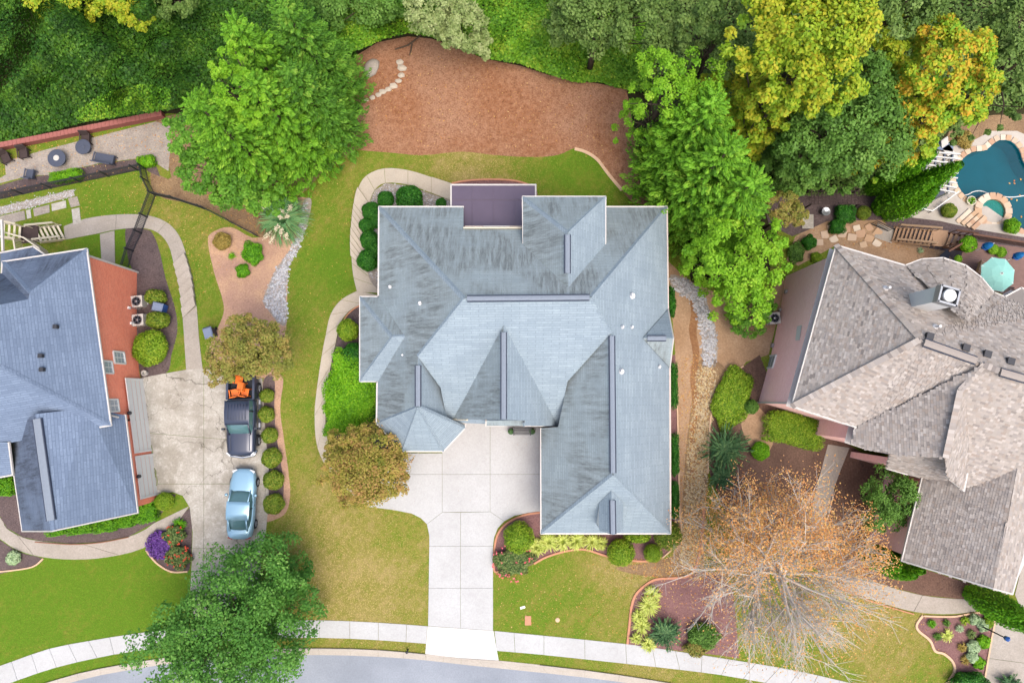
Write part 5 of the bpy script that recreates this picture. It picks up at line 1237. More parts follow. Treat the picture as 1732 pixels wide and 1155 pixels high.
def rose(label, px, py, rpx, hgt, leafm, flower, n, nf, cat='flowering shrub', ryp=None):
    t = shrub(label, px, py, rpx, leafm, hgt=hgt, ryp=ryp or rpx * .95, cat=cat, name='flower_bush', leaf=.15, dens=.8, rough=.25)
    c = t.location; d = rdir(nf); d[:, 2] = np.abs(d[:, 2]); rx = rpx * mpp(0)
    p = np.array(c) + d * np.array([rx * 1.05, rx * 1.0, hgt * .55]) + np.array([0, 0, hgt * .5])
    p = np.repeat(p, 4, 0) + rng.normal(size=(nf * 4, 3)) * .035; m = len(p)
    o = link('blossoms', npmesh('blossoms', leaf_quads(p, unit(rng.normal(size=(m, 3)) * .4 + np.array([0, 0, 1])), .11, .1), 4, rng.random(m)), t, MATS[flower]); return t
rose('rose bush with pink blossoms at the driveway corner of the front bed', 868, 950, 32, .8, 'rose_leaf', 'pink_flower', 300, 34, ryp=24)
rose('purple flower mound at the bed beside the left driveway', 268, 921, 20, .6, 'purple_flower', 'purple_flower', 300, 90, ryp=23)
rose('red flowering bush above its twin beside the left driveway', 293, 905, 17, .8, 'rose_leaf', 'red_flower', 200, 16)
rose('larger red flowering bush at the tip of the left flower bed', 300, 941, 20, .8, 'rose_leaf', 'red_flower', 250, 26)
tuft('bright green fern-like plant in the left flower bed', 305, 887, 13, 'arborvitae', 120, .45, name='fern', width=.06)
shrub('white-green variegated plant in the bed at the lower left edge', 21, 944, 11, 'grey_green', hgt=.5, rough=.2, leaf=.14)
# left neighbour
for x, y, r, ry_, w in ((262, 502, 17, 13, 'beside the upper air conditioner'), (266, 541, 19, 14, 'between air conditioner and large bush'), (252, 588, 28, 30, 'largest of the three by the brick wall')): shrub('rounded green bush ' + w, x, y, r, 'privet' if r > 20 else 'boxwood', hgt=1.4, ryp=ry_, dens=1.2, group='bushes by the left brick wall')
for x, y, rx_, ry_, w in ((96, 896, 16, 9, 'first from the lower left roof corner'), (137, 891, 22, 11, 'second from the lower left roof corner'), (178, 887, 18, 12, 'third from the lower left roof corner'), (212, 880, 15, 11, 'fourth from the lower left roof corner'), (246, 866, 19, 17, 'next to the garage corner')):
    shrub('clipped hedge block below the left garage, ' + w, x, y, rx_, 'arborvitae', hgt=.9, ryp=ry_, rz=.15, box=True, dens=1.2, leaf=.1, group='hedge blocks below the left garage')
shrub('round shrub at the left garage corner beside the driveway', 276, 848, 15, 'privet', hgt=1.0)
shrub('green hedge at the left frame edge below the lower roof', 8, 822, 18, 'arborvitae', hgt=1.0, ryp=15, box=True, leaf=.12)
shrub('brownish domed shrub in the pale straw bed', 375, 408, 15, 'dry_shrub', hgt=.8)
shrub('largest green shrub in the pale straw bed', 427, 429, 17, 'arborvitae', hgt=.7, ryp=21, rz=.6, rough=.2)
shrub('smaller green shrub in the pale straw bed', 410, 458, 11, 'arborvitae', hgt=.6, rough=.2)
tuft('tiny lime plant with dead stems in the pale straw bed', 394, 434, 8, 'vivid_hedge', 60, .3, name='plant')
tuft('large arching pampas grass beside the fence end', 484, 374, 48, 'pampas_blade', 520, 1.5, 'ornamental grass', 'pampas_grass', None, .05, .75)
def plumes():
    g = G(484, 374)
    par = [o for o in COL.objects if o.name.startswith('pampas_grass')][0]
    for x, y, z in ((477, 356, 2.0), (490, 352, 1.9), (440, 348, 1.6), (474, 368, 2.2), (486, 366, 2.2), (468, 385, 1.8), (476, 392, 1.8), (452, 398, 1.3), (484, 400, 1.6), (432, 345, 1.5), (460, 405, 1.2)):
        e = P(x, y, g.z + z); d = (e - (g + Vector((0, 0, .4)))).normalized(); n = 60
        p = np.array(e) + np.array(d) * (rng.uniform(-.35, .35, n))[:, None] + rng.normal(size=(n, 3)) * .07
        o = link('plume', npmesh('plume', leaf_quads(p, unit(rng.normal(size=(n, 3)) * .5 + np.array([0, 0, 1])), .14, .06, np.tile(np.array(d), (n, 1)) + rng.normal(size=(n, 3)) * .3), 4, rng.random(n)), par, MATS['plume'])
plumes()
for poly, w in (([(83, 297), (138, 287), (140, 302), (86, 314)], 'longer bright hedge block between patio and black fence'), ([(229, 268), (258, 264), (262, 283), (240, 286)], 'short bright hedge block at the fence corner')):
    cx_ = sum(p[0] for p in poly) / 4; cy_ = sum(p[1] for p in poly) / 4; shrub(w, cx_, cy_ - 2, (poly[1][0] - poly[0][0]) / 2, 'vivid_hedge', hgt=.8, ryp=9, rz=.18, box=True, leaf=.11, dens=1.2)
# right side
shrub('bright mounded ground cover left of the pink house', 1240, 672, 30, 'privet', hgt=.7, ryp=52, rz=-.35, rough=.14, leaf=.13, dens=1.2)
shrub('round grey-green shrub at the corner of the pink wall', 1271, 688, 12, 'dark_leaf', hgt=1.0)
shrub('long clipped hedge below the pink wall corner', 1344, 727, 50, 'privet', hgt=1.1, ryp=26, rz=-.2, box=True, leaf=.11, dens=1.0)
shrub('bright green ball between juniper and long hedge', 1287, 763, 15, 'vivid_hedge', hgt=.9)
def juniper(label, px, py, rpx, nsp):
    g = G(px, py); t = empty('juniper', g, 0, label, 'shrub'); R = rpx * mpp(0); C, T = [], []
    for i in range(nsp):
        a = rng.random() * 6.283; L = R * rng.uniform(.35, 1.05); el = rng.uniform(.15, .9); d = np.array([math.cos(a) * math.cos(el), math.sin(a) * math.cos(el), math.sin(el)])
        m = 34; tt = rng.random(m); side = rdir(m); p = np.array(g) + np.array([0, 0, .2]) + d * (tt * L)[:, None] + side * ((1.1 - tt) * .16)[:, None]
        sz = .2 * rng.uniform(.7, 1.3, m); C.append(leaf_quads(p, unit(side * .7 + np.array([0, 0, 1])), sz, sz * .28, unit(d + side * .6))); T.append(np.clip(rng.normal(.5, .2) + rng.normal(0, .15, m), 0, 1))
    grow(np.concatenate(C), np.concatenate(T), 'foliage', 'juniper', t); return t
juniper('spiky blue-green juniper below the bright ground cover', 1222, 758, 48, 190)
juniper('smaller spiky juniper left of the orange tree crown', 1216, 803, 30, 90)
juniper('dark spiky conifer shrub beside the sidewalk in the orange tree bed', 1122, 1066, 32, 120)
for x, y, r, w in ((1102, 1003, 13, 'topmost'), (1096, 1022, 17, 'second from top'), (1080, 1040, 12, 'third from top'), (1084, 1056, 14, 'fourth from top'), (1075, 1077, 9, 'lowest, by the sidewalk'), (1095, 1087, 12, 'at the sidewalk edge beside the dark conifer')):
    tuft('yellow-green clump in the orange tree bed, ' + w, x, y, r * 1.2, 'gold_grass', 130, .45, group='yellow-green clumps in the orange tree bed', width=.06)
shrub('dark shrub under the lower limbs of the orange tree', 1190, 1075, 26, 'dark_leaf', hgt=1.0, ryp=20, rough=.2)
shrub('olive shrub near the sidewalk under the orange tree', 1178, 1096, 20, 'olive_leaf', hgt=.7, ryp=14, rough=.2)
# slim arborvitae
def column(label, base, height, rad, group=None, leafm='arborvitae', n=2600):
    b = G(*base); t = empty('arborvitae', b, 0, label, 'tree', group)
    z = rng.random(n); r = rad * np.sin(np.pi * np.clip(z * .82 + .13, 0, 1)) ** .8 * (1 - .25 * z); a = rng.random(n) * 6.283; rr = r * rng.uniform(.84, 1.06, n)
    p = np.stack([b.x + np.cos(a) * rr, b.y + np.sin(a) * rr, b.z + z * height], 1); nr = unit(np.stack([np.cos(a), np.sin(a), .35 + 0 * a], 1) + rng.normal(size=(n, 3)) * .4)
    sz = .17 * rng.uniform(.7, 1.3, n); grow(leaf_quads(p, nr, sz, sz * .5, np.tile([0, 0, 1.], (n, 1)) + rng.normal(size=(n, 3)) * .5), np.clip(rng.normal(.5, .2, n), 0, 1), 'foliage', leafm, t)
    prof = [(rad * math.sin(math.pi * min(1, f * .82 + .13)) ** .8 * (1 - .25 * f) * .86, f * height * .98) for f in [i / 10 for i in range(11)]]
    o = MB().lathe(b, prof, 12).build('heart', MATS[leafm], t, True)
    at = o.data.attributes.new('tint', 'FLOAT', 'POINT'); at.data.foreach_set('value', [.12] * len(o.data.vertices)); return t
gA = 'slim arborvitae beside the pergola'
column('front slim arborvitae pointing towards the pool deck steps', (1486, 352), 7.0, 1.15, gA); column('middle slim arborvitae with the longest tip by the pergola', (1505, 340), 8.6, 1.1, gA)
column('slim arborvitae nearest the wooden steps, lowest of the group', (1500, 362), 6.4, 1.05, gA); column('slim arborvitae mostly under the orange-tinged tree', (1470, 322), 8.6, .95, gA)
gB = 'slim arborvitae in front of the right garage'
column('left slim arborvitae below the right garage wing beside the walk', (1462, 934), 4.6, .9, gB); column('second slim arborvitae below the right garage wing', (1482, 945), 4.8, .85, gB); column('third slim arborvitae under the right garage eave', (1500, 940), 4.4, .8, gB)
column('large arborvitae at the end of the curved walk right of the corner bed', (1640, 1002), 5.4, 1.05, gB); column('large arborvitae against the right frame edge above the driveway', (1660, 1018), 6.0, 1.0, gB)
# corner bed plants
for i, (x, y, r, m_, w) in enumerate(((1574, 1053, 7, 'arborvitae', 'small green tuft nearest the wavy edging top'), (1599, 1052, 6, 'dark_leaf', 'small dark tuft in the top middle of the corner bed'), (1630, 1048, 8, 'privet', 'green tuft below the walk end'), (1600, 1073, 11, 'gold_grass', 'large pale spiky tuft in the middle of the corner bed'),
                               (1583, 1075, 7, 'dark_leaf', 'dark tuft left of the large pale tuft'), (1621, 1061, 7, 'grey_green', 'pale tuft above the lamp post base'), (1625, 1093, 8, 'dry_shrub', 'brown tuft in the lower corner bed'), (1631, 1114, 9, 'dry_shrub', 'brown-green tuft lowest in the corner bed'), (1641, 1071, 8, 'rose_leaf', 'dull tuft beside the lamp post'))):
    tuft(w, x, y, r * 1.1, m_, 90, .3, name='garden_plant', width=.05)
for x, y, r, m_, w in ((1649, 1047, 8, 'grey_green', 'silvery round plant nearest the walk in the corner bed'), (1663, 1057, 9, 'grey_green', 'silvery plant beside the lamp post arm'), (1648, 1094, 10, 'grey_green', 'larger silvery plant in the lower corner bed'), (1646, 1111, 9, 'grey_green', 'lowest silvery plant in the corner bed'),
                       (1665, 1086, 10, 'vivid_hedge', 'bright green plant beside the right driveway edge'), (1657, 1121, 9, 'vivid_hedge', 'bright green plant below the silvery plants'), (1672, 1053, 8, 'privet', 'green plant at the top right of the corner bed')):
    shrub(w, x, y, r, m_, hgt=.45, rough=.2, leaf=.13, cat='plant', name='garden_plant')
shrub('dark shrub cut by the lower frame edge in the corner bed', 1642, 1152, 30, 'clipped_green', hgt=1.1, ryp=14, rough=.2)
juniper('spiky shrub at the lower right frame edge', 1700, 1152, 22, 60)
# rock garden shrubs
shrub('clipped hedge block above the rock garden', 1430, 362, 15, 'clipped_green', hgt=.9, ryp=15, box=True); shrub('lower end of the rock garden hedge', 1417, 384, 12, 'clipped_green', hgt=.8, ryp=11, box=True); shrub('round shrub right of the rock garden hedge', 1462, 360, 12, 'boxwood', hgt=.8)
shrub('dark round shrub beside the lime tree at the pink house', 1370, 410, 12, 'clipped_green', hgt=.8, rough=.2); shrub('small bright plant in the rock garden corner', 1381, 436, 9, 'privet', hgt=.5, rough=.2); shrub('dark low plant left of the pink house corner', 1347, 428, 14, 'dark_leaf', hgt=.6, ryp=18, rough=.2)
shrub('round shrub on the pool deck beside the white rail', 1606, 356, 12, 'boxwood', hgt=.9); shrub('bright shrub between pool and spa at the frame edge', 1713, 382, 12, 'vivid_hedge', hgt=1.0, rough=.2)
shrub('dry shrub above the pool coping', 1632, 236, 14, 'dry_shrub', hgt=.6, ryp=16, rough=.2)

# ------------------------------------------------------------------ grass, stones, fallen leaves
def scatter(poly, n):
    xs = [p[0] for p in poly]; ys = [p[1] for p in poly]; px = rng.uniform(min(xs), max(xs), n * 3); py = rng.uniform(min(ys), max(ys), n * 3)
    k = inpoly(px, py, poly); px, py = px[k][:n], py[k][:n]
    return px, py
def drop(px, py, off=0.0):
    d = np.array([ray(a, b) for a, b in zip(px, py)]); z = np.zeros(len(px))
    for _ in range(6):
        p = d * ((z - HC) / d[:, 2])[:, None]; z = np.interp(p[:, 1], HK_Y, HK_Z)
    p[:, 2] = z + off; return p
def grass():
    n = 420000; px = rng.uniform(-20, 1750, n); py = rng.uniform(240, 1170, n); keep = np.ones(n, bool)
    for poly in NOGRASS: keep &= ~inpoly(px, py, poly)
    for poly in ([(645, 345), (1125, 345), (1130, 895), (920, 895), (920, 720), (780, 720), (745, 755), (685, 755), (612, 640), (612, 505), (645, 500)], [(-30, 470), (160, 450), (230, 480), (262, 840), (0, 870), (-30, 880)], [(1400, 450), (1760, 500), (1760, 1000), (1540, 950), (1300, 690)]): keep &= ~inpoly(px, py, poly)
    px, py = px[keep], py[keep]; m = len(px); p = drop(px, py, 0.0)
    a = rng.random(m) * 6.283; d = np.stack([np.cos(a), np.sin(a), 0 * a], 1); s = np.stack([-d[:, 1], d[:, 0], 0 * a], 1); L = rng.uniform(.05, .11, m)[:, None]; w = .022
    co = np.stack([p - s * w, p + s * w, p + d * L + np.array([0, 0, .045])], 1).reshape(-1, 3)
    me = npmesh('lawn_grass', co, 3, rng.random(m), {'dry': dry_at(px, py)}); o = link('lawn_grass', me, None, MATS['grass_blades']); tag(o, 'short mown grass blades of the lawns', 'grass', None, 'stuff')
grass()
_oct = (np.array([[1, 0, 0], [-1, 0, 0], [0, 1, 0], [0, -1, 0], [0, 0, 1]], float), [(0, 2, 4), (2, 1, 4), (1, 3, 4), (3, 0, 4)])
def pebbles(name, label, poly, n, size, matk, cat='stones'):
    px, py = scatter(poly, n); px = px + rng.normal(0, 2.2, len(px)); py = py + rng.normal(0, 2.2, len(py)); p = drop(px, py, .0); m = len(p); v, f = _oct
    sc = size * rng.uniform(.5, 1.3, (m, 1)); a = rng.random(m) * 6.283; ca, sa = np.cos(a), np.sin(a); el = rng.uniform(.6, 1.0, m)
    tris = []
    for t in f:
        for i in t:
            x, y, z = v[i]; xx, yy = x, y * el; tris.append(p + np.stack([(xx * ca - yy * sa), (xx * sa + yy * ca), np.full(m, z * .55)], 1) * sc)
    co = np.stack(tris, 1).reshape(-1, 3); me = npmesh(name, co, 3, np.repeat(rng.random(m), 4)); o = link(name, me, None, MATS[matk]); tag(o, label, cat, None, 'stuff')
pebbles('river_rock', 'pale grey river rocks running down the bed left of the lawn', [(520, 340), (512, 348), (504, 395), (492, 425), (470, 452), (456, 482), (448, 508), (456, 522), (472, 545), (484, 546), (484, 500), (487, 455), (500, 428), (516, 385)], 1500, .12, 'stones_white')
pebbles('river_rock', 'grey stones of the dry creek right of the centre house', [(1136, 468), (1160, 474), (1186, 494), (1201, 535), (1211, 575), (1208, 618), (1190, 620), (1188, 570), (1178, 530), (1164, 503), (1138, 488)], 1100, .13, 'stones_white')
pebbles('river_rock', 'small grey stones of the bed around the clipped domes', [(634, 324), (652, 312), (690, 316), (762, 341), (762, 356), (642, 356), (640, 480), (626, 466), (620, 410), (626, 345)], 1300, .07, 'stones_white')
pebbles('pebbles', 'pale pebble strip below the black fence', [(0, 351), (124, 321), (125, 331), (0, 363)], 700, .06, 'stones_white')
pebbles('stones', 'tan leaf-covered stones of the strip right of the centre house', [(1182, 620), (1212, 620), (1205, 690), (1200, 760), (1195, 850), (1188, 945), (1160, 968), (1150, 950), (1158, 860), (1164, 760), (1174, 680)], 2600, .1, 'stones_tan')
for i, (x, y, s) in enumerate(((676, 106, .35), (680, 116, .4), (679, 128, .32), (674, 138, .3), (666, 146, .34), (657, 152, .3), (648, 156, .32), (640, 161, .28), (630, 166, .26), (620, 170, .22))):
    g = G(x, y); v, f = lump(1); vv = v * np.array([s, s * .75, s * .35]) * rng.uniform(.85, 1.15, (len(v), 1)) + np.array(g) + np.array([0, 0, .06])
    o = pym('border_stone', vv, f, MATS['walk_concrete']); tag(o, 'pale border stone in the red mulch, %s from the top of the row' % ('first', 'second', 'third', 'fourth', 'fifth', 'sixth', 'seventh', 'eighth', 'ninth', 'tenth')[i], 'stone', 'border stones in the red mulch')
v, f = lump(2); g = G(628, 116); vv = v * np.array([.55, .85, .22]) * rng.uniform(.92, 1.08, (len(v), 1)); ca = math.cos(-.5); sa = math.sin(-.5)
vv = np.stack([vv[:, 0] * ca - vv[:, 1] * sa, vv[:, 0] * sa + vv[:, 1] * ca, vv[:, 2]], 1) + np.array(g) + np.array([0, 0, .08]); tag(pym('boulder', vv, f, MATS['grey_walk'], smooth=True), 'flat grey boulder at the left edge of the red mulch bed', 'boulder')
mb = MB(); mb.tube([G(668, 84, .1), G(690, 77, .2), G(702, 68, .3), G(712, 60, .3)], [.05, .07, .06, .03], 6); mb.tube([G(697, 74, .2), G(695, 86, .15), G(692, 95, .1)], [.06, .05, .02], 6)
tag(mb.build('fallen_branch', MATS['bark'], None), 'dark forked fallen branch at the top of the red mulch bed', 'branch')
def leaf_scatter(name, label, polys, size=.07):
    P_ = []
    for poly, k in polys: a, b = scatter(poly, k); P_.append(drop(a, b, .03))
    p = np.concatenate(P_); m = len(p); sz = size * rng.uniform(.6, 1.4, m)
    o = link(name, npmesh(name, leaf_quads(p, unit(rng.normal(size=(m, 3)) * .3 + np.array([0, 0, 1])), sz, sz * .7), 4, rng.random(m)), None, MATS['fallen_leaves']); tag(o, label, 'fallen leaves', None, 'stuff')
leaf_scatter('fallen_leaves', 'scattered tan and orange fallen leaves on lawns and beds', [([(130, 300), (250, 290), (440, 400), (340, 520), (300, 380), (120, 370)], 420), ([(500, 300), (600, 260), (600, 480), (540, 560), (500, 900), (480, 640), (490, 440)], 160), ([(600, 110), (760, 80), (1040, 150), (1050, 300), (960, 250), (600, 250)], 700), ([(840, 960), (1060, 945), (1160, 980), (1060, 1080), (840, 1060)], 330), ([(1040, 945), (1160, 940), (1200, 800), (1190, 980), (1090, 975)], 900),
    ([(1200, 860), (1420, 820), (1520, 1060), (1400, 1150), (1080, 1110), (1080, 990)], 1800), ([(1370, 390), (1520, 375), (1600, 430), (1420, 415)], 220), ([(0, 250), (270, 205), (270, 270), (0, 310)], 420), ([(0, 320), (240, 275), (240, 285), (0, 340)], 200), ([(260, 220), (300, 300), (440, 400), (480, 350), (360, 330)], 600), ([(1150, 600), (1210, 600), (1190, 960), (1150, 960)], 1500), ([(1460, 990), (1620, 1060), (1590, 1155), (1420, 1155)], 160)], 0.085)
leaf_scatter('fallen_leaves', 'small dark leaf bits lying on the pale driveway', [([(700, 770), (915, 730), (915, 860), (700, 860)], 46), ([(860, 735), (912, 735), (912, 775), (860, 775)], 26)], 0.06)
# ------------------------------------------------------------------ cars
def carpaint(name, c, rough=.25, metal=.35):
    t = NT(name); t.b.inputs['Coat Weight'].default_value = .5; t.b.inputs['Coat Roughness'].default_value = .1
    return t.done(c, rough, .5, metal)
carpaint('paint_pale_blue', A(160, 202, 224)); carpaint('paint_black_blue', A(56, 64, 84), .3, .2); plain('tyre', A(44, 44, 46), .9, .2); plain('rim', A(190, 194, 200), .3, .5, .6); plain('car_glass', A(84, 120, 124), .06, .8, var=.1)
plain('lamp_glass', A(220, 224, 226), .1, .6); plain('tail_red', A(150, 40, 36), .3, .5); plain('orange_plastic', A(240, 120, 30), .4, .4, var=.08); plain('bed_liner', A(50, 54, 62), .9, .2); plain('chrome', A(206, 210, 214), .15, .6, .9)
def loft(rings, close=True):
    n = len(rings[0]); v = [p for r in rings for p in r]; f = []
    for i in range(len(rings) - 1):
        for j in range(n - 1): a = i * n + j; f.append((a, a + 1, a + 1 + n, a + n))
    if close: f += [tuple(range(n))[::-1], tuple((len(rings) - 1) * n + j for j in range(n))]
    return v, f
def body_ring(y, w, zb, zs, zc):
    """half-open section: sill, bulge, shoulder, crown, mirrored"""
    r = [(-w * .86, y, zb), (-w * .99, y, zb + (zs - zb) * .35), (-w, y, zb + (zs - zb) * .6), (-w * .95, y, zs), (-w * .8, y, zs + (zc - zs) * .7), (-w * .4, y, zc)]
    return r + [(0, y, zc + .01)] + [(-x, yy, z) for x, yy, z in reversed(r)]
def wheel(parent, x, y, r, w=.21):
    s = 1 if x > 0 else -1; mb = MB(); n = 18; v = []; prof = [(r * .62, -w / 2), (r * .94, -w / 2), (r, -w * .3), (r, w * .3), (r * .94, w / 2), (r * .62, w / 2)]
    for rr, xx in prof:
        for j in range(n): a = 2 * math.pi * j / n; v.append((x + xx, y + rr * math.cos(a), r + rr * math.sin(a)))
    f = [(i * n + j, i * n + (j + 1) % n, (i + 1) * n + (j + 1) % n, (i + 1) * n + j) for i in range(len(prof) - 1) for j in range(n)]
    t = MB().add(v, f).build('wheel', MATS['tyre'], parent, True, True)
    m2 = MB(); xo = x + s * w * .42
    for k in range(5):
        a = 2 * math.pi * k / 5; m2.bar((xo, y, r), (xo, y + r * .6 * math.cos(a), r + r * .6 * math.sin(a)), .05, .09, Vector((1, 0, 0)))
    ring = [(xo, y + r * .64 * math.cos(2 * math.pi * j / n), r + r * .64 * math.sin(2 * math.pi * j / n)) for j in range(n)]; ring2 = [(x - s * .02, b, c) for a, b, c in ring]
    m2.add(ring + ring2, [(j, (j + 1) % n, n + (j + 1) % n, n + j) for j in range(n)] + [tuple(range(n, 2 * n))]); m2.build('rim', MATS['rim'], t, False, True)
def place_car(t, px, py, rz, zc=.8):
    c = P(px, py, zc); t.location = (c.x, c.y, h(c.y) + .04); t.rotation_euler = (0, 0, rz)
def sedan():
    t = empty('parked_car', (0, 0, 0), 0, 'pale blue sedan parked nose up on the left driveway', 'car')
    st = [(2.38, .34, .36, .52, .57), (2.31, .58, .28, .58, .65), (2.05, .78, .22, .66, .76), (1.4, .9, .2, .74, .86), (.85, .91, .2, .8, .93), (.2, .91, .2, .86, .9), (-.6, .92, .2, .88, .9), (-1.3, .91, .2, .9, .94), (-1.75, .88, .22, .92, 1.0), (-2.15, .8, .26, .88, .98), (-2.33, .66, .32, .78, .86), (-2.38, .5, .38, .66, .7)]
    v, f = loft([body_ring(*s) for s in st]); MB().add(v, f).build('body', MATS['paint_pale_blue'], t, True, True)
    def gring(y, w, zb, zt): return [(-w, y, zb), (-w * .93, y, zb + (zt - zb) * .55), (-w * .78, y, zt - .03), (-w * .4, y, zt), (0, y, zt + .01), (w * .4, y, zt), (w * .78, y, zt - .03), (w * .93, y, zb + (zt - zb) * .55), (w, y, zb)]
    # glasshouse: glass all round, roof skin and pillars over it
    g = [gring(.95, .66, .86, .9), gring(.62, .78, .86, 1.1), (gring(.2, .82, .86, 1.36)), gring(-.5, .82, .86, 1.43), gring(-1.0, .8, .86, 1.38), gring(-1.45, .74, .88, 1.14), gring(-1.75, .62, .9, .98)]
    v, f = loft(g); MB().add(v, f).build('windscreen', MATS['car_glass'], t, True, True)
    r = [gring(.24, .83, 1.3, 1.385), gring(0, .835, 1.3, 1.43), gring(-.5, .84, 1.3, 1.455), gring(-.98, .82, 1.3, 1.41)]
    v, f = loft([q[1:-1] for q in r]); MB().add(v, f).build('roof', MATS['paint_pale_blue'], t, True, True)
    for s in (-1, 1):
        MB().tube([(s * .66, .95, .92), (s * .66, .24, 1.37)], .045, 6).build('pillar', MATS['paint_pale_blue'], t, True, True)
        MB().tube([(s * .62, -.98, 1.4), (s * .6, -1.78, 1.0)], .06, 6).build('pillar', MATS['paint_pale_blue'], t, True, True)
        MB().tube([(s * .82, -.25, .9), (s * .7, -.3, 1.38)], .035, 6).build('pillar', MATS['dark_plastic'], t, True, True)
        MB().lathe((s * 1.0, .62, .9), [(.05, -.07), (.11, -.03), (.11, .05), (.04, .09)], 8).build('mirror', MATS['paint_pale_blue'], t, True, True)
        MB().box((s * .58, 2.17, .6), (.34, .22, .12), s * -.35).build('headlight', MATS['lamp_glass'], t, False, True)
        MB().box((s * .6, -2.28, .78), (.32, .12, .14), s * .3).build('tail_light', MATS['tail_red'], t, False, True)
        for y in (1.42, -1.4): wheel(t, s * .82, y, .32)
        for y in (-.05, -.85): MB().box((s * .93, y, .78), (.03, .16, .03)).build('door_handle', MATS['chrome'], t, False, True)
    MB().bar((-.55, 2.385, .5), (.55, 2.385, .5), .05, .12).build('grille', MATS['dark_plastic'], t, False, True)
    place_car(t, 408, 852, math.radians(-1.5)); return t
sedan()
def pickup():
    t = empty('pickup_truck', (0, 0, 0), 0, 'dark blue-black pickup with orange chairs in its bed', 'pickup')
    st = [(2.85, .72, .5, .86, .92), (2.78, .86, .42, .96, 1.04), (2.5, .95, .4, 1.0, 1.12), (1.9, .98, .4, 1.06, 1.16), (1.25, .98, .4, 1.1, 1.2), (.6, .98, .4, 1.12, 1.14), (-.5, .98, .4, 1.12, 1.14), (-.95, .98, .4, 1.12, 1.14)]
    v, f = loft([body_ring(*s) for s in st]); MB().add(v, f).build('body', MATS['paint_black_blue'], t, True, True)
    def gring(y, w, zb, zt): return [(-w, y, zb), (-w * .94, y, zb + (zt - zb) * .55), (-w * .84, y, zt - .04), (-w * .4, y, zt), (0, y, zt + .01), (w * .4, y, zt), (w * .84, y, zt - .04), (w * .94, y, zb + (zt - zb) * .55), (w, y, zb)]
    g = [gring(1.4, .8, 1.1, 1.14), gring(1.05, .86, 1.1, 1.45), gring(.65, .88, 1.1, 1.76), gring(-.2, .88, 1.1, 1.84), gring(-.85, .87, 1.1, 1.8), gring(-.97, .84, 1.1, 1.3)]
    v, f = loft(g); MB().add(v, f).build('windscreen', MATS['car_glass'], t, True, True)
    r = [gring(.72, .885, 1.7, 1.77), gring(.3, .9, 1.72, 1.84), gring(-.2, .9, 1.74, 1.87), gring(-.92, .885, 1.7, 1.83)]
    v, f = loft([q[1:-1] for q in r]); ro = MB().add(v, f).build('roof', MATS['paint_black_blue'], t, True, True)
    for k in range(-3, 4): MB().bar((k * .2, .4, 1.87), (k * .2, -.7, 1.87), .05, .02).build('roof_rib', MATS['paint_black_blue'], ro, False, True)
    # open bed
    y0, y1 = -1.0, -2.85
    MB().box((0, (y0 + y1) / 2, .72), (1.6, y0 - y1, .06)).build('bed_floor', MATS['bed_liner'], t, False, True)
    for s in (-1, 1):
        MB().box((s * .9, (y0 + y1) / 2, .82), (.16, y0 - y1, .78)).build('bed_side', MATS['paint_black_blue'], t, False, True)
        MB().tube([(s * .74, 1.4, 1.16), (s * .76, .7, 1.76)], .05, 6).build('pillar', MATS['paint_black_blue'], t, True, True)
        MB().tube([(s * .88, -.15, 1.12), (s * .8, -.2, 1.8)], .05, 6).build('pillar', MATS['dark_plastic'], t, True, True)
        MB().box((s * 1.12, 1.0, 1.2), (.2, .14, .2)).build('mirror', MATS['dark_plastic'], t, False, True)
        MB().bar((s * .72, 2.82, .92), (s * .95, 2.62, .94), .1, .18).build('headlight', MATS['lamp_glass'], t, False, True)
        MB().box((s * .9, -2.9, 1.0), (.14, .06, .34)).build('tail_light', MATS['tail_red'], t, False, True)
        rb = MB().box((s * 1.07, .0, .42), (.18, 2.3, .06)).build('running_board', MATS['dark_plastic'], t, False, True)
        for y in (.8, 0, -.8): MB().box((s * 1.08, y, .46), (.13, .3, .02)).build('step_pad', MATS['rim'], rb, False, True)
        for y in (1.85, -1.75): wheel(t, s * .93, y, .4, .27)
    MB().box((0, y0 + .02, .95), (1.7, .08, .5)).build('bed_front', MATS['paint_black_blue'], t, False, True); MB().box((0, y1 - .03, .82), (1.64, .08, .72)).build('tailgate', MATS['paint_black_blue'], t, False, True)
    MB().tube([(-.98, 2.5, .62), (-.8, 2.86, .6), (0, 2.98, .6), (.8, 2.86, .6), (.98, 2.5, .62)], .09, 8).build('bumper', MATS['chrome'], t, True, True)
    for s in (-1, 1): MB().bar((s * .66, 2.5, 1.13), (s * .66, 1.4, 1.19), .05, .03).build('bonnet_crease', MATS['paint_black_blue'], t, False, True)
    place_car(t, 407, 700, math.radians(181), 1.1); return t
truck = pickup()
def orange_chair(label, x, y, rz, z):
    W = world_m(truck) @ Vector((x, y, z)); t = empty('plastic_chair', W, rz, label, 'chair', 'orange chairs in the pickup bed')
    MB().add([(-.26, -.25, .4), (.26, -.25, .4), (.24, .25, .42), (-.24, .25, .42), (-.26, -.25, .37), (.26, -.25, .37), (.24, .25, .38), (-.24, .25, .38)], [(0, 1, 2, 3), (4, 5, 6, 7), (0, 1, 5, 4), (1, 2, 6, 5), (2, 3, 7, 6), (3, 0, 4, 7)]).build('seat', MATS['orange_plastic'], t, False, True)
    b = MB()
    for k in range(4): b.box((-.18 + k * .12, -.3, .66), (.08, .04, .5))
    b.box((0, -.31, .9), (.5, .05, .08)); b.build('backrest', MATS['orange_plastic'], t, False, True)
    for s in (-1, 1):
        MB().box((s * .29, .0, .6), (.07, .5, .04)).build('armrest', MATS['orange_plastic'], t, False, True)
        for y_ in (-.22, .22): MB().bar((s * .25, y_, .42), (s * .29, y_ * 1.15, 0), .05, .05).build('leg', MATS['orange_plastic'], t, False, True)
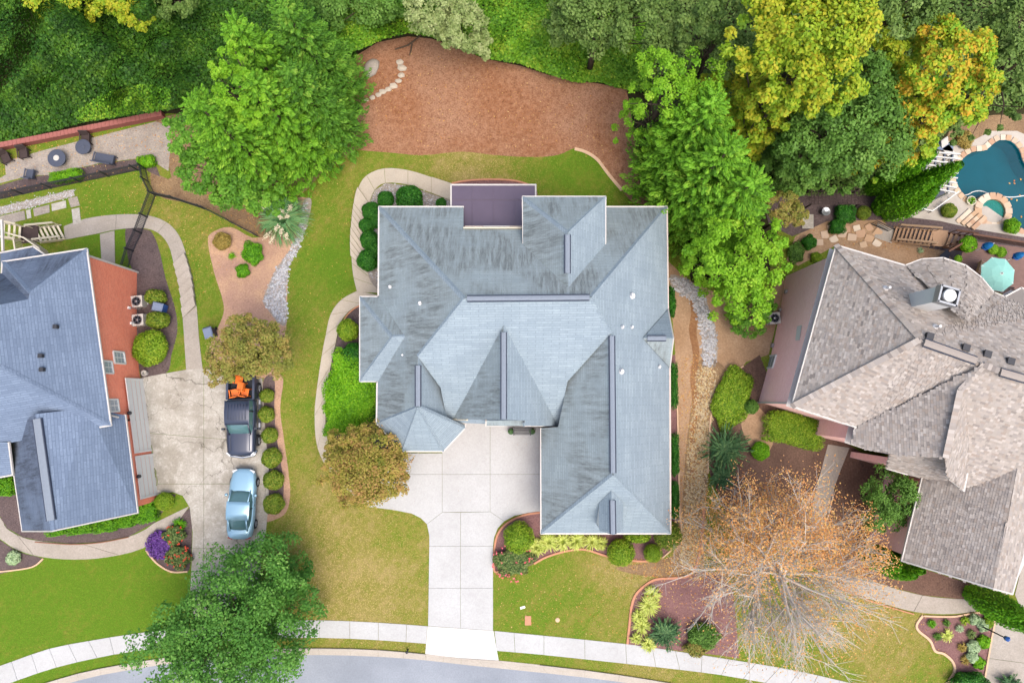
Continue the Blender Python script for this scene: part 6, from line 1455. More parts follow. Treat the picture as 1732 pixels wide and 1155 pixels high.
orange_chair('orange plastic chair on the left of the pickup bed behind the cab', .38, -1.45, .2, .76); orange_chair('orange plastic chair on the right of the pickup bed behind the cab', -.32, -1.5, -.15, .76); orange_chair('orange plastic chair lying across the others in the pickup bed', -.1, -1.85, 1.4, .95); orange_chair('orange plastic chair farthest back in the pickup bed under the tree', .1, -2.3, 3.0, .76)

# ------------------------------------------------------------------ bins, units, hoses by the left house
plain('unit_beige', A(206, 202, 194), .5); plain('bin_blue', A(44, 92, 170), .4, .4); plain('bin_grey', A(120, 134, 160), .5); plain('hose_green', A(132, 140, 84), .6)
def ac_unit(label, px, py, lab_group='air conditioners'):
    g = G(px, py); t = empty('air_conditioner', g, .1, label, 'air conditioner', lab_group)
    MB().box((0, 0, .4), (.8, .8, .72)).build('cabinet', MATS['unit_beige'], t, False, True); MB().box((0, 0, .02), (.95, .95, .06)).build('pad', MATS['concrete'], t, False, True)
    gr = MB().lathe((0, 0, .765), [(.34, 0), (.34, .03), (.28, .03), (.28, 0)], 20).build('fan_guard', MATS['steel'], t, False, True)
    for k in range(5): a = k * 2 * math.pi / 5; MB().bar((0, 0, .79), (.3 * math.cos(a), .3 * math.sin(a), .79), .12, .015).build('blade', MATS['dark_plastic'], gr, False, True)
    MB().lathe((0, 0, .78), [(.08, 0), (.08, .05), (.02, .06)], 10).build('hub', MATS['steel'], gr, False, True)
ac_unit('air conditioner by the left brick wall, upper one beside the blue bin', 240, 512); ac_unit('air conditioner by the left brick wall, lower one between bushes', 242, 543); ac_unit('air conditioner at the foot of the pink brick wall', 1304, 540)
for x0, y0_, x1, y1_, w in ((217, 521, 238, 522, 'upper'), (221, 547, 238, 550, 'lower')):
    p = on_wall(x0, y0_, W0, W1); mb = MB(); e = G(x1, y1_, .4); mb.tube([p + wn_ * .08, p.lerp(e, .5) + Vector((0, 0, -.5)), e], .025, 6); tag(mb.build('conduit', MATS['steel'], None), '%s grey conduit from the left brick wall to its air conditioner' % w, 'conduit', 'conduits'); mb = MB(); mb.box(p + wn_ * .06, (.12, .18, .22)); tag(mb.build('switch_box', MATS['white_paint'], None), '%s white switch box on the left brick wall' % w, 'switch box', 'switch boxes')
def bin_(label, px, py, rz, body, lid):
    g = G(px, py); t = empty('wheelie_bin', g, rz, label, 'bin'); b = [(-.25, -.28), (.25, -.28), (.25, .28), (-.25, .28)]; tp = [(-.3, -.36), (.3, -.36), (.3, .36), (-.3, .36)]
    MB().add([(x, y, .08) for x, y in b] + [(x, y, 1.0) for x, y in tp], [(0, 1, 2, 3), (0, 1, 5, 4), (1, 2, 6, 5), (2, 3, 7, 6), (3, 0, 4, 7)]).build('body', MATS[body], t, False, True)
    MB().add([(-.32, -.38, 1.0), (.32, -.38, 1.0), (.32, .38, 1.02), (-.32, .38, 1.02), (-.26, -.3, 1.09), (.26, -.3, 1.09), (.26, .3, 1.1), (-.26, .3, 1.1)], [(4, 5, 6, 7), (0, 1, 5, 4), (1, 2, 6, 5), (2, 3, 7, 6), (3, 0, 4, 7), (0, 1, 2, 3)]).build('lid', MATS[lid], t, False, True)
    for s in (-1, 1): MB().tube([(s * .26, .32, .12), (s * .33, .32, .12)], .12, 12).build('wheel', MATS['tyre'], t, False, True)
    MB().tube([(-.25, .42, 1.0), (.25, .42, 1.0)], .025, 6).build('handle', MATS['dark_plastic'], t, False, True)
bin_('blue wheelie bin with grey lid between the bushes by the left house', 278, 522, 1.35, 'bin_blue', 'bin_grey'); bin_('dark grey bin at the lawn edge beside the olive tree', 362, 565, .3, 'dark_plastic', 'bin_grey')
hp_ = catmull([(255, 752), (258, 762), (256, 775), (254, 785), (260, 795), (255, 805), (262, 815), (256, 822), (264, 800), (258, 790), (266, 812), (262, 826)], 6)
mb = MB(); mb.tube([G(x, y, .06) for x, y in hp_], .03, 5); tag(mb.build('garden_hose', MATS['hose_green'], None), 'tangled green hose in front of the left garage doors', 'hose')
mb = MB(); mb.lathe(G(247, 631), [(.18, 0), (.2, .3), (.16, .3), (.14, .05)], 14); tag(mb.build('plant_pot', MATS['unit_beige'], None), 'empty round pot at the upper corner of the left garage', 'pot')

# bench and planters by the centre house door
plain('planter_green', A(120, 168, 148), .6)
t = empty('garden_bench', G(883, 729), 0, 'dark metal bench between two green planters by the front door', 'bench')
for k in range(5): MB().box((0, -.2 + k * .1, .44), (1.15, .06, .03)).build('seat_slat', MATS['black_metal'], t, False, True)
for k in range(3): MB().box((0, .28, .55 + k * .14), (1.15, .03, .06)).build('back_slat', MATS['black_metal'], t, False, True)
for s in (-1, 1):
    for y in (-.22, .28): MB().box((s * .58, y, .3 if y < 0 else .45), (.06, .06, .6 if y < 0 else .9)).build('leg', MATS['black_metal'], t, False, True)
    MB().box((s * .58, .02, .62), (.07, .55, .04)).build('armrest', MATS['black_metal'], t, False, True)
for x, w in ((864, 'left'), (900, 'right')):
    g = G(x, 729); t = empty('planter', g, 0, 'green planter %s of the dark bench' % w, 'planter', 'planters beside the bench')
    MB().lathe((0, 0, 0), [(.14, 0), (.2, .35), (.22, .36), (.19, .37), (.18, .32)], 14).build('pot', MATS['planter_green'], t, False, True)
    n = 160; d = rdir(n); d[:, 2] = np.abs(d[:, 2]); o = link('plant', npmesh('plant', leaf_quads(d * .2 + np.array([0, 0, .4]), unit(d + rng.normal(size=(n, 3)) * .3), .1, .06), 4, rng.random(n)), t, MATS['juniper'], True)

# front lawn fittings
tag(MB().box(G(893, 1049, .02), (.42, .62, .05)).build('valve_cover', MATS['brick_edging'], None), 'rectangular terracotta valve cover in the front lawn', 'valve cover'); tag(MB().lathe(G(943, 1048, .0), [(.16, 0), (.15, .04), (.06, .05)], 12).build('sprinkler_head', MATS['pale_edging'], None), 'small round sprinkler patch in the front lawn', 'sprinkler')
tag(MB().box(G(884, 1027, .02), (.35, .16, .04), .3).build('valve_cover', MATS['white_paint'], None), 'small white valve lid in the front lawn', 'valve cover')
t = empty('yard_light', G(690, 1098), 0, 'dark post stub at the kerb left of the driveway', 'post'); MB().tube([(0, 0, 0), (0, 0, .5)], .06, 8).build('post', MATS['black_metal'], t, False, True); MB().lathe((0, 0, .5), [(.09, 0), (.09, .06), (.03, .1)], 8).build('cap', MATS['black_metal'], t, False, True)
# lamp post in the corner bed
g = G(1655, 1056); t = empty('lamp_post', g, 0, 'slim dark lamp post leaning over the right driveway edge', 'lamp post')
MB().tube([(0, 0, 0), (0, 0, 2.6)], [.06, .04], 8).build('post', MATS['black_metal'], t, False, True); MB().lathe((0, 0, 2.6), [(.06, 0), (.14, .06), (.17, .3), (.05, .42)], 8).build('lantern', MATS['bin_blue'], t, False, True); MB().lathe((0, 0, 0), [(.12, 0), (.12, .1), (.06, .16)], 8).build('base', MATS['black_metal'], t, False, True)
# ------------------------------------------------------------------ black picket fence of the left neighbour
def fence(label, pts, step=.13, hgt=1.25, gate=False):
    t = empty('picket_fence', G(*pts[0]), 0, label, 'fence', 'black fence runs')
    pm = unit_cube('picket', MATS['black_metal']); q = [G(*p) for p in pts]
    for a, b in zip(q, q[1:]):
        d = b - a; L = d.length; u = d.normalized(); s = Vector((-u.y, u.x, 0)).normalized(); Z = Vector((0, 0, 1)); ux = Vector((u.x, u.y, 0)).normalized()
        for z in (.15, hgt - .12, hgt - .3):
            piece('rail', pm, t, frame(a.lerp(b, .5) + Vector((0, 0, z)), u, s, u.cross(s), (L, .04, .05)))
        n = max(1, int(L / step))
        for i in range(n):
            p = a.lerp(b, (i + .5) / n); piece('picket', pm, t, frame(p + Vector((0, 0, hgt / 2)), ux, s, Z, (.03, .03, hgt)))
        for i in range(int(L / 2.2) + 1):
            p = a.lerp(b, min(1, i * 2.2 / L)); piece('post', pm, t, frame(p + Vector((0, 0, hgt / 2 + .05)), ux, s, Z, (.08, .08, hgt + .1)))
    return t
fence('long black picket fence between patio hedge and pebble strip', [(-10, 339), (247, 286)], .15)
fence('short black fence return at the patio corner', [(247, 286), (252, 308), (264, 331)])
fence('black picket fence along the leaf litter bank to the pampas grass', [(264, 331), (300, 339), (352, 356), (440, 402)], .14)
fence('black gate fence crossing the left curved walk', [(264, 331), (250, 368), (240, 395), (226, 425), (218, 452)], .12)
# brick retaining wall above the patio, brick by brick course on its top
plain('wall_brick', A(150, 92, 84), .9, .2, var=.25); plain('wall_cap', A(166, 106, 98), .9, .2, var=.25)
rw = empty('retaining_wall', G(130, 226), 0, 'low red brick retaining wall between patio and kudzu bank', 'wall')
L0 = [G(x, y) for x, y in catmull([(-20, 256), (80, 237), (180, 217), (280, 197)], 8)]
for i, (a, b) in enumerate(zip(L0, L0[1:])):
    d = (b - a); L = d.length; u = d.normalized(); s = Vector((-u.y, u.x, 0)).normalized()
    MB().bar(a + Vector((0, 0, .28)), b + Vector((0, 0, .28)), .34, .62).build('wall_section', MATS['wall_brick'], rw)
    k = max(1, int(L / .24))
    for j in range(k): piece('cap_brick', unit_cube('capbrick', MATS['wall_cap'], bevel=.04), rw, frame(a.lerp(b, (j + .5) / k) + Vector((0, 0, .62)), u, s, u.cross(s), (L / k - .015, .4, .09)))
# stepping stones
for i, q in enumerate(([(0, 366), (42, 356), (44, 372), (0, 382)], [(44, 356), (52, 354), (54, 369), (46, 371)], [(56, 353), (84, 346), (85, 360), (58, 367)], [(87, 345), (112, 339), (113, 352), (88, 358)], [(115, 336), (131, 332), (136, 348), (120, 352)], [(121, 354), (135, 351), (138, 378), (124, 381)])):
    t = slab('stepping_stone', q, MATS['old_concrete'] if i % 2 else MATS['gravel_bed'], None, top=.04, gap=.02); tag(t, '%s flagstone from the left frame edge on the path below the pebble strip' % ('first', 'second, narrow', 'third', 'fourth', 'fifth, corner', 'last, lower')[i], 'flagstone', 'flagstones by the left stair')
# patio furniture
def round_table(label, px, py, r, hub):
    g = G(px, py, .02); t = empty('fire_table' if hub else 'round_table', g, 0, label, 'table')
    MB().lathe((0, 0, 0), [(r * .55, 0), (r * .6, .1), (r * .55, .5), (r * .96, .52), (r, .55), (r, .6), (r * .95, .62)], 26).build('top', MATS['patio_slate'], t, False, True)
    MB().lathe((0, 0, .615), [(r * .32, 0), (r * .32, .03), (r * .26, .04)], 18).build('burner_lid' if hub else 'tray', MATS['unit_beige' if hub else 'patio_slate'], t, False, True)
plain('patio_slate', A(78, 84, 100), .6, .3, var=.2); plain('wicker', A(74, 62, 60), .8, .2, var=.25)
round_table('larger round dark fire table with pale centre on the patio', 104, 272, .68, True); round_table('smaller round dark table on the patio', 148, 253, .58, False)
def patio_chair(label, px, py, rz, s=1.0, wide=1.0, matk='wicker'):
    g = G(px, py, .02); t = empty('patio_chair' if wide < 1.5 else 'patio_sofa', g, rz, label, 'chair' if wide < 1.5 else 'sofa', 'patio seats'); w = .34 * wide
    MB().box((0, 0, .36), (w * 2, .66, .14)).build('seat', MATS[matk], t, False, True)
    MB().add([(-w, .3, .36), (w, .3, .36), (w, .44, .9), (-w, .44, .9), (-w, .38, .36), (w, .38, .36), (w, .52, .9), (-w, .52, .9)], [(0, 1, 2, 3), (4, 5, 6, 7), (0, 1, 5, 4), (1, 2, 6, 5), (2, 3, 7, 6), (3, 0, 4, 7)]).build('backrest', MATS[matk], t, False, True)
    for sx in (-1, 1):
        MB().box((sx * w, .02, .58), (.08, .7, .05)).build('armrest', MATS[matk], t, False, True)
        for y in (-.28, .3): MB().box((sx * w, y, .28), (.05, .05, .56)).build('leg', MATS[matk], t, False, True)
patio_chair('dark wicker chair by the retaining wall, nearer the fire table', 46, 263, .2); patio_chair('dark wicker chair at the left end of the patio', 16, 271, .5); patio_chair('dark chair between small table and retaining wall', 150, 239, 0); patio_chair('dark sofa along the patio hedge', 182, 271, 2.95, 1, 2.2, 'patio_slate'); patio_chair('small dark chair below the fire table', 57, 297, 3.0, 1, .9, 'patio_slate')
# ------------------------------------------------------------------ left white stair
def stair(label, a, b, width, n, z0, z1, tread_m, rail_m, side, parent=None, name='staircase', rail=True):
    """a,b: Vector foot and head; treads each a part"""
    t = parent or empty(name, a, 0, label, 'staircase'); d = Vector((b.x - a.x, b.y - a.y, 0)); L = d.length; u = d.normalized(); s = Vector((-u.y, u.x, 0)); Z = Vector((0, 0, 1)); st = unit_cube('tread_' + tread_m, MATS[tread_m])
    for i in range(n):
        f = (i + .5) / n; c = Vector((a.x, a.y, 0)) + u * L * f + Z * (z0 + (z1 - z0) * (i + 1) / n); piece('tread', st, t, frame(c, u, s, Z, (L / n * .8, width, .05)))
    for sg in (-1, 1):
        o = s * sg * (width / 2 + .04); p0 = Vector((a.x, a.y, z0)) + o; p1 = Vector((b.x, b.y, z1)) + o
        MB().bar(p0 - Z * .05, p1 - Z * .05, .06, .28).build('stringer', MATS[rail_m], t)
        if rail:
            r = MB().bar(p0 + Z * .95, p1 + Z * .95, .14, .06).build('handrail', MATS[rail_m], t)
            k = max(2, int(L / .35))
            for i in range(k + 1): q = p0.lerp(p1, i / k); MB().bar(q, q + Z * .93, .05, .05).build('baluster', MATS[rail_m], r)
    return t
g = G(110, 392); hz = h(g.y)
ls = empty('staircase', g, 0, 'cream wooden stair with railings at the back of the left house', 'staircase')
stair('', G(108, 393), P(62, 398, hz + 1.5), 1.1, 6, hz, hz + 1.5, 'cream_paint', 'cream_paint', 1, ls)
pl = MB().box(P(50, 396, hz + 1.5), (1.3, 1.3, .08), .1).build('landing', MATS['wicker'], ls)
stair('', P(40, 396, hz + 1.5), P(4, 390, hz + 2.6), 1.0, 4, hz + 1.5, hz + 2.6, 'cream_paint', 'cream_paint', 1, ls)
for a, b in (((4, 392), (40, 402)), ((40, 402), (66, 420)), ((22, 400), (26, 425)), ((66, 420), (72, 434))):
    p0, p1 = P(a[0], a[1], hz + 2.4), P(b[0], b[1], hz + 2.4); r = MB().bar(p0, p1, .1, .08).build('rail', MATS['cream_paint'], ls)
    for i in range(8): q = p0.lerp(p1, (i + .5) / 8); MB().bar(q, q - Vector((0, 0, .9)), .05, .05).build('baluster', MATS['cream_paint'], r)
MB().bar(P(3, 372, 3.8), P(5, 425, 3.8), .14, .14).build('corner_board', MATS['gutter_white'], ls)
# ------------------------------------------------------------------ pool
def pool():
    deck = [(1598, 236), (1622, 247), (1650, 236), (1676, 222), (1720, 222), (1760, 240), (1860, 290), (1860, 440), (1735, 402), (1650, 388), (1590, 374), (1540, 368), (1500, 374), (1488, 362), (1512, 340), (1546, 306), (1576, 262)]
    sheet('pool_deck', deck, .022, MATS['deck_concrete'], holes=[POOL]); NOGRASS.append(deck)
    w = [G(*p) for p in POOL]; zf = h(w[0].y); n = len(w)
    t = empty('swimming_pool', w[0], 0, 'curved teal swimming pool with tan stone coping at right edge', 'swimming pool')
    vv = [(p.x, p.y, zf + .02) for p in w] + [(p.x, p.y, zf - 1.4) for p in w]; ff = [(i, (i + 1) % n, n + (i + 1) % n, n + i) for i in range(n)]
    ff += [tuple(n + i for i in tr) for tr in tessellate_polygon([[Vector((p.x, p.y, 0)) for p in w]])]
    pym('shell', vv, ff, MATS['pool_plaster'], t)
    pym('water', [(p.x, p.y, zf - .12) for p in w], tessellate_polygon([[Vector((p.x, p.y, 0)) for p in w]]), MATS['pool_water'], t)
    SPA = P(1680, 357, zf + .4)
    # coping stones one by one round the edge
    ms = [unit_cube('stone_%d' % k, MATS['flagstone'], k / 7, .06) for k in range(8)]
    per = [w[i] for i in range(n)] + [w[0]]; acc = 0; i = 0; pos = 0
    seg = [(per[i + 1] - per[i]).length for i in range(n)]; tot = sum(seg); k = int(tot / .42); cum = np.concatenate([[0], np.cumsum(seg)])
    for j in range(k):
        s0 = tot * (j + .5) / k; i = int(np.searchsorted(cum, s0) - 1); f = (s0 - cum[i]) / seg[i]; p = per[i].lerp(per[i + 1], f); d = (per[i + 1] - per[i]); d.z = 0; d.normalize(); nn = Vector((-d.y, d.x, 0))
        if (Vector((p.x, p.y)) - SPA.xy).length < 1.5: continue
        if inpoly(np.array([p.x + nn.x * .1]), np.array([p.y + nn.y * .1]), [(q.x, q.y) for q in w])[0]: nn = -nn
        piece('coping_stone', ms[random.randrange(8)], t, frame(Vector((p.x, p.y, h(p.y) + .05)) + nn * .17, d, nn, d.cross(nn), (tot / k - .03, .42, .08)))
    # spa
    c = P(1680, 357, zf + .4); sp = empty('spa', (c.x, c.y, zf), 0, 'round raised hot tub with tan stone rim at the pool edge', 'hot tub')
    ro, rw_ = 1.4, .9
    MB().lathe((0, 0, 0), [(ro, -.9), (ro, .38), (rw_ + .02, .38), (rw_, -.1), (.05, -.25)], 26).build('basin', MATS['spa_wall'], sp, False, True)
    m = MB().lathe((0, 0, .26), [(rw_ - .005, -.02), (rw_ - .005, 0), (.02, 0.002)], 26).build('water', MATS['spa_water'], sp, False, True)
    for j in range(16):
        a = 2 * math.pi * j / 16; d = Vector((-math.sin(a), math.cos(a), 0)); nn = Vector((math.cos(a), math.sin(a), 0)); piece('rim_stone', ms[random.randrange(8)], sp, frame(Vector((c.x, c.y, zf + .42)) + nn * 1.15, d, nn, Vector((0, 0, 1)), (.44, .52, .09)))
    # stone steps to the spa
    e = empty('stone_steps', G(1650, 375), 0, 'short flight of tan stone steps beside the hot tub', 'steps')
    for j in range(4):
        a0, b0 = (1624 + j * 9, 372 - j * 1.5), (1642 + j * 7, 362 + j * 3)
        for q in range(4): f = (q + .5) / 4; p = G(1618 + j * 8 + f * 22, 376 + j * 4 - f * 20); piece('step_stone', ms[random.randrange(8)], e, frame(p + Vector((0, 0, .06 + .05 * j)), Vector((.75, .66, 0)), Vector((-.66, .75, 0)), Vector((0, 0, 1)), (.36, .32, .12)))
    mb = MB(); mb.tube([Vector((q.x, q.y, zf - .09)) for q in [G(*p) for p in catmull([(1628, 330), (1640, 328), (1650, 323), (1662, 322), (1676, 326), (1700, 331), (1718, 332), (1740, 329)], 5)]], .035, 5); tag(mb.build('pool_hose', MATS['white_paint'], None), 'white hose floating across the pool', 'hose')
    px, py = scatter(POOL, 40); d = np.array([ray(a, b) for a, b in zip(px, py)]); p = d * ((zf - .1 - HC) / d[:, 2])[:, None]; p[:, 2] = zf - .1; k = (px > 1700) & (py > 290); p = p[k | (rng.random(len(p)) < .08)]; m_ = len(p)
    o = link('fallen_leaves', npmesh('fallen_leaves', leaf_quads(p, np.tile([0, 0, 1.], (m_, 1)), .2, .14), 4, rng.random(m_)), None, MATS['fallen_leaves']); tag(o, 'fallen leaves floating on the pool water', 'fallen leaves', None, 'stuff')
grain('deck_concrete', A(206, 198, 186), A(190, 182, 170), .8, 20, A(164, 156, 146), bump=.1, fmix=.5)
plain('pool_plaster', A(30, 140, 160, 1.4), .8, .2, var=.3, scale=.8); plain('spa_wall', A(190, 160, 130), .9, .2, var=.2)
def water(name, col, tr):
    t = NT(name); f = t.noise(t.pos(), 3.0, 3); b = t.n('ShaderNodeBump'); b.inputs['Strength'].default_value = .25; b.inputs['Distance'].default_value = .05; t.l(f, b.inputs['Height'])
    g = t.n('ShaderNodeBsdfGlossy'); g.inputs['Roughness'].default_value = .03; t.l(b.outputs[0], g.inputs['Normal']); tp = t.n('ShaderNodeBsdfTransparent'); tp.inputs[0].default_value = tr; df = t.n('ShaderNodeBsdfDiffuse'); df.inputs[0].default_value = col
    m1 = t.n('ShaderNodeMixShader'); m1.inputs[0].default_value = .45; t.l(tp.outputs[0], m1.inputs[1]); t.l(df.outputs[0], m1.inputs[2]); fr = t.n('ShaderNodeFresnel'); fr.inputs[0].default_value = 1.33; t.l(b.outputs[0], fr.inputs['Normal'])
    m2 = t.n('ShaderNodeMixShader'); t.l(fr.outputs[0], m2.inputs[0]); t.l(m1.outputs[0], m2.inputs[1]); t.l(g.outputs[0], m2.inputs[2]); t.l(m2.outputs[0], t.out.inputs[0]); MATS[name] = t.m
water('pool_water', A(6, 92, 106), (.22, .72, .74, 1)); water('spa_water', A(60, 160, 150), (.5, .9, .85, 1))
pool()
# pergola
def pergola():
    c = [P(1566, 270, -.4), P(1612, 262, -.4), P(1606, 326, -.4), P(1556, 318, -.4)]; t = empty('pergola', G(1590, 300), 0, 'white slatted pergola between pool and slim arborvitae', 'pergola')
    c = [P(x, y, -.4) for x, y in ((1569, 259), (1613, 262), (1605, 326), (1556, 316))]
    for p in c: MB().bar(Vector((p.x, p.y, h(p.y))), p, .14, .14).build('post', MATS['white_paint'], t)
    for k in range(9):
        f = k / 8; a, b = c[0].lerp(c[3], f), c[1].lerp(c[2], f); d = (b - a).normalized(); MB().bar(a - d * .35 + Vector((0, 0, .2)), b + d * .35 + Vector((0, 0, .2)), .07, .16).build('slat', MATS['white_paint'], t)
    for f in (.05, .35, .65, .95):
        a, b = c[0].lerp(c[1], f), c[3].lerp(c[2], f); MB().bar(a, b, .09, .2).build('beam', MATS['pergola_blue'], t)
plain('pergola_blue', A(108, 118, 140), .6)
pergola()
def lounger(label, px, py, rz, matk='unit_beige'):
    t = empty('lounge_chair', G(px, py, .03), rz, label, 'lounge chair', 'lounge chairs by the pool')
    MB().box((0, -.2, .32), (.62, 1.2, .08)).build('seat', MATS[matk], t, False, True); MB().add([(-.31, .4, .32), (.31, .4, .32), (.31, .95, .78), (-.31, .95, .78), (-.31, .44, .26), (.31, .44, .26), (.31, 1.0, .74), (-.31, 1.0, .74)], [(0, 1, 2, 3), (4, 5, 6, 7), (0, 1, 5, 4), (1, 2, 6, 5), (2, 3, 7, 6), (3, 0, 4, 7)]).build('backrest', MATS[matk], t, False, True)
    for sx in (-1, 1):
        for y in (-.7, .35): MB().box((sx * .26, y, .15), (.05, .05, .3)).build('leg', MATS['steel'], t, False, True)
lounger('dark sling lounge chair at the lower end of the pergola', 1577, 334, 2.0, 'patio_slate'); lounger('blue lounge chair at the upper end of the pergola', 1590, 250, 1.4, 'bin_grey'); lounger('white lounge chair beside the pergola rafters', 1600, 258, .6)
mb = MB(); q = [G(1531, 346, .5), G(1577, 357, .5), G(1622, 324, .5)]
t = empty('white_rail', G(1577, 357), 0, 'low white rail around the lower pergola terrace', 'rail')
for a, b in zip(q, q[1:]):
    MB().bar(a, b, .07, .07).build('rail', MATS['white_paint'], t)
    for k in range(5): p = a.lerp(b, k / 4); MB().bar(p, Vector((p.x, p.y, h(p.y))), .05, .05).build('post', MATS['white_paint'], t)
tag(sheet('drain_channel', [(1527, 343), (1532, 339), (1568, 352), (1562, 357)], .03, MATS['bin_grey']), kind='structure')
tag(MB().lathe(G(1640, 341, .02), [(.3, 0), (.34, .25), (.36, .26), (.3, .27), (.26, .2)], 16).build('plant_pot', MATS['gold_pot'] if 'gold_pot' in MATS else MATS['cream_paint'], None), 'round cream pot with green plant at the pool coping', 'pot')
tuft('green plant in the cream pot by the pool', 1639, 341, 8, 'vivid_hedge', 60, .5, name='potted_plant')
# metal gate of the terrace
t = empty('metal_gate', G(1490, 378), 0, 'black barred gate at the top of the wooden stair', 'gate'); a, b = G(1484, 374, 1.0), G(1512, 386, 1.0)
MB().bar(a, b, .05, .05).build('top_rail', MATS['black_metal'], t); MB().bar(a - Vector((0, 0, .85)), b - Vector((0, 0, .85)), .05, .05).build('bottom_rail', MATS['black_metal'], t)
for k in range(9): p = a.lerp(b, k / 8); MB().bar(p, p - Vector((0, 0, .95)), .035, .035).build('bar', MATS['black_metal'], t)
# wooden stair and deck of the right house
plain('wood_tread', A(172, 140, 112), .8, .2, var=.2); plain('wood_rail', A(200, 168, 138), .7, .2, var=.15); plain('wood_dark', A(112, 82, 68), .8, .2, var=.25); plain('deck_plank', A(134, 108, 100), .85, .2, var=.25, scale=3)
z0 = h(G(1512, 396).y); z1 = z0 + 1.9
ws = empty('staircase', G(1512, 396), 0, 'brown wooden stair with landing climbing to the right deck', 'staircase')
stair('', P(1509, 397, z0), P(1577, 403, z1), 1.05, 10, z0, z1, 'wood_tread', 'wood_rail', 1, ws)
MB().box(P(1590, 403, z1), (1.1, 1.2, .08), -.1).build('landing', MATS['wood_tread'], ws)
stair('', P(1600, 406, z1), P(1636, 412, z1 + .8), 1.0, 4, z1, z1 + .8, 'wood_tread', 'wood_dark', 1, ws)
zd = z1 + .9
dk = empty('timber_deck', G(1680, 440), 0, 'weathered timber deck beside the umbrella at right edge', 'deck')
D = [P(x, y, zd) for x, y in ((1632, 405), (1760, 422), (1770, 500), (1660, 475), (1622, 450))]
u = (D[1] - D[0]); u.z = 0; u.normalize(); s = Vector((-u.y, u.x, 0)); o0 = D[0]
poly2 = [((p - o0).dot(u), (p - o0).dot(s)) for p in D]; y0_, y1_ = min(p[1] for p in poly2), max(p[1] for p in poly2); y = y0_; pm = unit_cube('plank', MATS['deck_plank'])
while y < y1_:
    xs = []
    for (ax, ay), (bx, by) in zip(poly2, poly2[1:] + poly2[:1]):
        if (ay > y + .07) != (by > y + .07): xs.append(ax + (bx - ax) * (y + .07 - ay) / (by - ay))
    if len(xs) >= 2: piece('plank', pm, dk, frame(o0 + u * ((min(xs) + max(xs)) / 2) + s * (y + .07), u, s, Vector((0, 0, 1)), (max(xs) - min(xs), .135, .04)))
    y += .145
for p in D: MB().bar(Vector((p.x, p.y, h(p.y))), p - Vector((0, 0, .03)), .14, .14).build('post', MATS['wood_dark'], dk)
ra, rb = P(1646, 396, zd + 1.0), P(1760, 414, zd + 1.0); MB().bar(ra, rb, .12, .06).build('handrail', MATS['wood_dark'], dk)
for k in range(26): p = ra.lerp(rb, (k + .5) / 26); MB().bar(p, p - Vector((0, 0, .98)), .05, .05).build('baluster', MATS['wood_dark'], dk)
for a, b in (((1632, 412), (1640, 402)), ((1605, 425), (1632, 409))): MB().bar(P(a[0], a[1], zd + .6), P(b[0], b[1], zd + .6), .12, .1).build('rail', MATS['wood_dark'], dk)
# umbrella
plain('canvas_teal', A(156, 218, 206), .8, .2, var=.05); plain('canvas_blue', A(22, 108, 172), .7, .2, var=.2)
c = P(1692, 463, zd + 2.4); um = empty('patio_umbrella', (c.x, c.y, zd), .25, 'open pale teal octagonal umbrella on the right deck', 'umbrella'); R = 31 * mpp(zd + 2.2)
for k in range(8):
    a0, a1 = k * math.pi / 4, (k + 1) * math.pi / 4; rim = [(R * math.cos(a0), R * math.sin(a0), 2.1), (R * math.cos(a1), R * math.sin(a1), 2.1)]; md = (R * .9 * math.cos((a0 + a1) / 2), R * .9 * math.sin((a0 + a1) / 2), 2.12); q = [(x * .5, y * .5, 2.4) for x, y, z in rim]
    MB().add([(0, 0, 2.58), q[0], q[1], rim[0], md, rim[1]], [(0, 1, 2), (1, 3, 4), (1, 4, 2), (2, 4, 5)]).build('canopy_panel', MATS['canvas_teal'], um, False, True)
    MB().bar((0, 0, 2.575), rim[0], .03, .03).build('rib', MATS['white_paint'], um, False, True)
MB().tube([(0, 0, 0), (0, 0, 2.65)], .03, 8).build('pole', MATS['steel'], um, False, True); MB().lathe((0, 0, 2.58), [(.06, 0), (.05, .05), (.01, .12)], 8).build('finial', MATS['white_paint'], um, False, True)
def folded(label, a, b, z):
    pa, pb = P(a[0], a[1], z), P(b[0], b[1], z + .9); t = empty('folded_umbrella', (pa.x, pa.y, pa.z), 0, label, 'umbrella', 'folded blue umbrellas'); d = (pb - pa)
    mb = MB(); prof = [.06, .2, .26, .2, .05]; pts = [pa + d * (k / 4) for k in range(5)]; mb.tube(pts, prof, 8); mb.build('canopy', MATS['canvas_blue'], t)
    MB().tube([pa - d * .5, pb + d * .08], .03, 6).build('pole', MATS['white_paint'], t); MB().tube([pa + d * .3, pa + d * .34], .27, 8).build('strap', MATS['bin_blue'], t)
folded('folded blue umbrella nearer the stair on the deck edge', (1660, 420), (1680, 412), zd + .8); folded('folded blue umbrella at the right frame edge beyond the open one', (1712, 437), (1733, 428), zd + .8)
for x, y, r, w in ((1638, 413, 13, 'large lime round plant at the deck corner'), (1683, 421, 8, 'lime plant between the folded umbrellas, left'), (1696, 426, 8, 'lime plant between the folded umbrellas, right'), (1624, 437, 6, 'tiny lime plant beside the deck rail')):
    t = shrub(w, x, y, r, 'vivid_hedge' if r > 10 else 'lime_leaf', hgt=.6 * r / 10, cat='plant', name='potted_plant'); p = P(x, y, zd + .5); t.location = (p.x, p.y, zd + .1)
patio_chair('tan cushioned chair left of the open umbrella', 1655, 450, 1.2, 1, 1.1, 'wood_rail'); [o for o in COL.objects if o.get('label') == 'tan cushioned chair left of the open umbrella'][0].location = P(1656, 456, zd + .03)
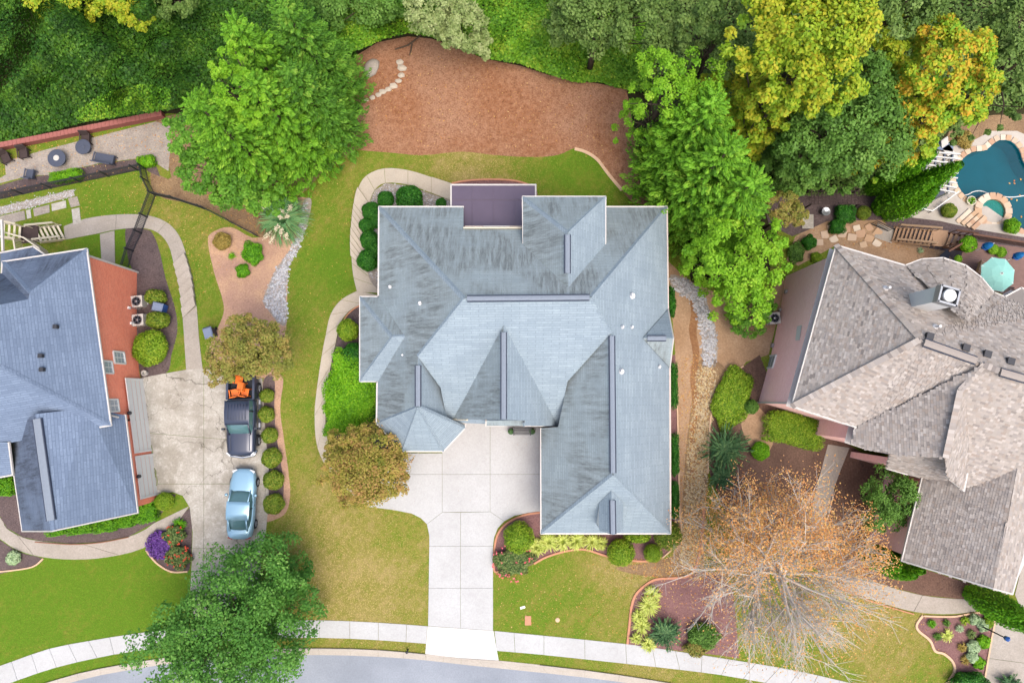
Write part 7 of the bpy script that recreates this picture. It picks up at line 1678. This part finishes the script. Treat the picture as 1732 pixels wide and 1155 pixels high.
mb = MB(); mb.add([P(1590, 432, z0 + .6), P(1602, 422, z0 + .8), P(1608, 428, z0 + .6), P(1604, 440, z0 + .5), P(1588, 438, z0 + .5)], [(0, 1, 2, 3, 4)]); mb.add([P(1590, 432, z0 + .5), P(1602, 422, z0 + .7), P(1608, 428, z0 + .5), P(1604, 440, z0 + .4), P(1588, 438, z0 + .4)], [(0, 1, 2, 3, 4)])
tag(mb.build('tarpaulin', MATS['patio_slate'], None), 'dark blue cover slung under the deck rail', 'cover')
tuft('small blue flowering plant beside the pink house turret', 1555, 424, 6, 'grey_green', 50, .3, name='garden_plant')
# flagstones of the rock garden
ms = [unit_cube('stone_%d' % k, MATS['flagstone'], k / 7, .06) for k in range(8)]
rp_ = empty('flagstone_path', G(1430, 395), 0, None, None); tag(rp_, kind='structure')
for x, y, s_ in ((1395, 398, .5), (1410, 405, .45), (1425, 396, .5), (1441, 402, .5), (1456, 396, .55), (1470, 404, .5), (1484, 394, .5), (1432, 388, .4), (1449, 386, .4), (1470, 385, .42), (1405, 386, .4), (1386, 410, .42), (1483, 412, .45), (1460, 414, .4)):
    a = random.random() * 3; piece('flagstone', ms[random.randrange(8)], rp_, frame(G(x, y, .03), Vector((math.cos(a), math.sin(a), 0)), Vector((-math.sin(a), math.cos(a), 0)), Vector((0, 0, 1)), (s_ * 1.3, s_ * 1.1, .07)))
tl = tag(empty('terrace'), kind='structure'); slab('slab', [(1484, 377), (1512, 388), (1508, 412), (1478, 402)], MATS['grey_walk'], tl, top=.04)
st = empty('garden_steps', G(1365, 380), 0, 'small timber-edged steps left of the rock garden', 'steps')
for k in range(4): piece('step', unit_cube('gstep', MATS['old_concrete']), st, frame(G(1366, 366 + k * 6, .05 + .04 * (3 - k)), Vector((1, 0, 0)), Vector((0, 1, 0)), Vector((0, 0, 1)), (.85, .26, .12)))
t = empty('lattice_deck', G(1410, 335), 0, 'dark lattice panel structure above the rock garden', 'lattice')
for k in range(14): MB().bar(P(1372 + k * 6.2, 318, -1.6), P(1372 + k * 6.2, 346, -1.6), .05, .03).build('lattice_bar', MATS['wicker'], t)
for k in range(6): MB().bar(P(1372, 318 + k * 5.5, -1.56), P(1455, 318 + k * 5.5, -1.56), .05, .03).build('lattice_bar', MATS['wicker'], t)
for x, y in ((1373, 319), (1454, 319), (1454, 345), (1373, 345)): p = P(x, y, -1.6); MB().bar(Vector((p.x, p.y, h(p.y))), p, .1, .1).build('post', MATS['wicker'], t)
tag(MB().lathe(G(1392, 361, .02), [(.2, 0), (.16, .3), (.3, .5), (.32, .55), (.26, .54), (.05, .48)], 14).build('bird_bath', MATS['steel'], None), 'small round pale bird bath above the rock garden', 'bird bath')
